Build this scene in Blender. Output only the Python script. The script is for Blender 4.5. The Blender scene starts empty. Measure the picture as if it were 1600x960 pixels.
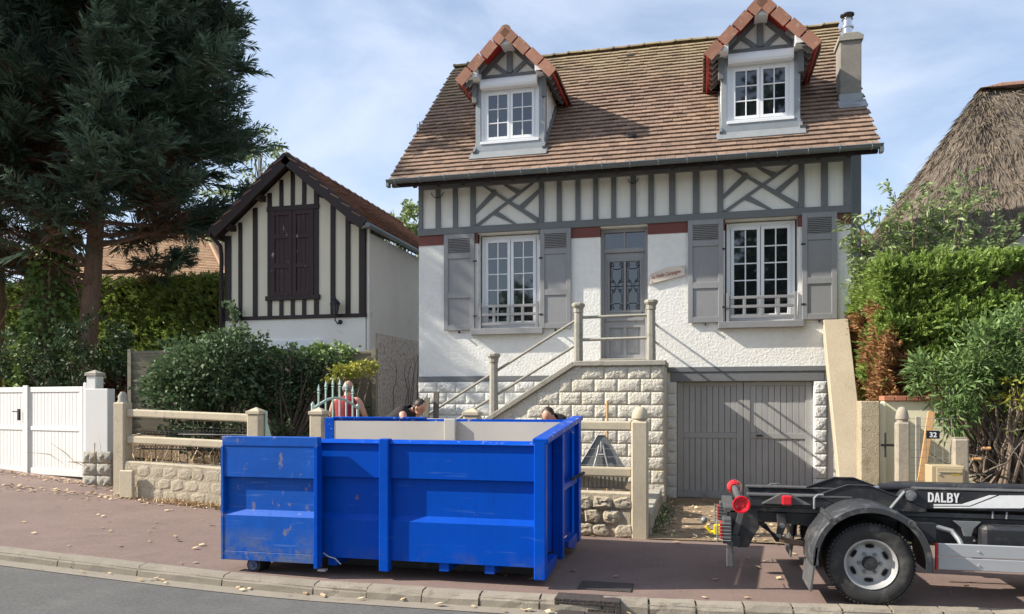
import bpy, bmesh, math, random
import numpy as np
from mathutils import Vector, Matrix, noise as mnoise

rnd = random.Random(7)
nr = np.random.default_rng(7)
SC = bpy.context.scene
COL = SC.collection
R = math.radians

# ------------------------------------------------------------------ camera, sky, sun, exposure
CAM_Z, YAW, FPX, HOR = 1.75, R(13.8), 1200.0, 628.0
cd = bpy.data.cameras.new('camera'); cam = bpy.data.objects.new('camera', cd); COL.objects.link(cam)
cam.location = (0, 0, CAM_Z); cam.rotation_euler = (R(90), 0, YAW)
cd.sensor_width = 36; cd.lens = 36 * FPX / 1600; cd.shift_y = (HOR - 480) / 1600
cd.clip_start = 0.05; cd.clip_end = 3000
SC.camera = cam

SUN = Vector((-1.0, -0.27, 0.74)).normalized()          # towards the sun
sun_el = math.asin(SUN.z)
world = bpy.data.worlds.new('World'); SC.world = world; world.use_nodes = True
wn, wl = world.node_tree.nodes, world.node_tree.links
wn.clear()
w_out = wn.new('ShaderNodeOutputWorld'); w_bg = wn.new('ShaderNodeBackground'); w_sky = wn.new('ShaderNodeTexSky')
w_sky.sky_type = 'NISHITA'; w_sky.sun_disc = False
w_sky.sun_elevation = sun_el; w_sky.sun_rotation = math.atan2(SUN.x, SUN.y)
w_sky.air_density = 1.0; w_sky.dust_density = 1.2; w_sky.ozone_density = 1.6
w_bg.inputs['Strength'].default_value = 0.112
w_tc = wn.new('ShaderNodeTexCoord'); w_sep = wn.new('ShaderNodeSeparateXYZ')
wl.new(w_tc.outputs['Generated'], w_sep.inputs[0])
def wmath(op, a, b):
    n = wn.new('ShaderNodeMath'); n.operation = op
    for i, v in enumerate((a, b)):
        if isinstance(v, (int, float)): n.inputs[i].default_value = v
        else: wl.new(v, n.inputs[i])
    return n.outputs[0]
w_den = wmath('ADD', wmath('MAXIMUM', w_sep.outputs['Z'], 0.0), 0.22)      # flat cloud layer seen from below
w_com = wn.new('ShaderNodeCombineXYZ')
wl.new(wmath('DIVIDE', w_sep.outputs['X'], w_den), w_com.inputs[0]); wl.new(wmath('DIVIDE', w_sep.outputs['Y'], w_den), w_com.inputs[1])
w_n1 = wn.new('ShaderNodeTexNoise'); w_n1.inputs['Scale'].default_value = 1.7; w_n1.inputs['Detail'].default_value = 7; w_n1.inputs['Roughness'].default_value = 0.56
w_n1.inputs['Distortion'].default_value = 0.5
wl.new(w_com.outputs[0], w_n1.inputs['Vector'])
w_ramp = wn.new('ShaderNodeValToRGB'); w_ramp.color_ramp.elements[0].position = 0.36; w_ramp.color_ramp.elements[1].position = 0.72
w_ramp.color_ramp.elements[0].color = (0.22, 0.22, 0.22, 1); w_ramp.color_ramp.elements[1].color = (0.92, 0.92, 0.92, 1)
wl.new(w_n1.outputs['Fac'], w_ramp.inputs[0])
w_mix = wn.new('ShaderNodeMixRGB'); w_mix.inputs[2].default_value = (4.2, 4.7, 5.6, 1)
wl.new(w_ramp.outputs[0], w_mix.inputs[0]); wl.new(w_sky.outputs[0], w_mix.inputs[1])
wl.new(w_mix.outputs[0], w_bg.inputs['Color']); wl.new(w_bg.outputs[0], w_out.inputs['Surface'])

sl = bpy.data.lights.new('sun', 'SUN'); sl.energy = 4.5; sl.angle = R(0.53); sl.color = (1.0, 0.93, 0.82)
so = bpy.data.objects.new('sun', sl); COL.objects.link(so); so.location = SUN * 60
so.rotation_euler = (-SUN).to_track_quat('-Z', 'Y').to_euler()

vs = SC.view_settings; vs.view_transform = 'Standard'; vs.look = 'None'; vs.exposure = 0.9; vs.gamma = 1.0; vs.use_curve_mapping = False
SC.cycles.max_bounces = 6; SC.cycles.transparent_max_bounces = 8; SC.cycles.use_denoising = True

# ------------------------------------------------------------------ materials
def lin(c):
    f = lambda v: v / 12.92 if v <= 0.04045 else ((v + 0.055) / 1.055) ** 2.4
    return tuple(f(v / 255.0) for v in c)
def mat(name, col, rough=0.7, var=(), stains=(), bump=(), metal=0.0, spec=0.5, tone=0.0, tone_col=None, rand=0.0, trans=0.0, coat=0.0, two=None):
    """col linear rgb.  var [(scale, amount, stretch)]  stains [(scale, threshold, softness, colour, strength, stretch)]
    bump [(kind, scale, strength, distance, stretch)]  tone: influence of the face attribute 'tone'  rand: per-object variation"""
    m = bpy.data.materials.new(name); m.use_nodes = True
    N, L = m.node_tree.nodes, m.node_tree.links
    b = N['Principled BSDF']
    b.inputs['Roughness'].default_value = rough; b.inputs['Metallic'].default_value = metal
    b.inputs['Specular IOR Level'].default_value = spec; b.inputs['Coat Weight'].default_value = coat
    geo = N.new('ShaderNodeNewGeometry')
    def vec(st):
        if not st: return geo.outputs['Position']
        mp = N.new('ShaderNodeMapping'); mp.inputs['Scale'].default_value = st; L.new(geo.outputs['Position'], mp.inputs[0]); return mp.outputs[0]
    def noise(scale, st=None, detail=4, rough_=0.6):
        n = N.new('ShaderNodeTexNoise'); n.inputs['Scale'].default_value = scale; n.inputs['Detail'].default_value = detail
        n.inputs['Roughness'].default_value = rough_
        L.new(vec(st), n.inputs['Vector']); return n.outputs['Fac']
    def rng(src, a, b_, c, d):
        n = N.new('ShaderNodeMapRange'); n.inputs[1].default_value = a; n.inputs[2].default_value = b_; n.inputs[3].default_value = c; n.inputs[4].default_value = d
        L.new(src, n.inputs[0]); return n.outputs[0]
    base = N.new('ShaderNodeRGB'); base.outputs[0].default_value = (*col, 1); cur = base.outputs[0]
    def mul(cur, fac):
        n = N.new('ShaderNodeVectorMath'); n.operation = 'SCALE'; L.new(cur, n.inputs[0]); L.new(fac, n.inputs['Scale']); return n.outputs[0]
    if two or tone:
        at_ = N.new('ShaderNodeAttribute'); at_.attribute_name = 'tone'; af = at_.outputs['Fac']
        if tone_col or two:
            mx = N.new('ShaderNodeMixRGB'); mx.inputs[2].default_value = (*(tone_col or two), 1); L.new(af, mx.inputs[0]); L.new(cur, mx.inputs[1]); cur = mx.outputs[0]
        if tone: cur = mul(cur, rng(af, 0, 1, 1 - tone, 1 + tone))
    if rand:
        oi = N.new('ShaderNodeObjectInfo'); cur = mul(cur, rng(oi.outputs['Random'], 0, 1, 1 - rand, 1 + rand))
    for v in var:
        sc, am = v[0], v[1]; cur = mul(cur, rng(noise(sc, v[2] if len(v) > 2 else None), 0.25, 0.75, 1 - am, 1 + am))
    for s in stains:
        f = rng(noise(s[0], s[5] if len(s) > 5 else None, 6, 0.65), s[1], s[1] + s[2], 0, s[4])
        if len(s) > 6:                                       # limited to a height range (z0 full -> z1 none)
            sp = N.new('ShaderNodeSeparateXYZ'); L.new(geo.outputs['Position'], sp.inputs[0])
            f2 = rng(sp.outputs['Z'], s[6], s[7], 1, 0)
            mm = N.new('ShaderNodeMath'); mm.operation = 'MULTIPLY'; L.new(f, mm.inputs[0]); L.new(f2, mm.inputs[1]); f = mm.outputs[0]
        mx = N.new('ShaderNodeMixRGB'); mx.inputs[2].default_value = (*s[3], 1); L.new(f, mx.inputs[0]); L.new(cur, mx.inputs[1]); cur = mx.outputs[0]
    L.new(cur, b.inputs['Base Color'])
    nrm = None
    for bp in bump:
        kind, sc, st, dist = bp[:4]; stx = bp[4] if len(bp) > 4 else None
        if kind == 'noise': h = noise(sc, stx, 5)
        else:
            v = N.new('ShaderNodeTexVoronoi'); v.inputs['Scale'].default_value = sc; v.feature = 'SMOOTH_F1' if kind == 'vor' else 'DISTANCE_TO_EDGE'
            L.new(vec(stx), v.inputs['Vector']); h = v.outputs['Distance']
        bn = N.new('ShaderNodeBump'); bn.inputs['Strength'].default_value = st; bn.inputs['Distance'].default_value = dist
        L.new(h, bn.inputs['Height'])
        if nrm: L.new(nrm, bn.inputs['Normal'])
        nrm = bn.outputs[0]
    if nrm: L.new(nrm, b.inputs['Normal'])
    if trans:
        t = N.new('ShaderNodeBsdfTranslucent'); L.new(cur, t.inputs['Color'])
        ms = N.new('ShaderNodeMixShader'); ms.inputs[0].default_value = trans
        L.new(b.outputs[0], ms.inputs[1]); L.new(t.outputs[0], ms.inputs[2]); L.new(ms.outputs[0], N['Material Output'].inputs['Surface'])
    return m

M = {}
M['render'] = mat('white_render', (0.80, 0.785, 0.735), 0.62, var=[(0.7, 0.07), (9, 0.05)], stains=[(2.5, 0.60, 0.14, (0.47, 0.46, 0.41), 0.35, (5, 1, 0.35)), (1.5, 0.52, 0.2, (0.42, 0.39, 0.32), 0.5, (1, 1, 1), 0.0, 0.7), (1.3, 0.6, 0.15, (0.50, 0.50, 0.46), 0.35), (14, 0.72, 0.05, (0.35, 0.34, 0.3), 0.35)],
                  bump=[('noise', 22, 0.55, 0.02), ('noise', 80, 0.25, 0.006)], spec=0.55)
M['infill'] = mat('timber_infill', (0.82, 0.80, 0.74), 0.8, var=[(1.2, 0.06)], stains=[(3, 0.58, 0.15, (0.50, 0.47, 0.40), 0.35, (6, 1, 0.4)), (3, 0.63, 0.12, (0.45, 0.42, 0.36), 0.3)], bump=[('noise', 40, 0.2, 0.008)])
M['grey'] = mat('grey_paint', (0.155, 0.162, 0.165), 0.55, var=[(2, 0.08), (18, 0.06)], stains=[(9, 0.70, 0.05, (0.34, 0.34, 0.32), 0.45, (1, 1, 0.4))], bump=[('noise', 60, 0.12, 0.004, (1, 1, 0.2))], rand=0.04)
M['shutter'] = mat('shutter_paint', (0.262, 0.26, 0.262), 0.5, var=[(2, 0.08), (16, 0.05, (1, 1, 0.3))], stains=[(11, 0.70, 0.04, (0.42, 0.41, 0.38), 0.5, (1, 1, 0.5)), (6, 0.74, 0.04, (0.10, 0.10, 0.10), 0.5, (2, 1, 0.25))], bump=[('noise', 50, 0.12, 0.004, (1, 1, 0.15))], rand=0.04)
M['garage'] = mat('garage_paint', (0.37, 0.367, 0.355), 0.5, var=[(1.5, 0.10), (16, 0.06, (1, 1, 0.3))], stains=[(4, 0.60, 0.12, (0.30, 0.29, 0.275), 0.5, (4, 1, 0.3)), (5, 0.55, 0.12, (0.20, 0.18, 0.15), 0.6, (1, 1, 1), 0.0, 0.5)], bump=[('noise', 50, 0.12, 0.004, (1, 1, 0.15))], rand=0.07)
M['red'] = mat('oxblood_paint', (0.155, 0.042, 0.030), 0.6, var=[(3, 0.12)], bump=[('noise', 40, 0.15, 0.004)])
M['redunder'] = mat('red_underside', (0.40, 0.028, 0.022), 0.55, var=[(4, 0.15)])
M['tile'] = mat('roof_tile', (0.160, 0.108, 0.080), 0.85, two=(0.315, 0.208, 0.145), var=[(0.8, 0.18), (30, 0.12)],
                stains=[(2.6, 0.58, 0.14, (0.11, 0.085, 0.072), 0.5), (9, 0.64, 0.06, (0.34, 0.29, 0.18), 0.4), (2.2, 0.28, 0.3, (0.34, 0.275, 0.15), 0.75, (1, 1, 1), 9.6, 8.0), (9, 0.55, 0.12, (0.42, 0.25, 0.06), 0.6, (1, 1, 1), 9.75, 9.3), (3, 0.62, 0.08, (0.115, 0.125, 0.055), 0.4)], bump=[('noise', 60, 0.25, 0.006)])
# the lichen band lies along the ridge: turn the range so that it grows upwards
M['tile_red'] = mat('red_roof_tile', (0.25, 0.130, 0.090), 0.85, two=(0.42, 0.230, 0.160), var=[(0.8, 0.15), (30, 0.12)], stains=[(3, 0.62, 0.1, (0.16, 0.13, 0.06), 0.5)], bump=[('noise', 60, 0.25, 0.006)])
M['verge'] = mat('verge_tile', (0.33, 0.155, 0.10), 0.8, var=[(5, 0.18)], stains=[(9, 0.56, 0.08, (0.50, 0.33, 0.22), 0.5), (6, 0.66, 0.08, (0.10, 0.08, 0.06), 0.6)], bump=[('noise', 50, 0.2, 0.005)], rand=0.16)
M['zinc'] = mat('zinc', (0.30, 0.32, 0.33), 0.5, metal=0.35, var=[(4, 0.12)], stains=[(9, 0.62, 0.1, (0.5, 0.5, 0.5), 0.4)], rand=0.05)
M['gutter'] = mat('gutter_zinc', (0.155, 0.175, 0.185), 0.45, metal=0.3, var=[(5, 0.12)], stains=[(12, 0.64, 0.08, (0.42, 0.43, 0.43), 0.5)])
M['pvc'] = mat('white_frame', (0.80, 0.81, 0.82), 0.35, var=[(3, 0.02)])
M['gate_white'] = mat('white_gate_paint', (0.68, 0.67, 0.64), 0.4, var=[(1.5, 0.04)], stains=[(5, 0.66, 0.1, (0.52, 0.49, 0.42), 0.35, (1, 1, 0.35))])
M['glass'] = mat('window_glass', (0.012, 0.014, 0.017), 0.03, spec=1.0, coat=1.0)
M['conc'] = mat('aged_concrete', (0.33, 0.31, 0.26), 0.9, var=[(2, 0.15), (20, 0.12)], stains=[(6, 0.55, 0.12, (0.17, 0.165, 0.12), 0.6), (15, 0.66, 0.05, (0.50, 0.47, 0.38), 0.5)], bump=[('noise', 40, 0.4, 0.01)], rand=0.06)
M['fencecream'] = mat('cream_concrete', (0.47, 0.405, 0.29), 0.85, var=[(2, 0.10), (25, 0.08)], stains=[(7, 0.58, 0.1, (0.30, 0.27, 0.21), 0.55), (20, 0.66, 0.05, (0.20, 0.17, 0.12), 0.5)], bump=[('noise', 45, 0.3, 0.008)], rand=0.06)
M['beige'] = mat('beige_render', (0.42, 0.355, 0.255), 0.9, var=[(1.5, 0.10), (30, 0.08)], stains=[(4, 0.60, 0.1, (0.34, 0.29, 0.21), 0.5)], bump=[('noise', 30, 0.4, 0.012)])
M['block'] = mat('moulded_block', (0.66, 0.66, 0.63), 0.85, var=[(3, 0.06), (30, 0.06)], stains=[(2.2, 0.60, 0.1, (0.50, 0.44, 0.30), 0.55), (7, 0.70, 0.05, (0.42, 0.25, 0.07), 0.55), (10, 0.66, 0.06, (0.30, 0.29, 0.22), 0.45)], bump=[('noise', 24, 0.9, 0.03)], rand=0.05)
M['blockcream'] = mat('cream_moulded_block', (0.60, 0.56, 0.47), 0.85, var=[(3, 0.06), (30, 0.08)], stains=[(2.2, 0.56, 0.1, (0.46, 0.38, 0.22), 0.55), (6, 0.70, 0.05, (0.42, 0.25, 0.07), 0.55), (10, 0.62, 0.06, (0.30, 0.28, 0.20), 0.5)], bump=[('noise', 24, 1.0, 0.035), ('noise', 80, 0.4, 0.006)], rand=0.05)
M['rubble'] = mat('cast_rubble', (0.43, 0.37, 0.27), 0.9, var=[(3, 0.10), (30, 0.1)], stains=[(5, 0.58, 0.1, (0.28, 0.24, 0.17), 0.6), (3, 0.63, 0.08, (0.16, 0.17, 0.08), 0.55, (1, 1, 1), 0.7, 0.1)], bump=[('noise', 35, 0.6, 0.015)], rand=0.08)
M['brown'] = mat('dark_timber', (0.021, 0.010, 0.009), 0.6, var=[(6, 0.2)], bump=[('noise', 50, 0.2, 0.004, (1, 1, 0.15))])
M['loft'] = mat('peeling_shutter', (0.034, 0.010, 0.014), 0.6, var=[(5, 0.2)], stains=[(8, 0.655, 0.02, (0.42, 0.40, 0.42), 0.8, (1, 1, 0.55))], bump=[('noise', 40, 0.25, 0.005, (1, 1, 0.2))])
M['cream'] = mat('cream_infill', (0.76, 0.69, 0.54), 0.85, var=[(1.0, 0.05)], bump=[('noise', 30, 0.15, 0.006)])
M['annexwall'] = mat('annex_render', (0.84, 0.80, 0.73), 0.85, var=[(1.0, 0.06)], stains=[(3, 0.62, 0.1, (0.45, 0.40, 0.33), 0.4)], bump=[('noise', 25, 0.2, 0.008)])
M['pebble'] = mat('pebbledash', (0.78, 0.68, 0.60), 0.95, var=[(12, 0.2), (45, 0.25)], stains=[(16, 0.56, 0.05, (0.16, 0.09, 0.06), 0.7)], bump=[('noise', 60, 0.8, 0.02)])
M['pave'] = mat('red_asphalt', (0.180, 0.124, 0.104), 0.9, var=[(0.35, 0.16), (2.5, 0.12), (30, 0.18), (120, 0.25)], stains=[(1.3, 0.60, 0.12, (0.21, 0.155, 0.125), 0.5), (0.9, 0.62, 0.1, (0.105, 0.075, 0.066), 0.55), (7, 0.66, 0.05, (0.24, 0.18, 0.12), 0.35)], bump=[('noise', 160, 0.35, 0.006)])
M['asphalt'] = mat('grey_asphalt', (0.098, 0.096, 0.091), 0.9, var=[(0.5, 0.16), (3, 0.14), (35, 0.28), (130, 0.4)], stains=[(1.2, 0.62, 0.1, (0.135, 0.13, 0.12), 0.5), (0.7, 0.60, 0.1, (0.07, 0.069, 0.067), 0.5)], bump=[('noise', 150, 0.5, 0.008)])
M['kerb'] = mat('kerb_stone', (0.25, 0.218, 0.172), 0.9, var=[(3, 0.12), (60, 0.15)], stains=[(8, 0.58, 0.08, (0.14, 0.12, 0.09), 0.6), (14, 0.68, 0.05, (0.35, 0.31, 0.25), 0.5)], bump=[('noise', 60, 0.4, 0.008)], rand=0.08)
M['dirt'] = mat('dirt', (0.24, 0.175, 0.11), 0.95, var=[(2, 0.2), (25, 0.25)], stains=[(5, 0.55, 0.1, (0.12, 0.085, 0.05), 0.6), (9, 0.66, 0.06, (0.38, 0.30, 0.2), 0.5)], bump=[('noise', 25, 0.8, 0.03)])
M['grass'] = mat('rough_grass', (0.07, 0.085, 0.03), 0.95, var=[(1.5, 0.3), (20, 0.3)], bump=[('noise', 25, 0.8, 0.03)])
M['blue'] = mat('blue_paint', (0.000, 0.062, 0.42), 0.36, var=[(0.9, 0.10), (7, 0.05)], stains=[(3.0, 0.62, 0.05, (0.05, 0.14, 0.42), 0.45, (0.5, 1, 9)), (11, 0.60, 0.04, (0.50, 0.46, 0.43), 0.8, (1, 1, 1), 1.39, 1.34), (4, 0.56, 0.2, (0.004, 0.030, 0.16), 0.45, (7, 1, 0.5)), (4, 0.48, 0.15, (0.10, 0.10, 0.11), 0.45, (1, 1, 1), 0.10, 0.34), (5.5, 0.715, 0.02, (0.20, 0.13, 0.075), 0.7), (3, 0.66, 0.1, (0.0, 0.075, 0.40), 0.4)], bump=[('noise', 2.2, 0.10, 0.05)], spec=0.12)
M['blueworn'] = mat('worn_blue_paint', (0.000, 0.078, 0.40), 0.5, var=[(1.2, 0.14), (8, 0.08)], stains=[(8.5, 0.60, 0.05, (0.26, 0.20, 0.155), 0.6, (1, 1, 0.7)), (3.0, 0.60, 0.05, (0.08, 0.17, 0.44), 0.5, (0.5, 1, 9)), (9, 0.60, 0.04, (0.48, 0.40, 0.35), 0.85, (1, 1, 1), 1.44, 1.36), (5, 0.40, 0.16, (0.13, 0.145, 0.17), 0.75, (1, 1, 1), 0.22, 0.50), (9, 0.72, 0.02, (0.42, 0.30, 0.10), 0.7)], bump=[('noise', 3, 0.15, 0.04)], spec=0.25)
M['skipin'] = mat('skip_inside', (0.46, 0.44, 0.40), 0.7, var=[(1.5, 0.08)], stains=[(4, 0.62, 0.05, (0.30, 0.22, 0.17), 0.5), (9, 0.68, 0.04, (0.2, 0.14, 0.1), 0.5)])
M['rust'] = mat('rusty_steel', (0.16, 0.10, 0.07), 0.8, var=[(8, 0.3)], stains=[(10, 0.55, 0.1, (0.25, 0.2, 0.2), 0.5)])
M['black'] = mat('black_chassis', (0.022, 0.023, 0.027), 0.42, var=[(5, 0.2)], stains=[(6, 0.52, 0.15, (0.12, 0.11, 0.095), 0.5), (20, 0.66, 0.04, (0.16, 0.10, 0.06), 0.5)], spec=0.5)
M['dusty'] = mat('dusty_black', (0.075, 0.075, 0.077), 0.7, var=[(4, 0.2)], stains=[(7, 0.55, 0.1, (0.20, 0.19, 0.17), 0.5)])
M['fender'] = mat('fender_plastic', (0.035, 0.037, 0.041), 0.5, var=[(6, 0.15)], stains=[(9, 0.52, 0.12, (0.16, 0.155, 0.15), 0.5)])
M['tyre'] = mat('tyre_rubber', (0.026, 0.026, 0.026), 0.8, var=[(12, 0.2)], stains=[(7, 0.50, 0.15, (0.11, 0.10, 0.085), 0.55)], bump=[('noise', 90, 0.2, 0.003)])
M['steel'] = mat('wheel_silver', (0.43, 0.43, 0.42), 0.45, metal=0.35, var=[(10, 0.06)], stains=[(14, 0.64, 0.06, (0.25, 0.24, 0.23), 0.5)])
M['alu'] = mat('aluminium_guard', (0.46, 0.47, 0.485), 0.4, metal=0.4, var=[(3, 0.05, (0.2, 1, 3))])
M['lampred'] = mat('red_plastic', (0.55, 0.012, 0.022), 0.22, var=[(9, 0.1)], coat=0.5)
M['white'] = mat('white_lettering', (0.78, 0.78, 0.78), 0.5, var=[(20, 0.05)])
M['yellow'] = mat('yellow_paint', (0.75, 0.56, 0.02), 0.5, var=[(10, 0.1)])
M['stainless'] = mat('stainless', (0.6, 0.6, 0.62), 0.18, metal=0.95, var=[(8, 0.05)])
M['chimney'] = mat('chimney_render', (0.235, 0.215, 0.185), 0.9, var=[(2, 0.15), (20, 0.1)], stains=[(3, 0.55, 0.12, (0.10, 0.092, 0.08), 0.65), (6, 0.62, 0.1, (0.36, 0.33, 0.28), 0.5)], bump=[('noise', 40, 0.35, 0.01)])
M['panelwood'] = mat('grey_fence_board', (0.195, 0.175, 0.125), 0.85, var=[(3, 0.15, (0.3, 1, 3)), (15, 0.12, (0.2, 1, 4))], bump=[('noise', 30, 0.4, 0.006, (0.2, 1, 4))], rand=0.12)
M['plank'] = mat('pale_timber', (0.52, 0.30, 0.13), 0.7, var=[(4, 0.12, (3, 3, 0.3)), (20, 0.1, (3, 3, 0.2))])
M['mint'] = mat('mint_iron', (0.42, 0.56, 0.50), 0.55, var=[(8, 0.12)], stains=[(14, 0.60, 0.06, (0.25, 0.22, 0.16), 0.6)])
M['iron'] = mat('black_iron', (0.012, 0.013, 0.018), 0.5)
M['wire'] = mat('galvanised_wire', (0.30, 0.29, 0.27), 0.6, metal=0.3)
M['bark'] = mat('conifer_bark', (0.24, 0.150, 0.105), 0.9, var=[(4, 0.25, (3, 3, 0.5)), (20, 0.2)], bump=[('noise', 12, 1.0, 0.06, (3, 3, 0.5))])
M['bark2'] = mat('grey_bark', (0.15, 0.13, 0.105), 0.9, var=[(6, 0.25)], bump=[('noise', 20, 0.8, 0.03, (3, 3, 0.6))])
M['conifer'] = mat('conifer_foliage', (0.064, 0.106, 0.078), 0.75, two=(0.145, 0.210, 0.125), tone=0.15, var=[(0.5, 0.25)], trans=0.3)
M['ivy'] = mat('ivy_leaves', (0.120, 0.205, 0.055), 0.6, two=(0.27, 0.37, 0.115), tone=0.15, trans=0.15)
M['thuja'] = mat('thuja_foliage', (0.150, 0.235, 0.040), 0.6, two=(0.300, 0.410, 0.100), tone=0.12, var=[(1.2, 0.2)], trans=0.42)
M['thuja_dark'] = mat('thuja_foliage_dark', (0.140, 0.205, 0.060), 0.65, two=(0.320, 0.400, 0.100), tone=0.12, var=[(1.0, 0.2)], trans=0.2)
M['thuja_dead'] = mat('dead_thuja', (0.22, 0.10, 0.04), 0.8, two=(0.42, 0.24, 0.10), tone=0.15, trans=0.15)
M['pier'] = mat('mossy_render', (0.40, 0.335, 0.23), 0.95, var=[(3, 0.15), (30, 0.2)], stains=[(7, 0.52, 0.1, (0.24, 0.20, 0.11), 0.6)], bump=[('noise', 60, 0.8, 0.02)])
M['postgrey'] = mat('grey_post', (0.33, 0.285, 0.22), 0.9, var=[(4, 0.12), (30, 0.12)], stains=[(9, 0.56, 0.1, (0.22, 0.19, 0.15), 0.6)], bump=[('noise', 45, 0.4, 0.01)])
M['deadhedge'] = mat('dead_hedge', (0.07, 0.036, 0.022), 0.9, two=(0.13, 0.075, 0.045), tone=0.2)
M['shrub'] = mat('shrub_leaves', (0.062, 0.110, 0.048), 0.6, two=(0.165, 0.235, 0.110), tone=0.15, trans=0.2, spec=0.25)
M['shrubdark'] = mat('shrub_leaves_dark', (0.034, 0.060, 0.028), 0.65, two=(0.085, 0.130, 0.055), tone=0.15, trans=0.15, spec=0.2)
M['gold'] = mat('golden_leaves', (0.20, 0.23, 0.035), 0.5, two=(0.42, 0.40, 0.065), tone=0.15, trans=0.25)
M['laurel'] = mat('glossy_leaves', (0.085, 0.155, 0.045), 0.5, two=(0.220, 0.320, 0.110), tone=0.15, trans=0.3, spec=0.35)
M['paleleaf'] = mat('pale_leaves', (0.130, 0.190, 0.065), 0.5, two=(0.300, 0.365, 0.155), tone=0.15, trans=0.3)
M['dryleaf'] = mat('dry_leaves', (0.42, 0.27, 0.13), 0.8, two=(0.62, 0.48, 0.30), tone=0.25)
M['twig'] = mat('twigs', (0.16, 0.12, 0.09), 0.9, var=[(10, 0.25)])
M['thatch'] = mat('thatch', (0.17, 0.135, 0.105), 0.95, two=(0.25, 0.20, 0.145), var=[(1.2, 0.2), (18, 0.3, (1.6, 0.6, 0.35)), (60, 0.3, (1.4, 1, 0.3))], stains=[(3, 0.60, 0.1, (0.36, 0.27, 0.16), 0.45, (1.4, 1, 0.35)), (4, 0.62, 0.1, (0.095, 0.078, 0.066), 0.6)], bump=[('noise', 30, 1.0, 0.06, (1.6, 1, 0.35)), ('noise', 90, 0.7, 0.02, (1.5, 1, 0.3))])
M['ridgecap'] = mat('thatch_ridge', (0.24, 0.13, 0.085), 0.9, var=[(5, 0.25), (20, 0.2)], bump=[('noise', 30, 0.6, 0.03)])
M['dryspray'] = mat('dry_conifer', (0.12, 0.072, 0.046), 0.9, two=(0.24, 0.15, 0.095), tone=0.2, trans=0.15)
M['farroof'] = mat('far_roof_tile', (0.34, 0.20, 0.115), 0.85, two=(0.46, 0.30, 0.18), var=[(1.5, 0.12), (12, 0.12)])
M['brick'] = mat('red_brick', (0.32, 0.13, 0.075), 0.85, var=[(6, 0.15)], rand=0.15, bump=[('noise', 50, 0.3, 0.006)])
M['skin'] = mat('skin', (0.56, 0.29, 0.20), 0.55, var=[(9, 0.06)])
M['redvest'] = mat('dark_red_cloth', (0.24, 0.012, 0.025), 0.85, var=[(9, 0.12)], bump=[('noise', 18, 0.5, 0.02)])
M['blackcloth'] = mat('black_cloth', (0.012, 0.011, 0.012), 0.85, var=[(9, 0.2)], bump=[('noise', 18, 0.5, 0.02)])
M['jeans'] = mat('dark_jeans', (0.03, 0.04, 0.07), 0.9, var=[(20, 0.2)])
M['hairgrey'] = mat('grey_hair', (0.20, 0.185, 0.17), 0.8, var=[(40, 0.3)])
M['hairbrown'] = mat('dark_hair', (0.030, 0.018, 0.014), 0.6, var=[(40, 0.3)])
M['plate'] = mat('number_plate_enamel', (0.008, 0.010, 0.018), 0.3)
M['mailbox'] = mat('mailbox_paint', (0.43, 0.35, 0.215), 0.45, var=[(3, 0.05)])
M['paleyel'] = mat('pale_yellow_wall', (0.80, 0.74, 0.52), 0.85, var=[(1.5, 0.04)], bump=[('noise', 30, 0.2, 0.008)])
M['signwood'] = mat('name_board', (0.66, 0.57, 0.48), 0.7, var=[(6, 0.1, (0.3, 1, 3))])
M['signink'] = mat('name_lettering', (0.36, 0.12, 0.07), 0.7)
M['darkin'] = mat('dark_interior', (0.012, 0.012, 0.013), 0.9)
M['castiron'] = mat('cast_iron', (0.045, 0.036, 0.032), 0.75, var=[(12, 0.2)], stains=[(9, 0.58, 0.1, (0.12, 0.08, 0.05), 0.6)], bump=[('vor', 55, 0.6, 0.008)])
M['metalgrey'] = mat('sign_back_metal', (0.20, 0.215, 0.22), 0.5, metal=0.3, var=[(6, 0.12)], stains=[(10, 0.62, 0.08, (0.34, 0.33, 0.3), 0.5)])
M['fibre'] = mat('fibre_cement', (0.30, 0.29, 0.26), 0.9, var=[(4, 0.12, (4, 1, 0.4)), (20, 0.12)], stains=[(8, 0.6, 0.08, (0.16, 0.155, 0.13), 0.5)])
for nm in ('tile',):                                        # lichen factor: from none at z1 up to full at z0
    pass

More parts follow.
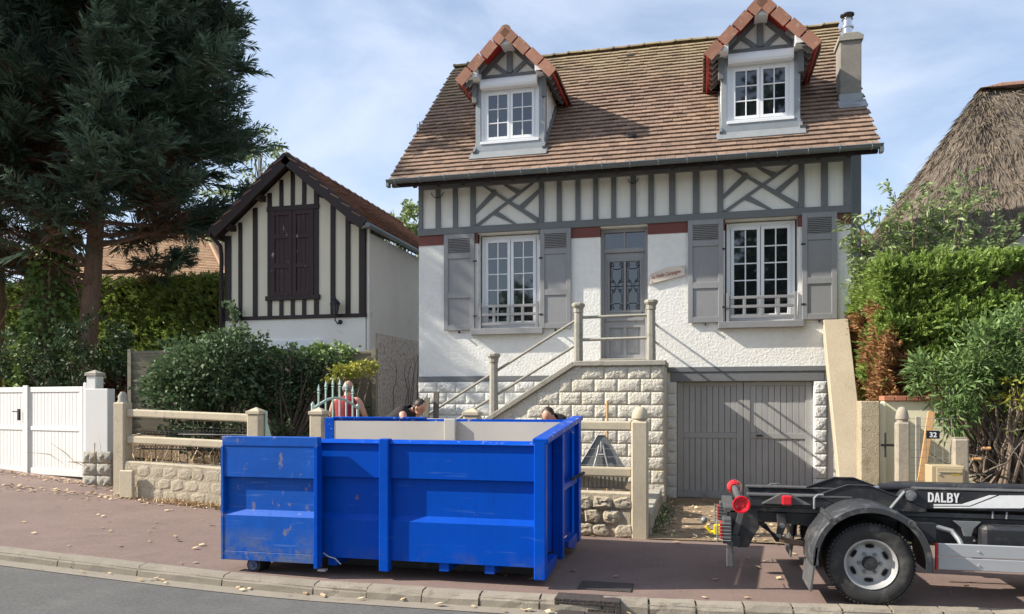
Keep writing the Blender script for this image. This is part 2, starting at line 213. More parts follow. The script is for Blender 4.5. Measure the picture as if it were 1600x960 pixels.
# ------------------------------------------------------------------ mesh helpers
W = {}                                                      # object name -> world origin of its frame
class MB:
    def __init__(s): s.v = []; s.f = []; s.t = []; s.tone = 0.5
    def add(s, vs_, fs):
        o = len(s.v); s.v += [tuple(p) for p in vs_]; s.f += [tuple(i + o for i in f) for f in fs]; s.t += [s.tone] * len(fs); return s
    def box(s, x0, x1, y0, y1, z0, z1):
        return s.add([(x0, y0, z0), (x1, y0, z0), (x1, y1, z0), (x0, y1, z0), (x0, y0, z1), (x1, y0, z1), (x1, y1, z1), (x0, y1, z1)],
                     [(0, 3, 2, 1), (4, 5, 6, 7), (0, 1, 5, 4), (1, 2, 6, 5), (2, 3, 7, 6), (3, 0, 4, 7)])
    def obox(s, c, ax, ay, az):                              # centre and three half axes
        c, ax, ay, az = Vector(c), Vector(ax), Vector(ay), Vector(az)
        P = [c + i * ax + j * ay + k * az for k in (-1, 1) for j, i in ((-1, -1), (-1, 1), (1, 1), (1, -1))]
        return s.add(P, [(0, 3, 2, 1), (4, 5, 6, 7), (0, 1, 5, 4), (1, 2, 6, 5), (2, 3, 7, 6), (3, 0, 4, 7)])
    def bar(s, a, b, w, h, up=(0, 0, 1)):
        a, b, up = Vector(a), Vector(b), Vector(up); d = b - a
        n = d.normalized(); side = n.cross(up).normalized(); u = side.cross(n)
        return s.obox((a + b) / 2, d / 2, side * w / 2, u * h / 2)
    def tube(s, path, r, n=8, cap=True, closed=False):
        path = [Vector(p) for p in path]; m = len(path); rs = r if isinstance(r, (list, tuple)) else [r] * m
        V, Fc = [], []; ref = None
        for i, p in enumerate(path):
            d = (path[(i + 1) % m] - path[i - 1]) if closed else (path[min(i + 1, m - 1)] - path[max(i - 1, 0)])
            d = d.normalized()
            if ref is None: ref = Vector((0, 0, 1)) if abs(d.z) < 0.9 else Vector((1, 0, 0))
            a = d.cross(ref).normalized(); b = a.cross(d); ref = b
            V += [p + (a * math.cos(2 * math.pi * k / n) + b * math.sin(2 * math.pi * k / n)) * rs[i] for k in range(n)]
        for i in range(m if closed else m - 1):
            j = (i + 1) % m
            Fc += [(i * n + k, i * n + (k + 1) % n, j * n + (k + 1) % n, j * n + k) for k in range(n)]
        if cap and not closed: Fc += [tuple(range(n - 1, -1, -1)), tuple(range((m - 1) * n, m * n))]
        return s.add(V, Fc)
    def prism(s, poly, f0, f1):                              # poly 2d, f0/f1 map (a,b)->3d for the two ends
        n = len(poly)
        V = [f0(*p) for p in poly] + [f1(*p) for p in poly]
        return s.add(V, [tuple(range(n - 1, -1, -1)), tuple(range(n, 2 * n))] + [(i, (i + 1) % n, n + (i + 1) % n, n + i) for i in range(n)])
    def prism_x(s, poly, x0, x1): return s.prism(poly, lambda a, b: (x0, a, b), lambda a, b: (x1, a, b))
    def prism_y(s, poly, y0, y1): return s.prism(poly, lambda a, b: (a, y0, b), lambda a, b: (a, y1, b))
    def prism_z(s, poly, z0, z1): return s.prism(poly, lambda a, b: (a, b, z0), lambda a, b: (a, b, z1))
    def lathe(s, prof, c, axis='z', n=24, cap=True):         # prof [(r, h)]
        c = Vector(c)
        ex = {'z': (Vector((1, 0, 0)), Vector((0, 1, 0)), Vector((0, 0, 1))), 'y': (Vector((1, 0, 0)), Vector((0, 0, 1)), Vector((0, 1, 0))), 'x': (Vector((0, 1, 0)), Vector((0, 0, 1)), Vector((1, 0, 0)))}[axis]
        V = [c + (ex[0] * math.cos(2 * math.pi * k / n) + ex[1] * math.sin(2 * math.pi * k / n)) * r + ex[2] * h for r, h in prof for k in range(n)]
        Fc = [(i * n + k, i * n + (k + 1) % n, (i + 1) * n + (k + 1) % n, (i + 1) * n + k) for i in range(len(prof) - 1) for k in range(n)]
        if cap: Fc += [tuple(range(n - 1, -1, -1)), tuple(range((len(prof) - 1) * n, len(prof) * n))]
        return s.add(V, Fc)
    def ico(s, c, r, sub=1, sq=(1, 1, 1)):
        bm = bmesh.new(); bmesh.ops.create_icosphere(bm, subdivisions=sub, radius=1)
        s.add([(c[0] + v.co.x * r * sq[0], c[1] + v.co.y * r * sq[1], c[2] + v.co.z * r * sq[2]) for v in bm.verts], [[v.index for v in f.verts] for f in bm.faces]); bm.free(); return s
    def build(s, name, m, parent=None, origin=None, bevel=0, smooth=False, recalc=True, seg=1):
        if parent is not None: off = W[parent.name]
        elif origin is not None: off = Vector(origin)
        else:
            a = np.array(s.v); off = Vector(((a[:, 0].min() + a[:, 0].max()) / 2, (a[:, 1].min() + a[:, 1].max()) / 2, a[:, 2].min()))
        me = bpy.data.meshes.new(name)
        me.from_pydata([(p[0] - off[0], p[1] - off[1], p[2] - off[2]) for p in s.v], [], s.f)
        if recalc:
            bm = bmesh.new(); bm.from_mesh(me); bmesh.ops.recalc_face_normals(bm, faces=bm.faces[:]); bm.to_mesh(me); bm.free()
        if len(set(s.t)) > 1 or s.t[:1] != [0.5]:
            at_ = me.attributes.new('tone', 'FLOAT', 'FACE'); at_.data.foreach_set('value', s.t)
        me.materials.append(M[m] if isinstance(m, str) else m)
        o = bpy.data.objects.new(name, me); COL.objects.link(o)
        if parent is not None: o.parent = parent
        else: o.location = off
        W[o.name] = Vector(off)
        if smooth:
            for p in me.polygons: p.use_smooth = True
            if smooth != 'all':
                me.set_sharp_from_angle(angle=R(40))
        if bevel:
            b = o.modifiers.new('bevel', 'BEVEL'); b.width = bevel; b.segments = seg; b.limit_method = 'ANGLE'; b.angle_limit = R(35)
        return o
def tag(o, label=None, cat=None, group=None, kind=None):
    for k, v in (('label', label), ('category', cat), ('group', group), ('kind', kind)):
        if v: o[k] = v
    return o
def empty(name, loc, label=None, cat=None, group=None, kind=None):
    o = bpy.data.objects.new(name, None); COL.objects.link(o); o.location = loc; o.empty_display_size = 0.2
    W[o.name] = Vector(loc); return tag(o, label, cat, group, kind)
def sub(name, parent):                                       # an Empty that is a part holding sub-parts
    o = bpy.data.objects.new(name, None); COL.objects.link(o); o.parent = parent; W[o.name] = W[parent.name].copy(); return o
def piece(name, me, parent, loc, rot=(0, 0, 0), scale=(1, 1, 1)):   # shared mesh placed at a world point
    o = bpy.data.objects.new(name, me); COL.objects.link(o); o.parent = parent
    o.location = Vector(loc) - W[parent.name]; o.rotation_euler = rot; o.scale = scale; return o
def raw_mesh(name, V, Fc, m, tone=None):
    me = bpy.data.meshes.new(name); V = np.asarray(V, np.float32); Fc = np.asarray(Fc, np.int32); n, k = Fc.shape
    me.vertices.add(len(V)); me.vertices.foreach_set('co', V.ravel())
    me.loops.add(n * k); me.loops.foreach_set('vertex_index', Fc.ravel())
    me.polygons.add(n); me.polygons.foreach_set('loop_start', np.arange(0, n * k, k, dtype=np.int32))
    me.update(calc_edges=True)
    if tone is not None:
        at_ = me.attributes.new('tone', 'FLOAT', 'FACE'); at_.data.foreach_set('value', np.asarray(tone, np.float32))
    me.materials.append(M[m]); return me
def link_mesh(name, me, parent=None, off=(0, 0, 0)):
    o = bpy.data.objects.new(name, me); COL.objects.link(o)
    if parent is not None: o.parent = parent
    else: o.location = off
    W[o.name] = W[parent.name].copy() if parent is not None else Vector(off); return o
def unit(a): return a / np.maximum(np.linalg.norm(a, axis=1, keepdims=True), 1e-6)
def leaves(name, P, D, L_, Wd, m, parent=None, tone=None, off=(0, 0, 0), droop=0.15, flat=0.0):
    """one diamond per leaf: base P, axis D, length L_, width Wd (arrays or numbers)"""
    n = len(P); D = unit(D); up = nr.normal(size=(n, 3)) * (1 - flat) + np.array([0, 0, 1.0]) * flat * 2
    S = unit(np.cross(D, up)); Nn = np.cross(S, D)
    L_ = np.broadcast_to(np.asarray(L_, float), (n,))[:, None]; Wd = np.broadcast_to(np.asarray(Wd, float), (n,))[:, None]
    o = W[parent.name] if parent is not None else Vector(off); P = P - np.array(o)
    a = P; b = P + D * L_ * 0.45 + S * Wd / 2 + Nn * L_ * 0.06; c = P + D * L_ - np.array([0, 0, 1.0]) * L_ * droop; d = P + D * L_ * 0.45 - S * Wd / 2 + Nn * L_ * 0.06
    V = np.stack([a, b, c, d], 1).reshape(-1, 3); Fc = np.arange(4 * n).reshape(n, 4)
    if tone is None: tone = nr.random(n)
    return link_mesh(name, raw_mesh(name, V, Fc, m, np.clip(tone, 0, 1)), parent, off)
def at(px, py, Y):                                           # photo pixel on the vertical plane y = Y -> world x, z
    t = math.atan((px - 800) / FPX) - YAW; X = Y * math.tan(t); d = -X * math.sin(YAW) + Y * math.cos(YAW)
    return X, CAM_Z + (HOR - py) * d / FPX
def text(body, x, z, y, size, m, parent, name='lettering', bold=0.0, sx=1.0, rot=0.0, shear=0.0, depth=0.002, align='LEFT'):
    cu = bpy.data.curves.new(name, 'FONT'); cu.body = body; cu.size = size; cu.offset = bold; cu.shear = shear; cu.extrude = depth; cu.align_x = align
    to = bpy.data.objects.new('tmp_text', cu); COL.objects.link(to)
    dg = bpy.context.evaluated_depsgraph_get(); me = bpy.data.meshes.new_from_object(to.evaluated_get(dg)); me.name = name
    bpy.data.objects.remove(to); bpy.data.curves.remove(cu)
    o_ = W[parent.name]; c, s_ = math.cos(rot), math.sin(rot)
    for v in me.vertices:
        a, b = v.co.x * sx, v.co.y
        v.co = Vector((x + a * c - b * s_, y - v.co.z, z + a * s_ + b * c)) - o_
    me.materials.clear(); me.materials.append(M[m])
    o = bpy.data.objects.new(name, me); COL.objects.link(o); o.parent = parent; W[o.name] = o_.copy(); return o
def holes_wall(mb, x0, x1, z0, z1, holes, yf, yb, depth=None):
    """front and back skins with openings, plus the reveals"""
    xs = sorted({x0, x1, *[h[0] for h in holes], *[h[1] for h in holes]}); zs = sorted({z0, z1, *[h[2] for h in holes], *[h[3] for h in holes]})
    xs = [x for x in xs if x0 <= x <= x1]; zs = [z for z in zs if z0 <= z <= z1]
    full = lambda i, j: 0 <= i < len(xs) - 1 and 0 <= j < len(zs) - 1 and not any(h[0] <= (xs[i] + xs[i + 1]) / 2 <= h[1] and h[2] <= (zs[j] + zs[j + 1]) / 2 <= h[3] for h in holes)
    for i in range(len(xs) - 1):
        for j in range(len(zs) - 1):
            if not full(i, j): continue
            a, b, c, d = xs[i], xs[i + 1], zs[j], zs[j + 1]
            mb.add([(a, yf, c), (b, yf, c), (b, yf, d), (a, yf, d)], [(0, 1, 2, 3)]); mb.add([(a, yb, c), (b, yb, c), (b, yb, d), (a, yb, d)], [(3, 2, 1, 0)])
            if not full(i - 1, j): mb.add([(a, yf, c), (a, yf, d), (a, yb, d), (a, yb, c)], [(0, 1, 2, 3)])
            if not full(i + 1, j): mb.add([(b, yf, c), (b, yb, c), (b, yb, d), (b, yf, d)], [(0, 1, 2, 3)])
            if not full(i, j - 1): mb.add([(a, yf, c), (a, yb, c), (b, yb, c), (b, yf, c)], [(0, 1, 2, 3)])
            if not full(i, j + 1): mb.add([(a, yf, d), (b, yf, d), (b, yb, d), (a, yb, d)], [(0, 1, 2, 3)])
def block_mesh(name, w, h, d, m, seed, nx=6, nz=4, edge=0.012, rough=0.5, flat=False):
    """rusticated block: origin at the centre of its back, face towards -y"""
    r_ = random.Random(seed); V, Fc = [], []
    for j in range(nz + 1):
        for i in range(nx + 1):
            u, v = i / nx, j / nz; border = i in (0, nx) or j in (0, nz)
            ring = (i in (1, nx - 1) or j in (1, nz - 1)) and flat
            y = -d * (0.30 if border else 0.42 if ring else 0.45 + rough * r_.random())
            ju = 0 if border or ring else (r_.random() - 0.5) * 0.5 / nx; jv = 0 if border or ring else (r_.random() - 0.5) * 0.5 / nz
            V.append(((u + ju - 0.5) * w, y, (v + jv - 0.5) * h))
    for j in range(nz):
        for i in range(nx):
            a = j * (nx + 1) + i; Fc.append((a, a + 1, a + nx + 2, a + nx + 1))
    n0 = len(V); V += [(-w / 2 - edge * 0, 0, -h / 2), (w / 2, 0, -h / 2), (w / 2, 0, h / 2), (-w / 2, 0, h / 2)]
    rowb = list(range(nx + 1)); rowt = [nz * (nx + 1) + i for i in range(nx + 1)]; cl = [j * (nx + 1) for j in range(nz + 1)]; cr = [j * (nx + 1) + nx for j in range(nz + 1)]
    Fc += [tuple(rowb[::-1]) + (n0, n0 + 1), tuple(rowt) + (n0 + 2, n0 + 3), tuple(cl) + (n0 + 3, n0), tuple(cr[::-1]) + (n0 + 1, n0 + 2)]
    me = bpy.data.meshes.new(name); me.from_pydata(V, [], Fc); me.materials.append(M[m])
    bm = bmesh.new(); bm.from_mesh(me); bmesh.ops.recalc_face_normals(bm, faces=bm.faces[:]); bm.to_mesh(me); bm.free()
    if flat:
        for p in me.polygons: p.use_smooth = len(p.vertices) == 4
    return me
# ------------------------------------------------------------------ ground, road, pavement, kerb
def g(x):
    t = max(0.0, -(x + 3.4)); t = t - (1 - math.exp(-t)); return 0.047 * t if t < 10 else 0.47 + 0.01 * (t - 10)
def kerb_y(x): return 6.82 + 0.125 * math.log(1 + math.exp((x + 1.0) * 2.2)) / 2.2 + 0.02 * max(0.0, -x - 3.5)
def fence_y(x): return 10.0 + (0.0 if x > -1.5 else (-1.5 - x) * 0.078)
def sheet(name, xs, rows, m, dz=0.0, bumpz=0.0):
    mb = MB(); n = len(rows)
    V = [(x, f(x), g(x) + dz + bumpz * mnoise.noise(Vector((x * 1.3, f(x) * 1.3, 0)))) for x in xs for f in rows]
    mb.add(V, [(i * n + j, (i + 1) * n + j, (i + 1) * n + j + 1, i * n + j + 1) for i in range(len(xs) - 1) for j in range(n - 1)])
    o = mb.build(name, m, smooth='all'); return tag(o, kind='structure')
XS = [-60, -40, -30] + [-24 + 0.5 * i for i in range(72)] + [14, 20, 30, 60]
gr = MB()
gx = [-900, -300, -120, -60, -40, -24, -16, -10, -6, -3.4, 0, 6, 14, 30, 60, 120, 300, 900]; gy = [-900, -300, -100, -40, -14, 0, 10, 20, 30, 60, 120, 300, 900]
gr.add([(x, y, g(x) - 0.26) for x in gx for y in gy], [(i * len(gy) + j, (i + 1) * len(gy) + j, (i + 1) * len(gy) + j + 1, i * len(gy) + j + 1) for i in range(len(gx) - 1) for j in range(len(gy) - 1)])
tag(gr.build('ground', 'grass'), kind='structure')
sheet('road', XS, [lambda x, k=k: -7.5 + (kerb_y(x) - 0.20 + 7.5) * k for k in (0, 0.3, 0.6, 0.8, 0.9, 0.96, 1.0)], 'asphalt', -0.105)
sheet('gutter_channel', XS, [lambda x: kerb_y(x) - 0.34, lambda x: kerb_y(x) - 0.10], 'kerb', -0.099)
sheet('pavement', XS, [lambda x, k=k: kerb_y(x) - 0.03 + (fence_y(x) + 0.35 + (2.6 if x < -9.6 else 0) - kerb_y(x)) * k for k in [i / 12 for i in range(13)]], 'pave', 0.0, 0.006)
sheet('opposite_pavement', XS, [lambda x: -11.0, lambda x: -7.4], 'pave', 0.0)
gd = MB()
def garden_z(x, y):
    return g(x) + 0.06 + 0.10 * min(1, max(0, (y - 10.4) / 1.5)) * (1 if x < -0.8 else 0) + (0.25 + 0.6 * min(1, max(0, (y - 12) / 3)) * min(1, max(0, (-5.6 - x) / 1.5)) if x < -0.9 else 0)
gxs = [-24 + 0.6 * i for i in range(40)]; gys = [10.35 + 0.45 * i for i in range(30)]
gd.add([(x, max(y, fence_y(x) + 0.12 + (2.4 if x < -9.6 else 0)), garden_z(x, y) + 0.05 * mnoise.noise(Vector((x, y, 3)))) for x in gxs for y in gys], [(i * 30 + j, (i + 1) * 30 + j, (i + 1) * 30 + j + 1, i * 30 + j + 1) for i in range(39) for j in range(29)])
tag(gd.build('garden_soil', 'dirt', smooth='all'), kind='structure')
dv = MB(); dxs = [-0.66 + 0.25 * i for i in range(13)]; dys = [9.9 + 0.25 * i for i in range(18)]
dv.add([(x, y, 0.012 + 0.02 * max(0, (y - 10) / 4) + 0.018 * mnoise.noise(Vector((x * 2, y * 2, 0)))) for x in dxs for y in dys], [(i * 18 + j, (i + 1) * 18 + j, (i + 1) * 18 + j + 1, i * 18 + j + 1) for i in range(12) for j in range(17)])
tag(dv.build('driveway', 'dirt', smooth='all'), kind='structure')
# kerb: a bed with single stones
kb = MB(); kx = [-24 + 0.5 * i for i in range(72)]
for i in range(len(kx) - 1):
    a, b = kx[i], kx[i + 1]
    kb.add([(a, kerb_y(a) - 0.13, g(a) - 0.24), (b, kerb_y(b) - 0.13, g(b) - 0.24), (b, kerb_y(b) - 0.13, g(b) - 0.02), (a, kerb_y(a) - 0.13, g(a) - 0.02), (a, kerb_y(a) + 0.01, g(a) - 0.02), (b, kerb_y(b) + 0.01, g(b) - 0.02)], [(0, 1, 2, 3), (3, 2, 5, 4)])
kerb = tag(kb.build('kerb', 'kerb'), kind='structure')
def kerb_mesh(L_, seed):
    r_ = random.Random(seed); mb = MB(); n = 5; V = []; j = lambda: (r_.random() - 0.5) * 0.012
    for i in range(n):
        x = -L_ / 2 + L_ * i / (n - 1)
        V += [(x, -0.155 + j(), -0.13), (x, -0.145 + j(), -0.045 + j()), (x, -0.105 + j(), 0.002 + j() * 0.5), (x, 0.0 + j(), 0.010 + j() * 0.4), (x, 0.0, -0.13)]
    Fc = [(i * 5 + k, (i + 1) * 5 + k, (i + 1) * 5 + k + 1, i * 5 + k + 1) for i in range(n - 1) for k in range(4)] + [(0, 1, 2, 3, 4), tuple((n - 1) * 5 + k for k in (4, 3, 2, 1, 0))]
    me = bpy.data.meshes.new('kerb_stone'); me.from_pydata(V, [], Fc); me.materials.append(M['kerb'])
    bm = bmesh.new(); bm.from_mesh(me); bmesh.ops.recalc_face_normals(bm, faces=bm.faces[:]); bm.to_mesh(me); bm.free(); return me
KM_long = [kerb_mesh(0.985, s) for s in range(4)]; KM_mid = [kerb_mesh(0.535, s + 9) for s in range(4)]; KM_short = [kerb_mesh(0.385, s + 20) for s in range(4)]
x = -12.6
while x < 6.5:
    if x < -3.6: L_, KM = 1.0, KM_long
    elif x < -1.32: L_, KM = 0.55, KM_mid
    elif x < -0.9: x = -0.66; continue
    else: L_, KM = 0.40, KM_short
    c = x + L_ / 2; sl_ = (kerb_y(c + 0.1) - kerb_y(c - 0.1)) / 0.2; sz = (g(c + 0.1) - g(c - 0.1)) / 0.2
    piece('kerb_stone', rnd.choice(KM), kerb, (c, kerb_y(c) + rnd.uniform(-0.006, 0.006), g(c) + rnd.uniform(-0.004, 0.006)), (0, -math.atan(sz), math.atan(sl_) + rnd.uniform(-0.008, 0.008)))
    x += L_
# gully inlet in the kerb
ky = kerb_y(-0.98)
gi = empty('gully_inlet', (-0.98, ky, -0.1), 'rusty cast iron gully inlet set into the kerb', 'drain')
b = MB(); b.box(-1.26, -0.68, ky - 0.16, ky + 0.05, -0.012, 0.012); b.box(-1.26, -1.22, ky - 0.16, ky + 0.0, -0.12, -0.013); b.box(-0.72, -0.68, ky - 0.16, ky + 0.0, -0.12, -0.013)
b.box(-1.22, -0.72, ky - 0.16, ky - 0.12, -0.035, -0.013); b.build('frame', 'castiron', gi, bevel=0.004)
b = MB(); b.box(-1.22, -0.72, ky - 0.02, ky - 0.0, -0.13, -0.014); b.build('throat', 'darkin', gi)
for i in range(2):
    b = MB(); x0 = -1.215 + i * 0.25; b.box(x0, x0 + 0.235, ky - 0.15, ky - 0.135, -0.095, -0.070); b.box(x0, x0 + 0.235, ky - 0.40, ky - 0.165, -0.098, -0.088); b.build('grate', 'castiron', gi, bevel=0.003)
mp = MB(); mp.box(-1.12, -0.62, 7.10, 7.42, -0.01, 0.012)
tag(mp.build('manhole_cover', 'castiron', bevel=0.004), 'dark rectangular cast iron cover in the pavement beside the skip', 'manhole cover')
# ------------------------------------------------------------------ main house
FY = 14.1; HX0, HX1 = -5.33, 2.49
EAVE_Y, EAVE_Z, RIDGE_Y, RIDGE_Z = 13.5, 5.95, 17.4, 9.70
RS = (RIDGE_Z - EAVE_Z) / (RIDGE_Y - EAVE_Y)
roof_z = lambda y: EAVE_Z + (y - EAVE_Y) * RS
roof_y = lambda z: EAVE_Y + (z - EAVE_Z) / RS
BACK_Y = 2 * RIDGE_Y - FY
house = empty('house', (-1.4, FY, 0), 'white half timbered house with grey shutters and two dormers', 'house')
LW = (-4.13, -2.93, 3.14, 4.95); RW = (0.42, 1.64, 3.16, 4.955); DR = (-1.79, -0.93, 2.54, 4.945); GD = (-0.42, 1.89, 0.0, 2.11)
b = MB(); holes_wall(b, HX0, HX1, 0.0, 4.97, [LW, RW, DR, GD], FY, FY + 0.32)
b.build('front_wall', 'render', house)
b = MB(); b.box(HX0 + 0.02, HX1 - 0.02, FY + 0.005, FY + 0.3, 4.972, 6.2); b.build('upper_wall', 'infill', house)
b = MB()
for x0, x1 in ((HX0, HX0 + 0.3), (HX1 - 0.3, HX1)):
    b.prism_x([(FY + 0.33, 0), (BACK_Y, 0), (BACK_Y, 6.2), (RIDGE_Y, RIDGE_Z - 0.25), (FY + 0.33, 6.45)], x0, x1)
b.box(HX0 + 0.31, HX1 - 0.31, BACK_Y - 0.3, BACK_Y, 0, 6.2); b.build('side_wall', 'render', house)
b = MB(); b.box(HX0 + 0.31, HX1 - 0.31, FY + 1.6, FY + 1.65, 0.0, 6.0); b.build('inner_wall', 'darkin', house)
# red lintel band
for x0, x1 in ((HX0, LW[0]), (LW[1], DR[0]), (DR[1], RW[0]), (RW[1], HX1 + 0.004)):
    b = MB(); b.box(x0, x1, FY - 0.014, FY + 0.1, 4.78, 4.968); b.build('lintel_band', 'red', house)
# timber framing
b = MB(); b.box(HX0 - 0.004, HX1 + 0.006, FY - 0.045, FY + 0.1, 4.968, 5.10); b.build('beam', 'grey', house, bevel=0.006)
b = MB(); b.box(HX0, HX1, FY - 0.042, FY + 0.1, 5.86, 6.0); b.build('beam', 'grey', house, bevel=0.006)
for x0, x1 in ((-5.33, -5.245), (-4.98, -4.885), (-4.63, -4.535), (-4.28, -4.18), (-2.94, -2.845), (-2.60, -2.51), (-2.25, -2.16), (-1.92, -1.83), (-1.59, -1.50), (-1.24, -1.14), (-0.92, -0.82), (-0.55, -0.44), (-0.135, -0.02), (0.285, 0.39), (1.645, 1.74), (2.01, 2.12), (2.37, 2.492)):
    b = MB(); b.box(x0, x1, FY - 0.033 + rnd.uniform(-0.003, 0.003), FY + 0.05, 5.10, 5.86); b.build('stud', 'grey', house, bevel=0.005)
def cross_panel(x0, x1):                                     # x0..x1 clear span between studs
    z0, z1 = 5.10, 5.86; w = x1 - x0; yb = FY - 0.026
    P = lambda u, v: Vector((x0 + u * w, yb, z0 + v * (z1 - z0)))
    def br(a, c, y):
        b = MB(); a, c = P(*a), P(*c); a.y = c.y = y; d = (c - a).normalized() * 0.0
        b.bar(a - d, c + d, 0.05, 0.105, up=(0, 1, 0)); o = b.build('brace', 'grey', house, bevel=0.004); return o
    n = Vector((0, -1, 0))
    def br2(a, c, y):
        a, c = P(*a), P(*c); d = (c - a).normalized(); s_ = d.cross(n) * 0.052
        b = MB(); V = [a + s_, c + s_, c - s_, a - s_]; q = [(v.x, v.z) for v in V]
        q = [(min(max(v[0], x0), x1), min(max(v[1], z0), z1)) for v in q]
        b.prism_y(q, y, FY + 0.05); b.build('brace', 'grey', house)
    br2((0.02, -0.02), (0.90, 1.04), yb); br2((0.14, 1.05), (1.0, 0.06), yb - 0.004)
    br2((-0.05, 0.36), (0.33, 0.85), yb + 0.003); br2((0.29, 0.34), (0.64, -0.06), yb + 0.003); br2((0.69, 0.36), (1.05, 0.79), yb + 0.003); br2((0.46, 1.07), (0.71, 0.76), yb + 0.003)
cross_panel(-4.18, -2.94); cross_panel(0.39, 1.645)
# windows
def pvc_window(win, rows, cols=2, depth=0.17, name='window', parent=None, base=0.0, fr=0.07):
    x0, x1, z0, z1 = win; y = FY + depth if not base else base
    wd = sub(name, parent) if parent is not None else None
    own = wd
    b = MB()
    b.box(x0, x0 + fr, y, y + 0.07, z0, z1); b.box(x1 - fr, x1, y, y + 0.07, z0, z1); b.box(x0 + fr, x1 - fr, y + 0.001, y + 0.069, z1 - fr, z1); b.box(x0 + fr, x1 - fr, y + 0.001, y + 0.069, z0, z0 + fr)
    b.build('frame', 'pvc', own, bevel=0.004)
    xm = (x0 + x1) / 2; st = 0.055
    for (a, c) in ((x0 + fr + 0.004, xm - 0.006), (xm + 0.006, x1 - fr - 0.004)):
        zb, zt = z0 + fr + 0.004, z1 - fr - 0.004; yy = y - 0.022
        b = MB(); b.box(a, a + st, yy, yy + 0.06, zb, zt); b.box(c - st, c, yy, yy + 0.06, zb, zt); b.box(a + st, c - st, yy + 0.001, yy + 0.059, zt - st, zt); b.box(a + st, c - st, yy + 0.001, yy + 0.059, zb, zb + st)
        gx0, gx1, gz0, gz1 = a + st, c - st, zb + st, zt - st; mw = 0.011
        for k in range(1, cols): xx = gx0 + (gx1 - gx0) * k / cols; b.box(xx - mw, xx + mw, yy + 0.012, yy + 0.05, gz0, gz1)
        for k in range(1, rows):
            zz = gz0 + (gz1 - gz0) * k / rows
            for q in range(cols):
                xa = gx0 + (gx1 - gx0) * q / cols + (mw if q else 0); xb = gx0 + (gx1 - gx0) * (q + 1) / cols - (mw if q < cols - 1 else 0)
                b.box(xa, xb, yy + 0.013, yy + 0.049, zz - mw, zz + mw)
        b.build('casement', 'pvc', own, bevel=0.003)
        for q in range(cols):
            for k in range(rows):
                p = MB(); tx = rnd.uniform(-0.0025, 0.0025); tz = rnd.uniform(-0.0025, 0.0025)
                xa, xb = gx0 + (gx1 - gx0) * q / cols, gx0 + (gx1 - gx0) * (q + 1) / cols; za, zb_ = gz0 + (gz1 - gz0) * k / rows, gz0 + (gz1 - gz0) * (k + 1) / rows
                p.box(xa, xb, yy + 0.028, yy + 0.034, za, zb_)
                p.v = [(v[0], v[1] + tx * (1 if v[0] > xm else -1) + tz * (1 if v[2] > (za + zb_) / 2 else -1) * 0.4, v[2]) for v in p.v]
                p.build('pane', 'glass', own)
    return own
def guard(parent, x0, x1, z0):                               # low balcony guard in front of a window
    y = FY - 0.02; b = MB()
    b.box(x0, x0 + 0.05, y - 0.03, y + 0.03, z0, z0 + 0.50); b.box(x1 - 0.05, x1, y - 0.03, y + 0.03, z0, z0 + 0.50)
    for zz in (0.06, 0.24, 0.40): b.box(x0 + 0.05, x1 - 0.05, y - 0.022, y + 0.018, z0 + zz, z0 + zz + 0.05)
    for k, f in enumerate((0.26, 0.5, 0.74)):
        xx = x0 + (x1 - x0) * f
        for za, zb in ((0.11, 0.24), (0.29, 0.40)): b.box(xx - 0.026, xx + 0.026, y - 0.02, y + 0.016, z0 + za, z0 + zb)
    b.build('window_guard', 'shutter', parent, bevel=0.004)
def house_window(win):
    wd = pvc_window((win[0] + 0.03, win[1] - 0.03, win[2] + 0.02, win[3] - 0.02), 5, parent=house)
    b = MB(); b.box(win[0] - 0.12, win[1] + 0.08, FY - 0.13, FY + 0.2, win[2] - 0.12, win[2] - 0.005); b.build('sill', 'shutter', wd, bevel=0.006)
    guard(wd, win[0] + 0.02, win[1] - 0.02, win[2] - 0.003); return wd
house_window(LW); house_window(RW)
def shutter(x0, x1, z0, z1, flip=1):
    s_ = sub('shutter', house); y1, y0 = FY - 0.018, FY - 0.062; st = 0.085; zl = z1 - 0.42; zm = z0 + (zl - z0) * 0.47
    b = MB(); b.box(x0, x0 + st, y0, y1, z0, z1); b.box(x1 - st, x1, y0, y1, z0, z1)
    for za, zb in ((z0, z0 + 0.10), (zm - 0.055, zm + 0.055), (zl - 0.05, zl + 0.05), (z1 - 0.09, z1)): b.box(x0 + st, x1 - st, y0 + 0.001, y1 - 0.001, za, zb)
    b.build('frame', 'shutter', s_, bevel=0.004)
    for za, zb in ((z0 + 0.10, zm - 0.055), (zm + 0.055, zl - 0.05)):
        b = MB(); b.box(x0 + st, x1 - st, y0 + 0.018, y1 - 0.004, za, zb); b.build('panel', 'shutter', s_)
    n = 9; za, zb = zl + 0.05, z1 - 0.09
    b = MB(); b.box(x0 + st, x1 - st, y1 - 0.008, y1 - 0.002, za, zb); b.build('backing', 'darkin', s_)
    for k in range(n):
        zc_ = za + (zb - za) * (k + 0.5) / n; b = MB(); b.obox(((x0 + x1) / 2, (y0 + y1) / 2 - 0.006, zc_), ((x1 - x0) / 2 - st, 0, 0), (0, 0.014, 0.010), (0, -0.003, 0.005)); b.build('slat', 'shutter', s_)
    hx = x0 if flip > 0 else x1
    b = MB()
    for zz in (z0 + 0.25, z1 - 0.55): b.box(hx - 0.02, hx + 0.05, y0 - 0.006, y0 + 0.004, zz, zz + 0.03)
    b.box((x0 + x1) / 2 - 0.01, (x0 + x1) / 2 + 0.01, y0 - 0.03, FY, z0 - 0.05, z0 - 0.015)
    b.build('ironwork', 'iron', s_)
    return s_
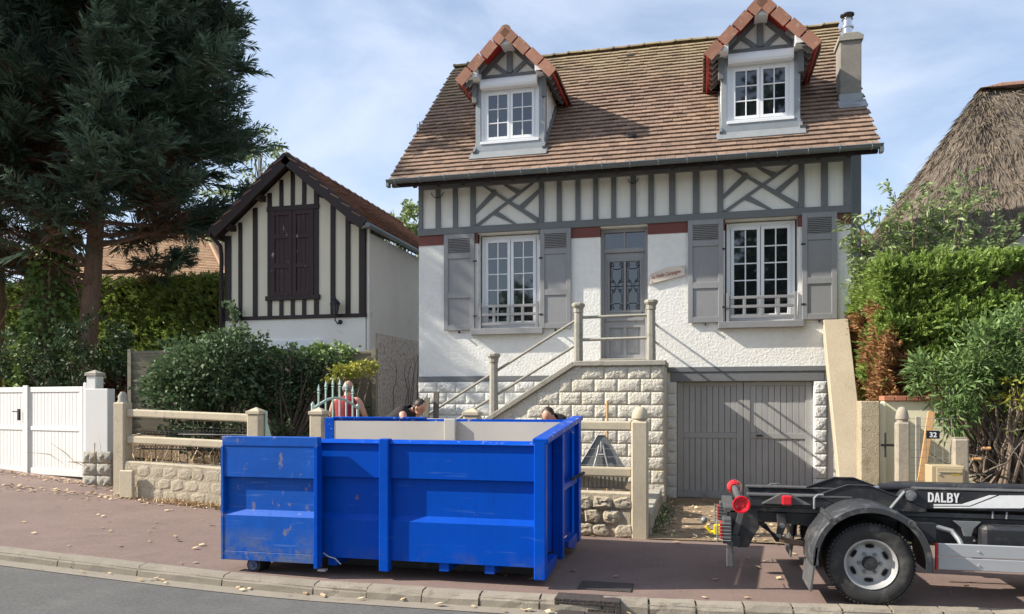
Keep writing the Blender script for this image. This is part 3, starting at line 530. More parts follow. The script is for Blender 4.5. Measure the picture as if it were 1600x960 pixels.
shutter(-4.80, -4.19, 3.115, 4.962, -1); shutter(-2.91, -2.33, 3.115, 4.966, 1); shutter(-0.22, 0.39, 3.155, 4.98, -1); shutter(1.70, 2.26, 3.165, 5.0, 1)
# front door
dr = sub('front_door', house); x0, x1, z0, z1 = DR; y = FY + 0.16
b = MB(); b.box(x0, x0 + 0.06, y - 0.03, y + 0.08, z0, z1); b.box(x1 - 0.06, x1, y - 0.03, y + 0.08, z0, z1); b.box(x0 + 0.06, x1 - 0.06, y - 0.03, y + 0.08, z1 - 0.07, z1); b.box(x0 + 0.06, x1 - 0.06, y - 0.035, y + 0.08, 4.50, 4.58)
b.box((x0 + x1) / 2 - 0.018, (x0 + x1) / 2 + 0.018, y - 0.02, y + 0.06, 4.58, z1 - 0.07); b.build('frame', 'shutter', dr, bevel=0.005)
for a, c in ((x0 + 0.06, (x0 + x1) / 2 - 0.018), ((x0 + x1) / 2 + 0.018, x1 - 0.06)):
    b = MB(); b.box(a, c, y + 0.02, y + 0.03, 4.58, z1 - 0.07); b.build('pane', 'glass', dr)
lx0, lx1 = x0 + 0.065, x1 - 0.065; xm = (lx0 + lx1) / 2
b = MB(); holes_wall(b, lx0, lx1, z0 + 0.01, 4.495, [(lx0 + 0.09, xm - 0.02, 3.43, 4.34), (xm + 0.02, lx1 - 0.09, 3.43, 4.34), (lx0 + 0.08, xm - 0.03, 2.62, 3.12), (xm + 0.03, lx1 - 0.08, 2.62, 3.12)], y, y + 0.045); b.build('leaf', 'shutter', dr)
b = MB(); b.box(lx0 + 0.02, lx1 - 0.02, y - 0.03, y, 3.24, 3.29); b.box(lx0 + 0.05, lx1 - 0.05, y - 0.014, y, 3.40, 3.43); b.box(lx0 + 0.05, lx1 - 0.05, y - 0.014, y, 4.34, 4.37)
b.box(lx0 + 0.05, lx0 + 0.08, y - 0.013, y, 3.43, 4.34); b.box(lx1 - 0.08, lx1 - 0.05, y - 0.013, y, 3.43, 4.34); b.build('moulding', 'shutter', dr, bevel=0.004)
for a, c in ((lx0 + 0.08, xm - 0.03), (xm + 0.03, lx1 - 0.08)):
    b = MB(); zc_ = 2.87; xc = (a + c) / 2; b.box(a, c, y + 0.03, y + 0.04, 2.62, 3.12)
    V = [(a + 0.04, y + 0.03, 2.66), (c - 0.04, y + 0.03, 2.66), (c - 0.04, y + 0.03, 3.08), (a + 0.04, y + 0.03, 3.08), (xc, y + 0.0, 2.78), (xc, y + 0.0, 2.96)]
    b.add(V, [(0, 1, 4), (1, 2, 5, 4), (2, 3, 5), (3, 0, 4, 5)]); b.build('panel', 'shutter', dr, recalc=True)
for a, c in ((lx0 + 0.09, xm - 0.02), (xm + 0.02, lx1 - 0.09)):
    b = MB(); b.box(a, c, y + 0.025, y + 0.031, 3.43, 4.34); b.build('pane', 'glass', dr)
    b = MB(); xc, hw = (a + c) / 2, (c - a) / 2 - 0.012; yy = y + 0.008; r0 = 0.0065
    def sp(cx, cz, r1, a0, turns, sgn=1):
        return [(cx + sgn * r1 * (1 - 0.75 * t) * math.cos(a0 + turns * 2 * math.pi * t), yy, cz + r1 * (1 - 0.75 * t) * math.sin(a0 + turns * 2 * math.pi * t)) for t in [i / 14 for i in range(15)]]
    for s_ in (-1, 1):
        b.tube([(xc + s_ * hw, yy, 3.44), (xc + s_ * hw, yy, 4.33)], r0, 6)
        b.tube([(xc + s_ * 0.09, yy, 3.58), (xc + s_ * 0.09, yy, 3.74), (xc + s_ * 0.02, yy, 3.84), (xc + s_ * 0.02, yy, 3.93), (xc + s_ * 0.09, yy, 4.03), (xc + s_ * 0.09, yy, 4.19)], r0, 6)
        for cz, a0 in ((3.80, 0.5), (3.97, -0.5)): b.tube(sp(xc + s_ * 0.065, cz, 0.035, a0, 1.2, s_), r0, 6)
        for cz in (3.49, 4.28): b.tube(sp(xc + s_ * 0.085, cz, 0.042, 0.3, 1.2, s_), r0, 6)
    b.tube([(xc - hw, yy, 3.885), (xc + hw, yy, 3.885)], r0, 6)
    for cz, s_ in ((3.50, 1), (4.27, -1)): b.tube([(xc + hw * math.cos(t), yy, cz + s_ * 0.07 * math.sin(t)) for t in [math.pi * i / 10 for i in range(11)]], r0, 6)
    b.build('grille', 'iron', dr)
b = MB(); b.lathe([(0.025, 0), (0.025, -0.015), (0.012, -0.02), (0.012, -0.05), (0.03, -0.06), (0.03, -0.085), (0.01, -0.095)], (lx1 - 0.04, y, 3.36), 'y', 12); b.build('door_knob', 'iron', dr, smooth=True)
b = MB(); b.box(DR[0] - 0.02, DR[1] + 0.02, FY - 0.06, FY + 0.15, 2.47, 2.538); b.build('threshold', 'conc', house, bevel=0.006)
# band courses, garage lintel
b = MB(); b.box(HX0 - 0.002, -0.64, FY - 0.04, FY + 0.05, 2.14, 2.24); b.build('band_course', 'grey', house, bevel=0.006)
b = MB(); b.box(-0.62, 2.10, FY - 0.05, FY + 0.05, 2.28, 2.37); b.build('band_course', 'grey', house, bevel=0.006)
b = MB(); b.box(-0.52, 2.06, FY - 0.035, FY + 0.05, 2.112, 2.278); b.build('garage_lintel', 'grey', house, bevel=0.006)
# moulded blocks of the plinth and the garage piers
BL = [block_mesh('block', 0.375, 0.205, 0.026, 'block', s, 11, 7, rough=0.6, flat=True) for s in range(7)]
BS = [block_mesh('block', 0.205, 0.205, 0.026, 'block', 30 + s, 7, 7, rough=0.6, flat=True) for s in range(4)]
BLC = [block_mesh('block', 0.375, 0.208, 0.026, 'blockcream', s, 11, 7, rough=0.6, flat=True) for s in range(7)]
BSC = [block_mesh('block', 0.205, 0.208, 0.026, 'blockcream', 30 + s, 7, 7, rough=0.6, flat=True) for s in range(4)]
pl = sub('plinth', house)
b = MB(); b.box(HX0 + 0.003, -0.64, FY - 0.022, FY - 0.001, 0.05, 2.139); b.build('mortar', 'block', pl)
for j in range(9):
    zc_ = 2.03 - j * 0.218; x = HX0 + 0.19 - (0.19 if j % 2 else 0)
    while x < -2.6:
        if x - 0.19 >= HX0 - 0.01: piece('block', rnd.choice(BL), pl, (x, FY - 0.022, zc_))
        elif j % 2: piece('block', rnd.choice(BS), pl, (HX0 + 0.105, FY - 0.022, zc_), (0, 0, 0), (0.9, 1, 1))
        x += 0.385
for px0, px1 in ((-0.64, -0.43), (1.90, 2.11)):
    b = MB(); b.box(px0, px1, FY - 0.02, FY - 0.001, 0.0, 2.11); b.build('mortar', 'block', pl)
    for j in range(10): piece('block', rnd.choice(BS), pl, ((px0 + px1) / 2, FY - 0.02, 0.11 + j * 0.21), (0, rnd.choice((0, math.pi)), 0))
# garage door: framed leaves with single boards
gd_ = sub('garage_door', house); gy_ = FY + 0.10
for a, c in ((GD[0] + 0.01, 0.73), (0.74, GD[1] - 0.01)):
    b = MB(); b.box(a, a + 0.11, gy_ - 0.012, gy_ + 0.05, 0.03, 2.10); b.box(c - 0.11, c, gy_ - 0.012, gy_ + 0.05, 0.03, 2.10)
    for za, zb in ((0.03, 0.15), (1.10, 1.20), (2.03, 2.10)): b.box(a + 0.11, c - 0.11, gy_ - 0.011, gy_ + 0.05, za, zb)
    b.build('leaf_frame', 'garage', gd_, bevel=0.004)
    n = 9; wv = (c - a - 0.22) / n
    for k in range(n):
        for za, zb in ((0.15, 1.10), (1.20, 2.03)):
            b = MB(); yo = rnd.uniform(-0.003, 0.003); b.box(a + 0.11 + k * wv + 0.003, a + 0.11 + (k + 1) * wv - 0.003, gy_ + 0.004 + yo, gy_ + 0.03, za, zb); b.build('board', 'garage', gd_, bevel=0.004)
    b = MB(); b.box(a + 0.1, c - 0.1, gy_ + 0.031, gy_ + 0.05, 0.1, 2.05); b.build('backing', 'darkin', gd_)
b = MB(); b.box(0.95, 1.06, gy_ - 0.035, gy_ - 0.012, 1.14, 1.165); b.build('latch', 'iron', gd_)
# name board
sg = at(1016, 444, FY); sg2 = at(1070, 432, FY); nb = empty('name_board', (-0.59, FY - 0.04, 3.98), 'pale slanted house name board between door and right window', 'sign')
b = MB(); b.prism_y([(-0.885, 3.875), (-0.275, 4.01), (-0.275, 4.19), (-0.60, 4.165), (-0.885, 4.05)], FY - 0.045, FY - 0.012); b.build('board', 'signwood', nb, bevel=0.003)
text('La Vieille Campagne', -0.855, 3.965, FY - 0.047, 0.088, 'signink', nb, 'lettering', bold=0.0012, sx=0.72, rot=R(10.5), shear=0.25)
b = MB(); [b.lathe([(0.008, 0), (0.008, -0.01)], (xx, FY - 0.045, zz), 'y', 8) for xx, zz in ((-0.31, 4.155), (-0.855, 3.915))]; b.build('screw', 'iron', nb)

# ---- main roof
rf = sub('roof', house); RX0, RX1 = -5.69, 2.83
b = MB(); t_ = 0.10
b.prism_x([(EAVE_Y + 0.03, EAVE_Z - 0.06), (RIDGE_Y, RIDGE_Z - 0.06), (2 * RIDGE_Y - EAVE_Y, EAVE_Z - 0.06), (2 * RIDGE_Y - EAVE_Y, EAVE_Z - 0.16), (RIDGE_Y, RIDGE_Z - 0.2), (EAVE_Y + 0.03, EAVE_Z - 0.16)], RX0 + 0.03, RX1 - 0.03)
b.build('deck', 'brown', rf)
def tile_field(mb, org, eu, ev, width, length, tw, ex, th=0.022, jit=1.0, skip=None, first=0, lift=0.050):
    """overlapping plain tiles: eu along the course, ev up the slope"""
    eu, ev = Vector(eu).normalized(), Vector(ev).normalized(); n = eu.cross(ev).normalized(); rows = int(length / ex); org = Vector(org)
    for j in range(first, rows):
        sh = (j % 2) * tw / 2; cols = int(width / tw) + 1
        for i in range(cols + 1):
            u0 = i * tw - sh; u1 = u0 + tw - 0.004
            u0, u1 = max(u0, -0.012 if j % 2 else 0.01), min(u1, width + (0.012 if j % 2 else -0.01))
            if u1 - u0 < 0.02: continue
            v0 = j * ex + rnd.uniform(-0.006, 0.006) * jit; v1 = v0 + ex * 1.35
            if skip and skip((u0 + u1) / 2, v0): continue
            h0 = lift + rnd.uniform(-0.005, 0.007) * jit; h1 = 0.008; tw_ = rnd.uniform(-0.003, 0.003) * jit
            A = org + eu * u0 + ev * v0; B = org + eu * u1 + ev * (v0 + rnd.uniform(-0.003, 0.003)); C = org + eu * u1 + ev * v1; D = org + eu * u0 + ev * v1
            mb.tone = min(1, max(0, rnd.gauss(0.5, 0.17)))
            mb.add([A + n * (h0 - th), B + n * (h0 - th + tw_), C + n * (h1 - th), D + n * (h1 - th), A + n * h0, B + n * (h0 + tw_), C + n * h1, D + n * h1],
                   [(4, 5, 6, 7), (0, 1, 5, 4), (1, 2, 6, 5), (3, 0, 4, 7)])
b = MB(); sl_len = math.hypot(RIDGE_Y - EAVE_Y, RIDGE_Z - EAVE_Z)
tile_field(b, (RX0, EAVE_Y - 0.02, EAVE_Z - 0.055), (1, 0, 0), (0, RIDGE_Y - EAVE_Y, RIDGE_Z - EAVE_Z), RX1 - RX0, sl_len, 0.17, 0.163, first=6)
tag(b.build('roof_tiles', 'tile', rf, recalc=False), kind='stuff')
b = MB(); tile_field(b, (RX1, 2 * RIDGE_Y - EAVE_Y + 0.02, EAVE_Z - 0.055), (-1, 0, 0), (0, -(RIDGE_Y - EAVE_Y), RIDGE_Z - EAVE_Z), RX1 - RX0, sl_len, 0.34, 0.163)
tag(b.build('rear_roof_tiles', 'tile', rf, recalc=False), kind='stuff')
# the six lowest courses: every tile its own piece
RTV = []
for k in range(8):
    t_me = MB(); t_me.tone = (k + 0.5) / 8; w_ = 0.166; l_ = 0.163 * 1.35
    t_me.add([(0, 0, 0.027), (w_, 0, 0.027 + 0.003 * (k % 3 - 1)), (w_, l_, -0.014), (0, l_, -0.014), (0, 0, 0.050), (w_, 0, 0.050 + 0.003 * (k % 3 - 1)), (w_, l_, 0.008), (0, l_, 0.008)], [(4, 5, 6, 7), (0, 1, 5, 4), (1, 2, 6, 5), (3, 0, 4, 7)])
    me = bpy.data.meshes.new('roof_tile'); me.from_pydata(t_me.v, [], t_me.f); at_ = me.attributes.new('tone', 'FLOAT', 'FACE'); at_.data.foreach_set('value', t_me.t); me.materials.append(M['tile']); RTV.append(me)
pit = math.atan2(RIDGE_Z - EAVE_Z, RIDGE_Y - EAVE_Y); ev_ = Vector((0, math.cos(pit), math.sin(pit)))
for j in range(6):
    i = 0; x_ = RX0 - (0.085 if j % 2 else 0.0)
    while x_ < RX1 - 0.05:
        xa = max(x_, RX0 - 0.012); wx_ = min(x_ + 0.166, RX1 + 0.012) - xa
        if wx_ > 0.03:
            p = Vector((xa, EAVE_Y - 0.02, EAVE_Z - 0.055)) + ev_ * (j * 0.163 + rnd.uniform(-0.006, 0.006))
            piece('roof_tile', RTV[min(7, max(0, int(rnd.gauss(4.0, 1.4))))], rf, p, (pit + rnd.uniform(-0.008, 0.012), rnd.uniform(-0.008, 0.008), 0), (wx_ / 0.166, 1, 1))
        x_ += 0.17
def half_tile(L_, r, seed, m, flare=0.012):
    mb = MB(); n = 7; V = []
    for i, (yy, rr) in enumerate(((0, r + flare), (L_ * 0.12, r + flare), (L_ * 0.14, r), (L_, r - 0.006))):
        V += [(yy, rr * math.cos(math.pi * k / (n - 1)), rr * 0.8 * math.sin(math.pi * k / (n - 1))) for k in range(n)]
    mb.add(V, [(i * n + k, i * n + k + 1, (i + 1) * n + k + 1, (i + 1) * n + k) for i in range(3) for k in range(n - 1)] + [tuple(range(n)), tuple(range(3 * n, 4 * n))])
    me = bpy.data.meshes.new('ridge_tile'); me.from_pydata(mb.v, [], mb.f); me.materials.append(M[m]); return me
RT = half_tile(0.345, 0.085, 1, 'tile')
n = 25
for i in range(n): piece('ridge_tile', RT, rf, (RX0 + (RX1 - RX0) * i / n, RIDGE_Y + rnd.uniform(-0.01, 0.01), RIDGE_Z + 0.0 + rnd.uniform(-0.008, 0.008)), (rnd.uniform(-0.05, 0.05), rnd.uniform(-0.02, 0.02), rnd.uniform(-0.02, 0.02)))
for px_v, py_v in ((985, 88), (988, 214)):                  # two roof vents
    yv = 13.6
    for _ in range(40): xv, zv = at(px_v, py_v, yv); yv += (roof_y(zv) - yv) * 0.5
    b = MB(); b.obox((xv, yv - 0.02, roof_z(yv) + 0.012), (0.075, 0, 0), ev_ * 0.05, Vector((0, -math.sin(pit), math.cos(pit))) * 0.012); b.build('vent_tile', 'darkin', rf)
b = MB(); b.obox((0.5, EAVE_Y - 0.045, EAVE_Z - 0.045), (2.3, 0, 0), ev_ * 0.045, Vector((0, -math.sin(pit), math.cos(pit))) * 0.006); b.build('eaves_strip', 'alu', rf)
# gutter with brackets, rafter tails
b = MB(); n = 10; gyc, gzc, gr_ = EAVE_Y - 0.075, EAVE_Z - 0.06, 0.065
pr = [(gyc + gr_ * math.cos(math.pi + math.pi * k / n), gzc + gr_ * math.sin(math.pi + math.pi * k / n)) for k in range(n + 1)]; pr += [(y_ * 0.86 + gyc * 0.14, (z_ - gzc) * 0.86 + gzc) for y_, z_ in pr[::-1]]
b.prism_x(pr, RX0 - 0.02, RX1 + 0.02); b.tube([(RX0 - 0.02, gyc - gr_, gzc), (RX1 + 0.02, gyc - gr_, gzc)], 0.012, 6)
gu = b.build('gutter', 'gutter', house, smooth=True)
for i in range(18):
    xx = RX0 + 0.15 + i * (RX1 - RX0 - 0.3) / 17; b = MB(); b.tube([(xx, gyc + 1.08 * gr_ * math.cos(math.pi + math.pi * k / 8), gzc + 1.08 * gr_ * math.sin(math.pi + math.pi * k / 8)) for k in range(9)], 0.007, 5)
    b.box(xx - 0.014, xx + 0.014, gyc - 0.08, gyc - 0.06, gzc + 0.0, gzc + 0.03); b.build('bracket', 'zinc', gu)
b = MB(); b.box(RX1 - 0.03, RX1 + 0.022, gyc - 0.07, gyc + 0.06, gzc - 0.13, gzc - 0.05); b.box(RX0 - 0.022, RX0 + 0.03, gyc - 0.05, gyc + 0.06, gzc - 0.12, gzc - 0.05); b.build('end_board', 'gutter', house)
for i in range(17):
    xx = HX0 + 0.12 + i * (HX1 - HX0 - 0.24) / 16
    b = MB(); b.obox((xx, (EAVE_Y + FY) / 2 + 0.05, roof_z((EAVE_Y + FY) / 2 + 0.05) - 0.20), (0.035, 0, 0), Vector((0, 1, RS)).normalized() * 0.42, Vector((0, -RS, 1)).normalized() * 0.045); b.build('rafter_tail', 'brown', house)
b = MB(); b.add([(RX0 + 0.04, EAVE_Y + 0.04, EAVE_Z - 0.17), (RX1 - 0.04, EAVE_Y + 0.04, EAVE_Z - 0.17), (RX1 - 0.04, FY, roof_z(FY) - 0.26), (RX0 + 0.04, FY, roof_z(FY) - 0.26)], [(0, 1, 2, 3)]); b.build('soffit', 'grey', house)
# cable loops under the gutter
for cx, r_ in ((-4.93, 0.12), (-1.19, 0.09)):
    b = MB(); b.tube([(cx + r_ * math.cos(t), FY - 0.06, 5.79 + r_ * 0.9 * math.sin(t)) for t in [math.pi + math.pi * i / 12 for i in range(13)]], 0.008, 6); b.build('cable', 'iron', house)

# ---- chimney on the right gable
ch = sub('chimney', house); cx0, cx1, cy0, cy1 = 2.41, 2.765, 14.67, 15.12
b = MB(); b.box(cx0, cx1, cy0, cy1, 6.4, 8.22); b.build('stack', 'chimney', ch, bevel=0.012)
b = MB(); b.box(HX1 + 0.002, cx1 - 0.002, cy0 + 0.002, cy1 - 0.002, 0.0, 6.38); b.build('breast', 'grey', ch, bevel=0.01)
b = MB(); b.prism_y([(cx0 - 0.03, 8.16), (cx1 + 0.03, 8.16), (cx1 + 0.03, 8.24), (cx1 - 0.07, 8.30), (cx0 + 0.07, 8.30), (cx0 - 0.03, 8.24)], cy0 - 0.03, cy1 + 0.03); b.build('cap', 'conc', ch, bevel=0.008)
b = MB(); b.lathe([(0.085, 8.29), (0.085, 8.47), (0.11, 8.48), (0.11, 8.51), (0.075, 8.52), (0.075, 8.63), (0.10, 8.64), (0.02, 8.66)], ((cx0 + cx1) / 2 - 0.02, (cy0 + cy1) / 2, 0), 'z', 20); b.build('flue', 'stainless', ch, smooth=True)
b = MB(); b.lathe([(0.12, 8.71), (0.12, 8.73)], ((cx0 + cx1) / 2 - 0.02, (cy0 + cy1) / 2, 0), 'z', 20)
for k in range(3): b.tube([((cx0 + cx1) / 2 - 0.02 + 0.07 * math.cos(k * 2.1), (cy0 + cy1) / 2 + 0.07 * math.sin(k * 2.1), 8.60), ((cx0 + cx1) / 2 - 0.02 + 0.09 * math.cos(k * 2.1), (cy0 + cy1) / 2 + 0.09 * math.sin(k * 2.1), 8.715)], 0.006, 5)
b.build('flue_cap', 'iron', ch)
b = MB(); d_ = Vector((0, 1, RS)).normalized(); n_ = Vector((0, -RS, 1)).normalized(); pc = Vector(((cx0 + cx1) / 2 + 0.01, cy0 - 0.10, roof_z(cy0 - 0.10) + 0.02)); b.obox(pc, (0.235, 0, 0), d_ * 0.14, n_ * 0.012); b.box(cx0 - 0.015, cx1 + 0.015, cy0 - 0.015, cy1 + 0.015, roof_z(cy0) - 0.05, roof_z(cy0) + 0.14); b.build('flashing', 'zinc', ch, bevel=0.004)
# ---- dormers
VT = block_mesh('verge_tile', 0.30, 0.17, 0.0, 'verge', 5, 2, 2)
def verge_mesh():
    mb = MB(); L_, wdt, dr_ = 0.30, 0.20, 0.175; th = 0.018     # origin at the lower outer corner; x up the slope, y back, z normal
    mb.box(0, L_, 0.0, wdt, 0.0, th); mb.box(0, L_, -th, 0.0, -dr_, th)
    me = bpy.data.meshes.new('verge_tile'); me.from_pydata(mb.v, [], mb.f); me.materials.append(M['verge']); return me
VT = verge_mesh()
def dormer(x0, x1):
    dm = sub('dormer', house); y = 14.075; xc = (x0 + x1) / 2; hw = 0.93; za, ze = 8.62, 7.74; sl_ = (za - ze) / hw; yf = 13.70
    zb = roof_z(y) - 0.02
    pk = lambda x_: za - abs(x_ - xc) * sl_
    wx0, wx1, wz0, wz1 = x0 + 0.135, x1 - 0.135, 6.68, 7.66
    b = MB(); holes_wall(b, x0, x1, zb, 7.86, [(wx0, wx1, wz0, wz1)], y, y + 0.12); b.build('front', 'pvc', dm)
    b = MB(); b.prism_y([(x0 + 0.03, 7.862), (x1 - 0.03, 7.862), (x1 - 0.03, pk(x1) - 0.08), (xc, za - 0.12), (x0 + 0.03, pk(x0) - 0.08)], y + 0.01, y + 0.12); b.build('gable', 'infill', dm)
    # cheeks
    for s_, xx in ((-1, x0), (1, x1)):
        b = MB(); xa, xb = (xx, xx + 0.10) if s_ < 0 else (xx - 0.10, xx)
        b.prism_x([(y + 0.121, roof_z(y + 0.121) - 0.05), (y + 0.121, 7.80), (roof_y(7.80), 7.80)], xa, xb); b.build('cheek', 'infill', dm)
        for k in range(3):
            yy = y + 0.15 + 0.26 * k; zl = roof_z(yy) ; b = MB(); b.box(xx - 0.012, xx + 0.012, yy, yy + 0.06, zl, 7.80); b.build('cheek_batten', 'pvc' if k else 'grey', dm)
        b = MB(); e = Vector((0, 1, RS)).normalized(); p = Vector((xx + s_ * 0.02, y + 0.5, roof_z(y + 0.5) + 0.05)); b.obox(p, (0.022, 0, 0), e * 0.85, Vector((0, -RS, 1)).normalized() * 0.05); b.build('flashing', 'grey', dm)
        # corner post and bracket
        b = MB(); b.box(xx - (0.012 if s_ < 0 else 0.085), xx + (0.085 if s_ < 0 else 0.012), y - 0.03, y - 0.001, zb + 0.02, 7.86); b.build('post', 'zinc', dm, bevel=0.004)
        bx = xx + s_ * 0.02; b = MB(); b.box(bx - 0.045, bx + 0.045, y - 0.10, y - 0.031, 7.42, 7.80); b.build('bracket', 'grey', dm, bevel=0.005)
        b = MB(); b.prism_y([(bx - 0.12, 7.80), (bx + 0.12, 7.80), (bx + 0.12, pk(bx + 0.12) - 0.12), (bx - 0.12, pk(bx - 0.12) - 0.12)], yf + 0.03, y - 0.02); b.build('purlin_end', 'pvc', dm, bevel=0.006)
    b = MB(); b.prism_y([(xc - 0.11, za - 0.27), (xc + 0.11, za - 0.27), (xc + 0.11, za - 0.22), (xc, za - 0.12), (xc - 0.11, za - 0.22)], yf + 0.03, y); b.build('purlin_end', 'pvc', dm, bevel=0.006)
    # gable timbers
    b = MB(); b.box(x0 + 0.05, x1 - 0.05, y - 0.025, y + 0.009, 7.865, 7.945); b.build('tie_beam', 'grey', dm, bevel=0.004)
    b = MB(); b.box(xc - 0.05, xc + 0.05, y - 0.05, y + 0.009, 7.946, za - 0.27); b.build('king_post', 'grey', dm, bevel=0.004)
    for s_ in (-1, 1):
        b = MB(); b.bar((xc + s_ * 0.07, y - 0.008, 7.95), (xc + s_ * 0.40, y - 0.008, 8.22), 0.03, 0.075, up=(0, 0, 1)); b.build('brace', 'grey', dm)
        b = MB(); b.bar((xc + s_ * 0.02, y - 0.005, za - 0.16), (xc + s_ * 0.62, y - 0.005, pk(xc + 0.62) - 0.16), 0.03, 0.09, up=(0, 0, 1)); b.build('rake_board', 'grey', dm)
    # roller shutter box
    b = MB(); q = [(y - 0.002, 7.66), (y - 0.13, 7.66), (y - 0.15, 7.70), (y - 0.15, 7.77), (y - 0.125, 7.825), (y - 0.07, 7.858), (y - 0.002, 7.858)]; b.prism_x(q, x0 + 0.10, x1 - 0.10); b.build('shutter_box', 'pvc', dm, bevel=0.004)
    b = MB(); b.box(wx0 - 0.05, wx1 + 0.05, y - 0.06, y - 0.001, wz0 - 0.05, wz0); b.build('sill', 'pvc', dm, bevel=0.004)
    b = MB(); b.box(x0 - 0.02, x1 + 0.02, y - 0.045, y - 0.002, zb - 0.02, wz0 - 0.05); b.obox((xc, y - 0.15, roof_z(y - 0.15) + 0.035), ((x1 - x0) / 2 + 0.09, 0, 0), Vector((0, 1, RS)).normalized() * 0.12, Vector((0, -RS, 1)).normalized() * 0.008); b.build('apron', 'zinc', dm, bevel=0.003)
    # the two casements
    fr = 0.045; xm = xc; st = 0.05; yy = y + 0.02
    b = MB(); b.box(wx0, wx0 + fr, yy, yy + 0.06, wz0, wz1); b.box(wx1 - fr, wx1, yy, yy + 0.06, wz0, wz1); b.box(wx0 + fr, wx1 - fr, yy, yy + 0.06, wz1 - fr, wz1); b.box(wx0 + fr, wx1 - fr, yy, yy + 0.06, wz0, wz0 + fr); b.build('window_frame', 'pvc', dm, bevel=0.003)
    for a, c in ((wx0 + fr, xm - 0.004), (xm + 0.004, wx1 - fr)):
        y2 = yy - 0.015; zb_, zt = wz0 + fr, wz1 - fr; b = MB(); b.box(a, a + st, y2, y2 + 0.05, zb_, zt); b.box(c - st, c, y2, y2 + 0.05, zb_, zt); b.box(a + st, c - st, y2, y2 + 0.05, zt - st, zt); b.box(a + st, c - st, y2, y2 + 0.05, zb_, zb_ + st)
        gx0, gx1, gz0, gz1 = a + st, c - st, zb_ + st, zt - st; mw = 0.010; xx = (gx0 + gx1) / 2
        b.box(xx - mw, xx + mw, y2 + 0.008, y2 + 0.04, gz0, gz1)
        for k in (1, 2):
            zz = gz0 + (gz1 - gz0) * k / 3; b.box(gx0, xx - mw, y2 + 0.009, y2 + 0.039, zz - mw, zz + mw); b.box(xx + mw, gx1, y2 + 0.009, y2 + 0.039, zz - mw, zz + mw)
        b.build('casement', 'pvc', dm, bevel=0.003)
        for q in range(2):
            for k in range(3):
                p = MB(); t1 = rnd.uniform(-0.003, 0.003); p.box(gx0 + (gx1 - gx0) * q / 2, gx0 + (gx1 - gx0) * (q + 1) / 2, y2 + 0.022, y2 + 0.028, gz0 + (gz1 - gz0) * k / 3, gz0 + (gz1 - gz0) * (k + 1) / 3)
                p.v = [(v[0], v[1] + (t1 if v[2] > gz0 + (gz1 - gz0) * (k + 0.5) / 3 else -t1), v[2]) for v in p.v]; p.build('pane', 'glass', dm)
    # roof of the dormer
    for s_ in (-1, 1):
        d = Vector((s_ * hw, 0, -(za - ze))).normalized(); nn = Vector((s_ * (za - ze), 0, hw)).normalized()
        L_ = math.hypot(hw, za - ze)
        A = Vector((xc, yf + 0.02, za)); B = A + d * L_; yb_t, yb_b = roof_y(za), roof_y(ze)
        V = [A - nn * 0.02, B - nn * 0.02, Vector((B.x, yb_b, B.z)) - nn * 0.02, Vector((A.x, yb_t, A.z)) - nn * 0.02]; V2 = [v - nn * 0.035 for v in V]
        b = MB(); b.add(V + V2, [(0, 1, 2, 3), (7, 6, 5, 4), (0, 4, 5, 1), (1, 5, 6, 2), (2, 6, 7, 3), (3, 7, 4, 0)]); b.build('roof_boarding', 'redunder', dm)
        for k in range(6):                                   # exposed rafters under the eaves
            yy_ = yf + 0.18 + k * 0.24; b = MB(); p0 = Vector((xc, yy_, za)) + d * (L_ * 0.52) - nn * 0.095; p1 = Vector((xc, yy_, za)) + d * (L_ * 0.97) - nn * 0.095
            if yy_ < roof_y(p1.z) - 0.05: b.bar(p0, p1, 0.07, 0.075, up=nn); b.build('rafter', 'grey', dm)
        b = MB(); ex = 0.163; org = Vector((B.x, yf + 0.1, B.z)) + d * 0.03 - nn * 0.01
        tile_field(b, org if s_ > 0 else Vector((org.x, yb_t, org.z)), (0, 1, 0) if s_ > 0 else (0, -1, 0), -d, yb_t - yf - 0.1, L_, 0.17, ex, skip=(lambda u, v, s_=s_: (yf + 0.1 + u if s_ > 0 else yb_t - u) > roof_y(ze + v * (za - ze) / L_) + 0.1))
        tag(b.build('dormer_tiles', 'tile', dm, recalc=False), kind='stuff')
        for k in range(4):                                   # verge tiles, each its own piece
            L4 = L_ / 4; o = piece('verge_tile', VT, dm, (0, 0, 0)); base = B - d * (k * (L_ + 0.04) / 4) + nn * (0.03 + 0.004 * (k % 2))
            mx = Matrix(((-d.x, 0, nn.x), (0, 1, 0), (-d.z, 0, nn.z))); mx = Matrix((( -d.x, 0.0, nn.x), (0.0, 1.0, 0.0), (-d.z, 0.0, nn.z)))
            o.matrix_local = Matrix.Translation(Vector((base.x, yf, base.z)) - W[dm.name]) @ (mx.to_4x4()) @ Matrix.Rotation(R(-3.0) if True else 0, 4, 'Y')
    n = 9
    for k in range(n):
        yy_ = yf + 0.02 + k * 0.30
        if yy_ < roof_y(za) - 0.1: piece('ridge_tile', RT, dm, (xc, yy_, za + 0.01), (0, 0, R(90)), (1.0, 1.0, 1.0))
    return dm
dormer(-4.15, -2.845); dormer(0.365, 1.655)
# buttress at the right corner
bt = MB(); bt.prism_x([(FY - 0.005, 2.86), (FY - 0.005, 3.16), (14.04, 3.16), (12.18, 0.0), (12.42, 0.0)], 2.04, 2.44)
tag(bt.build('buttress', 'beige', bevel=0.012), 'sloping beige rendered buttress against the right corner of the house', 'buttress')
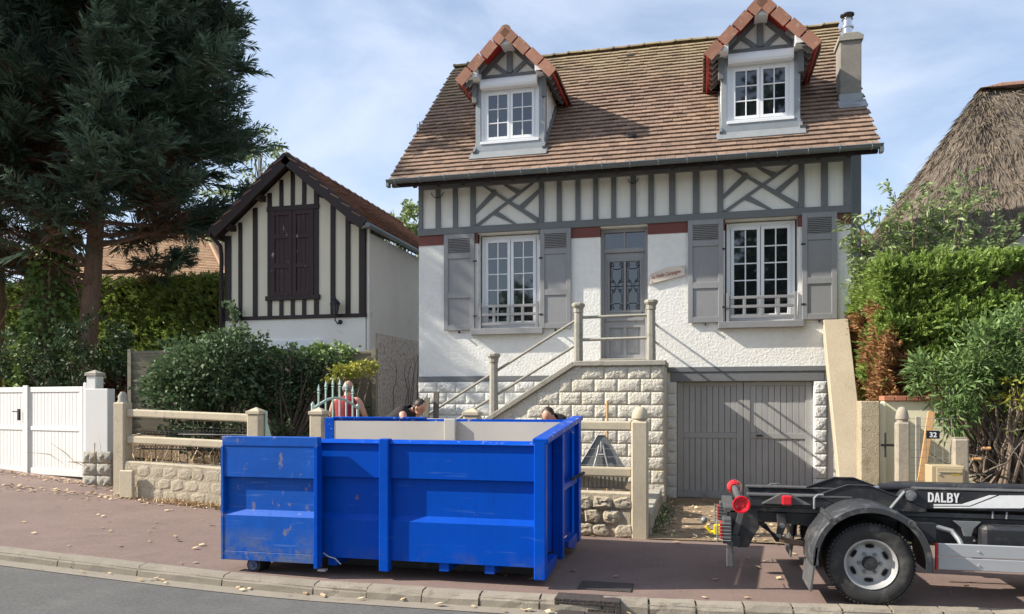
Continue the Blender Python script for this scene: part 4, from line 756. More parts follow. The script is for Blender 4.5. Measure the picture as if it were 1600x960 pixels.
# aerial behind the left verge
an = empty('roof_aerial', (-6.05, 16.2, 5.9), 'thin metal television aerial behind the left roof edge', 'aerial')
axp, azp = at(656, 215, 16.4)
b = MB(); b.tube([(axp, 16.4, 5.8), (axp, 16.4, azp + 0.35)], 0.015, 6); b.tube([(-5.3, 16.4, 6.05), (axp, 16.4, 5.85)], 0.014, 6); b.build('mast', 'wire', an)
b = MB(); b.box(axp - 0.06, axp + 0.10, 16.36, 16.38, azp + 0.0, azp + 0.02)
for k in range(6): b.box(axp - 0.06, axp + 0.10, 16.36, 16.37, azp + 0.02 + 0.05 * k, azp + 0.03 + 0.05 * k)
for k in range(4): b.box(axp - 0.06 + 0.05 * k, axp - 0.05 + 0.05 * k, 16.372, 16.382, azp, azp + 0.3)
b.build('reflector', 'wire', an)
b = MB()
for k in range(5): b.tube([(axp - 0.35 + 0.06 * k, 16.4, azp - 0.40), (axp - 0.28 + 0.06 * k, 16.4, azp - 0.18)], 0.005, 4)
b.tube([(axp - 0.34, 16.4, azp - 0.30), (axp, 16.4, azp - 0.24)], 0.008, 5); b.build('dipoles', 'wire', an)

# ------------------------------------------------------------------ front staircase
SY = 12.9; ST = (-0.585, -2.09); st_sl = 0.63
stc = empty('front_staircase', (-2.2, 13.4, 0), 'concrete outside stairs with moulded block wall and tube rails', 'staircase')
top = 2.44; bx = lambda z: ST[1] - (top - z) / st_sl          # foot of the slope at height z
b = MB(); b.prism_y([(ST[0], 0), (ST[0], top - 0.09), (ST[1] + 0.03, top - 0.09), (bx(0.1), 0.1 - 0.09), (bx(0.1), 0)], SY + 0.03, SY + 0.25); b.build('side_wall', 'blockcream', stc)
b = MB(); b.box(ST[0] - 0.25, ST[0], SY + 0.251, FY - 0.06, 0, top - 0.09); b.build('end_wall', 'blockcream', stc)
b = MB(); b.box(ST[1] + 0.02, ST[0] - 0.02, SY + 0.12, FY - 0.062, top - 0.16, top - 0.005); b.build('landing', 'conc', stc)
ns = 13
for k in range(ns):
    z1 = top - 0.005 - (k + 1) * (top / ns * 0.97); xx = ST[1] + 0.02 - k * 0.285
    if z1 < 0.25: break
    b = MB(); b.box(xx - 0.30, xx, SY + 0.12, FY - 0.062, z1 - 0.2, z1); b.build('step', 'conc', stc, bevel=0.01)
b = MB(); b.box(ST[1], ST[0] + 0.03, SY - 0.03, SY + 0.14, top - 0.088, top); b.box(ST[0] - 0.13, ST[0] + 0.031, SY + 0.141, FY - 0.062, top - 0.087, top + 0.001); b.build('coping', 'conc', stc, bevel=0.012)
b = MB(); d = Vector((1, 0, st_sl)).normalized(); n_ = Vector((-st_sl, 0, 1)).normalized(); p1 = Vector((ST[1] - 0.003, SY + 0.055, top - 0.045)); p0 = Vector((bx(0.15), SY + 0.055, 0.15 - 0.045)); b.obox((p0 + p1) / 2, (p1 - p0) / 2, (0, 0.083, 0), n_ * 0.045); b.build('coping', 'conc', stc, bevel=0.012)
j = 0
for j in range(9):
    zc_ = top - 0.09 - 0.115 - j * 0.2165
    if zc_ < 0.4: break
    xr = ST[0] - 0.105 if j % 2 == 0 else ST[0] - 0.19
    piece('block', rnd.choice(BSC if j % 2 == 0 else BLC), stc, (xr, SY + 0.03, zc_)); x = xr - (0.105 if j % 2 == 0 else 0.19) - 0.195
    while x - 0.19 > bx(zc_ + 0.115 + 0.09) - 0.02:
        piece('block', rnd.choice(BLC), stc, (x, SY + 0.03, zc_), (0, rnd.choice((0, math.pi)), 0)); x -= 0.388
    lim = bx(zc_ + 0.20)
    if x + 0.19 - lim > 0.22: piece('block', rnd.choice(BSC), stc, (x + 0.19 - 0.105, SY + 0.03, zc_))
def stair_post(x_, zb, h, m='conc'):
    b = MB(); y_ = SY + 0.055; n = 8; a0 = math.pi / 8
    def ring(r, z): return [(x_ + r * math.cos(a0 + k * math.pi / 4), y_ + r * math.sin(a0 + k * math.pi / 4), z) for k in range(8)]
    prof = [(0.082, zb), (0.072, zb + h - 0.17), (0.085, zb + h - 0.165), (0.085, zb + h - 0.10), (0.118, zb + h - 0.055), (0.118, zb + h - 0.02), (0.085, zb + h)]
    V = sum([ring(*p) for p in prof], []); b.add(V, [(i * 8 + k, i * 8 + (k + 1) % 8, (i + 1) * 8 + (k + 1) % 8, (i + 1) * 8 + k) for i in range(len(prof) - 1) for k in range(8)] + [tuple(range(8)), tuple(range((len(prof) - 1) * 8, len(prof) * 8))])
    b.build('post', m, stc, bevel=0.004)
stair_post(-2.02, top, 0.99); stair_post(-0.80, top, 1.01); stair_post(-3.51, 1.50, 1.10); stair_post(-4.98, 0.55, 1.10)
rr = 0.026; yr = SY + 0.055
for zz in (3.18, 2.80): b = MB(); b.tube([(-2.02, yr, zz), (-0.80, yr, zz + 0.015)], rr, 8); b.build('rail', 'conc', stc, smooth=True)
for za, zb in ((3.16, 1.40), (2.74, 0.98)): b = MB(); b.tube([(-2.02, yr, za), (-2.02 - (za - zb) / 0.605, yr, zb)], rr * 0.92, 8); b.build('rail', 'conc', stc, smooth=True)
for zz in (3.12, 2.80): b = MB(); b.tube([(-0.80, yr, zz), (-0.76, FY, zz)], 0.02, 8); b.build('rail', 'conc', stc, smooth=True)
# ------------------------------------------------------------------ annex (narrow half timbered outbuilding)
AY = 15.5; AX0, AX1 = -10.56, -7.10; AE, AP = 5.58, 7.03; AXC = (AX0 + AX1) / 2
ax = empty('outbuilding', (AXC, AY, 0.3), 'narrow cream outbuilding with dark brown timbers and loft shutter', 'outbuilding')
asl = (AP - AE) / (AXC - AX0); arz = lambda x_: AP - abs(x_ - AXC) * asl
b = MB(); b.prism_y([(AX0, 3.66), (AX1, 3.66), (AX1, AE), (AXC, AP), (AX0, AE)], AY, AY + 0.25); b.build('gable_wall', 'cream', ax)
b = MB(); holes_wall(b, AX0, AX1, 0.3, 3.658, [(-9.95, -8.13, 1.0, 3.12)], AY, AY + 0.25); b.build('lower_wall', 'annexwall', ax)
b = MB(); b.box(AX1 - 0.25, AX1, AY + 0.251, AY + 6.0, 0.3, AE - 0.1); b.build('side_wall', 'annexwall', ax)
b = MB(); b.box(AX1 + 0.001, AX1 + 0.02, AY + 0.55, AY + 5.9, 0.3, 3.3); b.build('pebbledash', 'pebble', ax)
b = MB(); b.box(AX0, AX0 + 0.25, AY + 0.251, AY + 6.0, 0.3, AE - 0.1); b.box(AX0 + 0.26, AX1 - 0.26, AY + 5.8, AY + 6, 0.3, AE); b.build('rear_wall', 'annexwall', ax)
b = MB(); b.box(AX0 - 0.02, AX1 + 0.02, AY - 0.04, AY + 0.1, 3.60, 3.68); b.build('beam', 'brown', ax, bevel=0.005)
LX0, LX1, LZ0, LZ1 = -9.43, -8.26, 4.12, 6.02
for x0, x1 in ((AX0, AX0 + 0.16), (-10.21, -10.12), (-9.84, -9.73), (-7.92, -7.81), (-7.56, -7.45), (AX1 - 0.14, AX1 + 0.003), (LX0 - 0.04, LX0 + 0.06), (LX1 - 0.06, LX1 + 0.05)):
    b = MB(); zt = min(arz(x0), arz(x1)) - 0.05; b.box(x0, x1, AY - 0.032, AY + 0.05, 3.68, zt); b.build('stud', 'brown', ax, bevel=0.004)
for f in (0.26, 0.5, 0.74):
    xx = LX0 + (LX1 - LX0) * f; b = MB(); b.box(xx - 0.045, xx + 0.045, AY - 0.03, AY + 0.05, 3.68, LZ0 - 0.1); b.build('stud', 'brown', ax); b = MB(); b.box(xx - 0.045, xx + 0.045, AY - 0.03, AY + 0.05, LZ1 + 0.11, arz(xx) - 0.06); b.build('stud', 'brown', ax)
b = MB(); b.box(LX0 - 0.05, LX1 + 0.06, AY - 0.05, AY + 0.05, LZ1, LZ1 + 0.11); b.box(LX0 - 0.08, LX1 + 0.09, AY - 0.06, AY + 0.05, LZ0 - 0.10, LZ0); b.build('loft_frame', 'brown', ax, bevel=0.005)
ls = sub('loft_shutter', ax)
for a, c in ((LX0 + 0.062, (LX0 + LX1) / 2 - 0.006), ((LX0 + LX1) / 2 + 0.006, LX1 - 0.062)):
    b = MB(); st = 0.09; b.box(a, a + st, AY - 0.045, AY - 0.003, LZ0, LZ1); b.box(c - st, c, AY - 0.045, AY - 0.003, LZ0, LZ1)
    for za, zb in ((LZ0, LZ0 + 0.1), (LZ0 + 0.62, LZ0 + 0.72), (LZ0 + 1.28, LZ0 + 1.38), (LZ1 - 0.1, LZ1)): b.box(a + st, c - st, AY - 0.044, AY - 0.004, za, zb)
    b.build('leaf_frame', 'loft', ls, bevel=0.004)
    for za, zb in ((LZ0 + 0.1, LZ0 + 0.62), (LZ0 + 0.72, LZ0 + 1.28), (LZ0 + 1.38, LZ1 - 0.1)):
        n = 3; wv = (c - a - 2 * st) / n
        for k in range(n): b = MB(); b.box(a + st + k * wv + 0.004, a + st + (k + 1) * wv - 0.004, AY - 0.022, AY - 0.005, za, zb); b.build('board', 'loft', ls)
rw = sub('roller_shutter', ax)
b = MB(); b.box(-9.96, -8.12, AY - 0.09, AY + 0.1, 2.92, 3.12); b.build('box', 'pvc', rw, bevel=0.01)
for k in range(10): b = MB(); b.box(-9.93, -8.15, AY + 0.03, AY + 0.05, 2.86 - 0.055 * k - 0.05, 2.86 - 0.055 * k); b.build('slat', 'pvc', rw, bevel=0.006)
b = MB(); b.box(-9.95, -8.13, AY + 0.10, AY + 0.12, 1.0, 2.92); b.build('backing', 'pvc', rw)
# annex roof: two slopes, barge boards, tiles
oh = 0.15; rf2 = sub('roof', ax); yf, yb = AY - 0.32, AY + 6.2
for s_ in (-1, 1):
    d = Vector((s_, 0, -asl)).normalized(); nn = Vector((s_ * asl, 0, 1)).normalized(); L_ = (AXC - AX0 + oh) / abs(d.x)
    A = Vector((AXC, 0, AP + 0.12)); B = A + d * L_
    def P(v, y_): return (v.x, y_, v.z)
    b = MB(); V = [P(A, yf), P(B, yf), P(B, yb), P(A, yb)]; V2 = [P(A - nn * 0.06, yf), P(B - nn * 0.06, yf), P(B - nn * 0.06, yb), P(A - nn * 0.06, yb)]
    b.add(V + V2, [(0, 1, 2, 3), (7, 6, 5, 4), (0, 4, 5, 1), (1, 5, 6, 2), (2, 6, 7, 3), (3, 7, 4, 0)]); b.build('deck', 'brown', rf2)
    b = MB(); b.bar(P(A - nn * 0.05, yf - 0.02), P(B - nn * 0.05, yf - 0.02), 0.035, 0.25, up=nn); b.build('barge_board', 'brown', rf2)
    b = MB(); tile_field(b, Vector(P(B, yf - 0.04)) if s_ > 0 else Vector(P(B, yb)), (0, 1 if s_ > 0 else -1, 0), -d, yb - yf + 0.04, L_, 0.17, 0.163); tag(b.build('roof_tiles', 'tile_red', rf2, recalc=False), kind='stuff')
    for f in (0.04, 0.45, 0.85): b = MB(); p = A + d * (L_ * f) - nn * 0.15; b.box(p.x - 0.06, p.x + 0.06, yf + 0.02, AY - 0.001, p.z - 0.07, p.z + 0.06); b.build('purlin_end', 'brown', rf2)
    b = MB(); b.tube([(B.x + s_ * 0.05, yf - 0.02, B.z - 0.05), (B.x + s_ * 0.05, yb, B.z - 0.05)], 0.06, 8); b.build('gutter', 'brown' if s_ < 0 else 'gutter', rf2, smooth=True)
    if s_ > 0:
        for k in range(16): b = MB(); yy = AY + 0.3 + 0.36 * k; b.bar((AX1 - 0.05, yy, AE + 0.04), (B.x - 0.04, yy, B.z - 0.06), 0.06, 0.08); b.build('rafter_tail', 'brown', rf2)
RT2 = half_tile(0.36, 0.10, 3, 'tile_red')
for k in range(18): piece('ridge_tile', RT2, rf2, (AXC, yf + 0.37 * k, AP + 0.11), (0, 0, R(90)))
b = MB(); B = Vector((AX0 - oh, 0, AE - oh * asl + 0.1)); b.tube([(B.x - 0.02, AY - 0.25, B.z), (B.x + 0.0, AY - 0.24, B.z - 0.10), (B.x + 0.06, AY - 0.15, B.z - 0.2), (AX0 - 0.06, AY - 0.1, B.z - 0.26), (AX0 - 0.06, AY - 0.06, B.z - 0.45), (AX0 - 0.06, AY - 0.06, 0.8)], 0.045, 8); b.build('downpipe', 'brown', ax, smooth=True)
b = MB(); b.tube([(AX1 + 0.05, AY + 0.05, AE - 0.05), (AX1 + 0.05, AY + 0.05, 0.4)], 0.035, 8); b.build('downpipe', 'annexwall', ax, smooth=True)
def lantern(x_, z_, label):
    y_ = AY - 0.16; ln = empty('wall_lantern', (x_, y_, z_), label, 'lantern', 'wall lanterns on the outbuilding')
    b = MB(); b.tube([(x_ + 0.05, AY - 0.01, z_ - 0.12), (x_ + 0.03, AY - 0.08, z_ - 0.17), (x_, y_, z_ - 0.10), (x_, y_, z_)], 0.014, 6); b.lathe([(0.05, 0), (0.05, -0.02)], (x_ + 0.05, AY, z_ - 0.12), 'y', 12); b.build('bracket', 'iron', ln)
    b = MB(); b.lathe([(0.05, z_), (0.06, z_ + 0.02), (0.06, z_ + 0.03)], (x_, y_, 0), 'z', 6); b.lathe([(0.13, z_ + 0.25), (0.115, z_ + 0.29), (0.05, z_ + 0.36), (0.025, z_ + 0.38), (0.012, z_ + 0.45)], (x_, y_, 0), 'z', 6)
    for k in range(6): b.tube([(x_ + 0.058 * math.cos(k * math.pi / 3), y_ + 0.058 * math.sin(k * math.pi / 3), z_ + 0.02), (x_ + 0.105 * math.cos(k * math.pi / 3), y_ + 0.105 * math.sin(k * math.pi / 3), z_ + 0.26)], 0.008, 4)
    b.build('cage', 'iron', ln); b = MB(); b.lathe([(0.05, z_ + 0.025), (0.096, z_ + 0.25)], (x_, y_, 0), 'z', 6); b.build('glass', 'dusty', ln)
lz = at(530, 490, AY); lantern(lz[0] - 0.02, lz[1] - 0.07, 'black wall lantern below the right timbers of the outbuilding'); lz = at(374, 505, AY); lantern(lz[0], lz[1] - 0.02, 'black wall lantern at the left corner of the outbuilding above the shrub')
# dead creeper on the side wall
b = MB()
for k in range(16):
    y_ = AY + 0.5 + rnd.random() * 4.5; z_ = 0.6; p = [(AX1 + 0.03, y_, z_)]
    for q in range(12): y_ += rnd.uniform(-0.14, 0.14); z_ += rnd.uniform(0.12, 0.26); p.append((AX1 + 0.028, y_, z_))
    b.tube(p, [0.012 - 0.0007 * i for i in range(13)], 4)
tag(b.build('dead_creeper', 'twig'), 'leafless brown creeper on the white side wall of the outbuilding', 'creeper')

# ------------------------------------------------------------------ thatched house on the right
th = empty('thatched_house', (9.5, 22, 0), 'house with steep grey brown thatched roof behind the hedge', 'house')
b = MB(); b.box(5.1, 14, 19.6, 25, 0, 5.5); b.build('wall', 'annexwall', th)
def thatch_roof():
    mb = MB(); nu, nv = 110, 50; V = []
    for i in range(nu + 1):
        s_ = i / nu
        for j in range(nv + 1):
            t = j / nv
            # eave outline (rounded hip at the left end), ridge segment
            if s_ < 0.25: a = s_ / 0.25; ex_, ey = 3.75 + 0.25 * (1 - math.sin(a * math.pi / 2)) * 0, 26.0 - a * 5.0
            elif s_ < 0.38: a = (s_ - 0.25) / 0.13 * math.pi / 2; ex_, ey = 5.75 - 2.0 * math.cos(a), 21.0 - 2.0 * math.sin(a)
            else: a = (s_ - 0.38) / 0.62; ex_, ey = 5.75 + a * 9.0, 19.0
            ez = 5.05 + 0.95 * math.exp(-((ex_ - 7.6) / 1.15) ** 2) * (1 if ey < 19.6 else 0) + (0.35 * max(0, (21 - ey) / 2) if s_ > 0.25 else 0) * 0.3
            rx = min(max(ex_, 7.1), 14.0) if s_ >= 0.25 else 7.1; ry = 22.2
            f = t ** 0.96
            x_ = ex_ + (rx - ex_) * f; y_ = ey + (ry - ey) * f; z_ = ez + (9.85 - ez) * f
            nz = mnoise.noise(Vector((x_ * 1.2, y_ * 1.2, z_ * 0.7))) * 0.10 + mnoise.noise(Vector((x_ * 5, y_ * 5, z_ * 1.5))) * 0.05
            V.append((x_ + nz * 0.4, y_ - nz * 0.6, z_ + nz * 0.6))
    Fc = [(i * (nv + 1) + j, (i + 1) * (nv + 1) + j, (i + 1) * (nv + 1) + j + 1, i * (nv + 1) + j + 1) for i in range(nu) for j in range(nv)]
    mb.v = V; mb.f = Fc; mb.t = [min(1, max(0, 0.35 + 0.5 * mnoise.noise(Vector((V[f[0]][0] * 3, V[f[0]][1] * 3, V[f[0]][2] * 0.8))))) for f in Fc]
    # eave thickness: a lip going back under
    n0 = len(mb.v)
    for i in range(nu + 1):
        p = V[i * (nv + 1)]; dx, dy = 9 - p[0], 23 - p[1]; l = math.hypot(dx, dy); mb.v.append((p[0] + dx / l * 0.35, p[1] + dy / l * 0.35, p[2] - 0.28))
    for i in range(nu): mb.f.append((n0 + i, n0 + i + 1, (i + 1) * (nv + 1), i * (nv + 1))); mb.t.append(0.2)
    return mb
mb = thatch_roof(); mb.build('thatch_roof', 'thatch', th, smooth='all', recalc=False)
b = MB(); nseg = 14
V = []
for i in range(nseg + 1):
    xx = 6.95 + (14 - 6.95) * i / nseg
    V += [(xx, 22.2 + 0.32 * math.cos(math.pi * k / 6), 9.77 + (0.16 if i else 0.02) * math.sin(math.pi * k / 6) + 0.03 * mnoise.noise(Vector((xx * 2, k, 0)))) for k in range(7)]
b.add(V, [(i * 7 + k, i * 7 + k + 1, (i + 1) * 7 + k + 1, (i + 1) * 7 + k) for i in range(nseg) for k in range(6)]); b.build('ridge_cap', 'ridgecap', th)
b = MB(); b.box(8.3, 9.3, 19.55, 19.62, 4.35, 5.35); b.build('window', 'glass', th)
# loose straw on the thatch
tv = np.array(mb.v); nv1 = 51; cand = np.array([i * nv1 + j_ for i in range(22, 100) for j_ in range(1, 49)]); n = 9000
a_ = nr.choice(cand, n); p0, p1 = tv[a_], tv[a_ + 1]; p2 = tv[np.minimum(a_ + nv1, len(tv) - 1)]; P = p0 + (p1 - p0) * nr.random((n, 1)) + (p2 - p0) * nr.random((n, 1)); D = unit(p0 - p1) + nr.normal(0, 0.13, (n, 3)); nrm_ = unit(np.cross(p2 - p0, p1 - p0)); nrm_ *= np.sign(nrm_[:, 2:3] + 1e-6)
o = leaves('straw', P + nrm_ * 0.02, D + nrm_ * 0.10, nr.uniform(0.18, 0.5, n), 0.02, 'thatch', th, droop=0.0, tone=nr.random(n)); tag(o, kind='stuff')
# low outbuilding roof seen between the house and the shrub
sr = empty('tiled_lean_to', (4.2, 24, 0), 'small reddish tiled roof seen between house and thatch', 'shed')
rx0, rz0 = at(1352, 362, 26); rx1, rz1 = at(1400, 425, 26)
b = MB(); b.box(rx0 - 3, rx1, 26.2, 29, 0, rz1 - 0.3); b.build('wall', 'annexwall', sr)
b = MB(); b.prism_y([(rx0 - 3.5, rz1 - 0.2), (rx0 - 0.3, rz0 + 0.3), (rx1 + 0.3, rz1 - 0.2)], 25.9, 29); b.build('roof', 'verge', sr)

# ------------------------------------------------------------------ hip roofed bungalow behind the left hedge
fh = empty('bungalow', (-28, 36, 0), 'house with broad tan tiled hip roof beyond the clipped hedge', 'house')
b = MB(); b.box(-35.6, -23.8, 34.8, 42, 0, 7.85); b.build('wall', 'cream', fh)
b = MB(); e0, e1, ze, zr = -36.5, -23.0, 7.9, 11.7
P_ = [(e0, 34, ze), (e1, 34, ze), (e1, 42.6, ze), (e0, 42.6, ze), (-31.4, 38.3, zr), (-27.6, 38.3, zr)]
b.add(P_, [(0, 1, 5, 4), (1, 2, 5), (2, 3, 4, 5), (3, 0, 4), (0, 3, 2, 1)]); b.build('roof_deck', 'farroof', fh)
b = MB(); nrow = 34
for k in range(nrow):
    f0, f1 = k / nrow, (k + 1.25) / nrow
    xa0, xb0 = e0 + (-31.4 - e0) * f0, e1 + (-27.6 - e1) * f0; xa1, xb1 = e0 + (-31.4 - e0) * min(1, f1), e1 + (-27.6 - e1) * min(1, f1)
    ya0, ya1 = 34 + 4.3 * f0, 34 + 4.3 * min(1, f1); za0, za1 = ze + (zr - ze) * f0, ze + (zr - ze) * min(1, f1); nx = 26
    for i in range(nx):
        b.tone = rnd.random(); u0, u1 = i / nx, (i + 1) / nx
        b.add([(xa0 + (xb0 - xa0) * u0, ya0 - 0.05, za0 + 0.03), (xa0 + (xb0 - xa0) * u1, ya0 - 0.05, za0 + 0.03), (xa0 + (xb0 - xa0) * u1, ya0 - 0.05, za0 + 0.075), (xa0 + (xb0 - xa0) * u0, ya0 - 0.05, za0 + 0.075), (xa1 + (xb1 - xa1) * u1, ya1, za1 + 0.01), (xa1 + (xb1 - xa1) * u0, ya1, za1 + 0.01)], [(0, 1, 2, 3), (3, 2, 4, 5)])
tag(b.build('roof_tiles', 'farroof', fh, recalc=False), kind='stuff')
cxy = at(303, 352, 38.5); b = MB(); b.box(cxy[0] - 0.6, cxy[0] + 0.4, 38.2, 39, 10.4, cxy[1] - 0.15); b.build('chimney', 'cream', fh, bevel=0.03); b = MB(); b.box(cxy[0] - 0.7, cxy[0] + 0.5, 38.1, 39.1, cxy[1] - 0.15, cxy[1] - 0.03); b.build('chimney_cap', 'conc', fh)
b = MB(); b.tube([(e1 - 0.02, 34.0, ze + 0.06), (-27.6, 38.3, zr + 0.05)], 0.11, 6); b.tube([(-31.4, 38.3, zr + 0.05), (-27.6, 38.3, zr + 0.05)], 0.11, 6); b.build('ridge', 'farroof', fh)

# ------------------------------------------------------------------ white gate on the left
gt = empty('driveway_gate', (-12.2, 12.1, 0.35), 'white two leaf panelled driveway gate at the left', 'gate')
G0, G1 = Vector((-10.98, 11.82, 0)), Vector((-13.62, 12.38, 0)); gd_v = (G1 - G0).normalized(); gn = Vector((gd_v.y, -gd_v.x, 0)) * -1
if gn.y > 0: gn = -gn
def gbox(mb, u0, u1, z0, z1, t0, t1):
    c = G0 + gd_v * ((u0 + u1) / 2) + gn * (-(t0 + t1) / 2) + Vector((0, 0, (z0 + z1) / 2)); mb.obox(c, gd_v * (u1 - u0) / 2, gn * (t1 - t0) / 2, (0, 0, (z1 - z0) / 2))
gz = 0.36
def leaf(u0, u1, nm):
    lf = sub(nm, gt); b = MB(); zt = 2.03
    gbox(b, u0, u0 + 0.10, gz, zt, 0, 0.06); gbox(b, u1 - 0.10, u1, gz, zt, 0, 0.06)
    for za, zb in ((gz + 0.0, gz + 0.12), (1.20, 1.28), (zt - 0.10, zt)): gbox(b, u0 + 0.10, u1 - 0.10, za, zb, 0.001, 0.059)
    b.build('frame', 'gate_white', lf, bevel=0.006)
    for za, zb in ((gz + 0.12, 1.20), (1.28, zt - 0.10)):
        n = int((u1 - u0 - 0.2) / 0.10); wv = (u1 - u0 - 0.2) / n
        for k in range(n): b = MB(); gbox(b, u0 + 0.10 + k * wv + 0.002, u0 + 0.10 + (k + 1) * wv - 0.002, za, zb, 0.018, 0.04); b.build('board', 'gate_white', lf, bevel=0.004)
leaf(0.06, 1.70, 'gate_leaf'); leaf(1.72, 3.5, 'gate_leaf')
b = MB(); gbox(b, 1.63, 1.79, gz - 0.03, 2.06, -0.03, 0.0); b.build('meeting_stile', 'gate_white', gt, bevel=0.01)
b = MB(); gbox(b, -0.03, 0.05, gz - 0.1, 2.10, 0.0, 0.08); b.build('hinge_post', 'gate_white', gt, bevel=0.01)
b = MB(); c = G0 + gd_v * 1.86 - gn * -0.05; b.obox((c.x, c.y, 1.50), gd_v * 0.02, gn * 0.02, (0, 0, 0.11)); b.bar((c.x, c.y, 1.56), (c.x + gd_v.x * 0.16, c.y + gd_v.y * 0.16 - 0.03, 1.56), 0.02, 0.02); b.build('handle', 'iron', gt)
b = MB(); b.box(-13.4, -10.9, 12.0, 12.5, 0.18, 0.34); tag(b.build('gate_threshold', 'conc'), kind='structure')
px_ = empty('gate_post', (-10.72, 11.75, 0.25), 'grey white concrete post with pyramid cap beside the white gate', 'post')
b = MB(); b.box(-10.80, -10.60, 11.66, 11.86, 0.15, 2.22); b.build('shaft', 'gate_white', px_, bevel=0.012)
b = MB(); b.add([(-10.82, 11.64, 2.22), (-10.58, 11.64, 2.22), (-10.58, 11.88, 2.22), (-10.82, 11.88, 2.22), (-10.82, 11.64, 2.27), (-10.58, 11.64, 2.27), (-10.58, 11.88, 2.27), (-10.82, 11.88, 2.27), (-10.70, 11.76, 2.33)], [(0, 3, 2, 1), (0, 1, 5, 4), (1, 2, 6, 5), (2, 3, 7, 6), (3, 0, 4, 7), (4, 5, 8), (5, 6, 8), (6, 7, 8), (7, 4, 8)]); b.build('cap', 'conc', px_)
b = MB(); b.box(-10.73, -10.70, 11.63, 11.66, 1.66, 1.72); b.box(-10.73, -10.70, 11.63, 11.66, 1.50, 1.58); b.build('hinge', 'iron', px_)
wp = empty('wall_stub', (-10.1, 11.4, 0.25), 'short wall with white panel on moulded blocks beside the gate post', 'wall')
b = MB(); b.box(-10.60, -10.13, 11.42, 11.60, 0.85, 1.98); b.build('panel', 'gate_white', wp, bevel=0.008)
b = MB(); b.box(-10.62, -10.02, 11.40, 11.62, 0.1, 0.85); b.build('base', 'rubble', wp)
BR = [block_mesh('block', 0.30, 0.205, 0.05, 'conc', 90 + s, 8, 6, rough=0.9, flat=True) for s in range(4)]
for j in range(3):
    for k in range(2): piece('block', rnd.choice(BR), wp, (-10.47 + 0.30 * k, 11.40, 0.34 + 0.215 * j))

# ------------------------------------------------------------------ street fence of concrete posts, rails and rubble wall
def fence_post(x_, y_, zb, h, cap, label, w=0.105, m='fencecream'):
    p = empty('fence_post', (x_, y_, zb), label, 'post', 'concrete posts of the street fence')
    b = MB(); b.box(x_ - w, x_ + w, y_ - w, y_ + w, zb - 0.05, zb + h); b.build('shaft', m, p, bevel=0.02)
    b = MB()
    if cap == 'ball': b.lathe([(w * 0.82, zb + h), (w * 0.82, zb + h + 0.02), (w * 1.02, zb + h + 0.035), (w * 1.02, zb + h + 0.07), (w * 0.85, zb + h + 0.13), (w * 0.55, zb + h + 0.175), (w * 0.1, zb + h + 0.19)], (x_, y_, 0), 'z', 16)
    elif cap == 'pyr':
        b.box(x_ - w - 0.012, x_ + w + 0.012, y_ - w - 0.012, y_ + w + 0.012, zb + h, zb + h + 0.05)
        b.add([(x_ - w, y_ - w, zb + h + 0.051), (x_ + w, y_ - w, zb + h + 0.051), (x_ + w, y_ + w, zb + h + 0.051), (x_ - w, y_ + w, zb + h + 0.051), (x_, y_, zb + h + 0.11)], [(0, 1, 4), (1, 2, 4), (2, 3, 4), (3, 0, 4), (3, 2, 1, 0)])
    elif cap == 'none': b.box(x_ - w * 0.8, x_ + w * 0.8, y_ - w * 0.8, y_ + w * 0.8, zb + h, zb + h + 0.015)
    else: b.lathe([(w * 0.9, zb + h), (w * 0.7, zb + h + 0.04), (w * 0.75, zb + h + 0.1), (w * 0.3, zb + h + 0.17)], (x_, y_, 0), 'z', 9)
    b.build('cap', m if cap != 'worn' else 'conc', p, smooth=(cap != 'pyr'), bevel=0.006 if cap == 'pyr' else 0)
    return p
fx = lambda px: at(px, 700, 10.0)[0]
FP = [(-9.12, 'worn'), (-6.56, 'pyr'), (-5.47, 'pyr'), (-3.05, 'pyr'), (-0.76, 'ball')]
LBL = ['weathered cream post with broken cap at the left end of the fence', 'cream concrete post left of the garden gate opening', 'cream concrete post right of the garden gate opening', 'cream concrete post just above the middle of the skip', 'cream concrete post with round cap beside the driveway']
for (x_, c), l in zip(FP, LBL):
    zb = g(x_); fence_post(x_, fence_y(x_) + 0.02, zb, {'worn': 1.52, 'pyr': 1.56 - zb, 'ball': 1.50}[c], c, l)
def stone_mesh(seed, w=0.26, h=0.20, d=0.045):
    r_ = random.Random(seed); n = 9; V = []; ang = [2 * math.pi * k / n + r_.uniform(-0.2, 0.2) for k in range(n)]; rad = [r_.uniform(0.82, 1.08) for _ in range(n)]
    for sc_, y_ in ((1.02, 0.01), (1.0, -d * 0.35), (0.78, -d * 0.85), (0.40, -d)):
        for k in range(n):
            cx_, cz_ = math.cos(ang[k]), math.sin(ang[k]); q = rad[k] / max(abs(cx_), abs(cz_)) ** 0.75
            V.append((cx_ * q * w / 2 * sc_, y_ + (r_.uniform(-0.3, 0.3) * d if y_ < 0 and sc_ < 0.9 else 0), cz_ * q * h / 2 * sc_))
    F = [(i * n + k, i * n + (k + 1) % n, (i + 1) * n + (k + 1) % n, (i + 1) * n + k) for i in range(3) for k in range(n)] + [tuple(range(3 * n, 4 * n))]
    me = bpy.data.meshes.new('stone'); me.from_pydata(V, [], F); me.materials.append(M['rubble'])
    bm = bmesh.new(); bm.from_mesh(me); bmesh.ops.recalc_face_normals(bm, faces=bm.faces[:]); bm.to_mesh(me); bm.free(); return me
FS = [stone_mesh(60 + s) for s in range(9)]
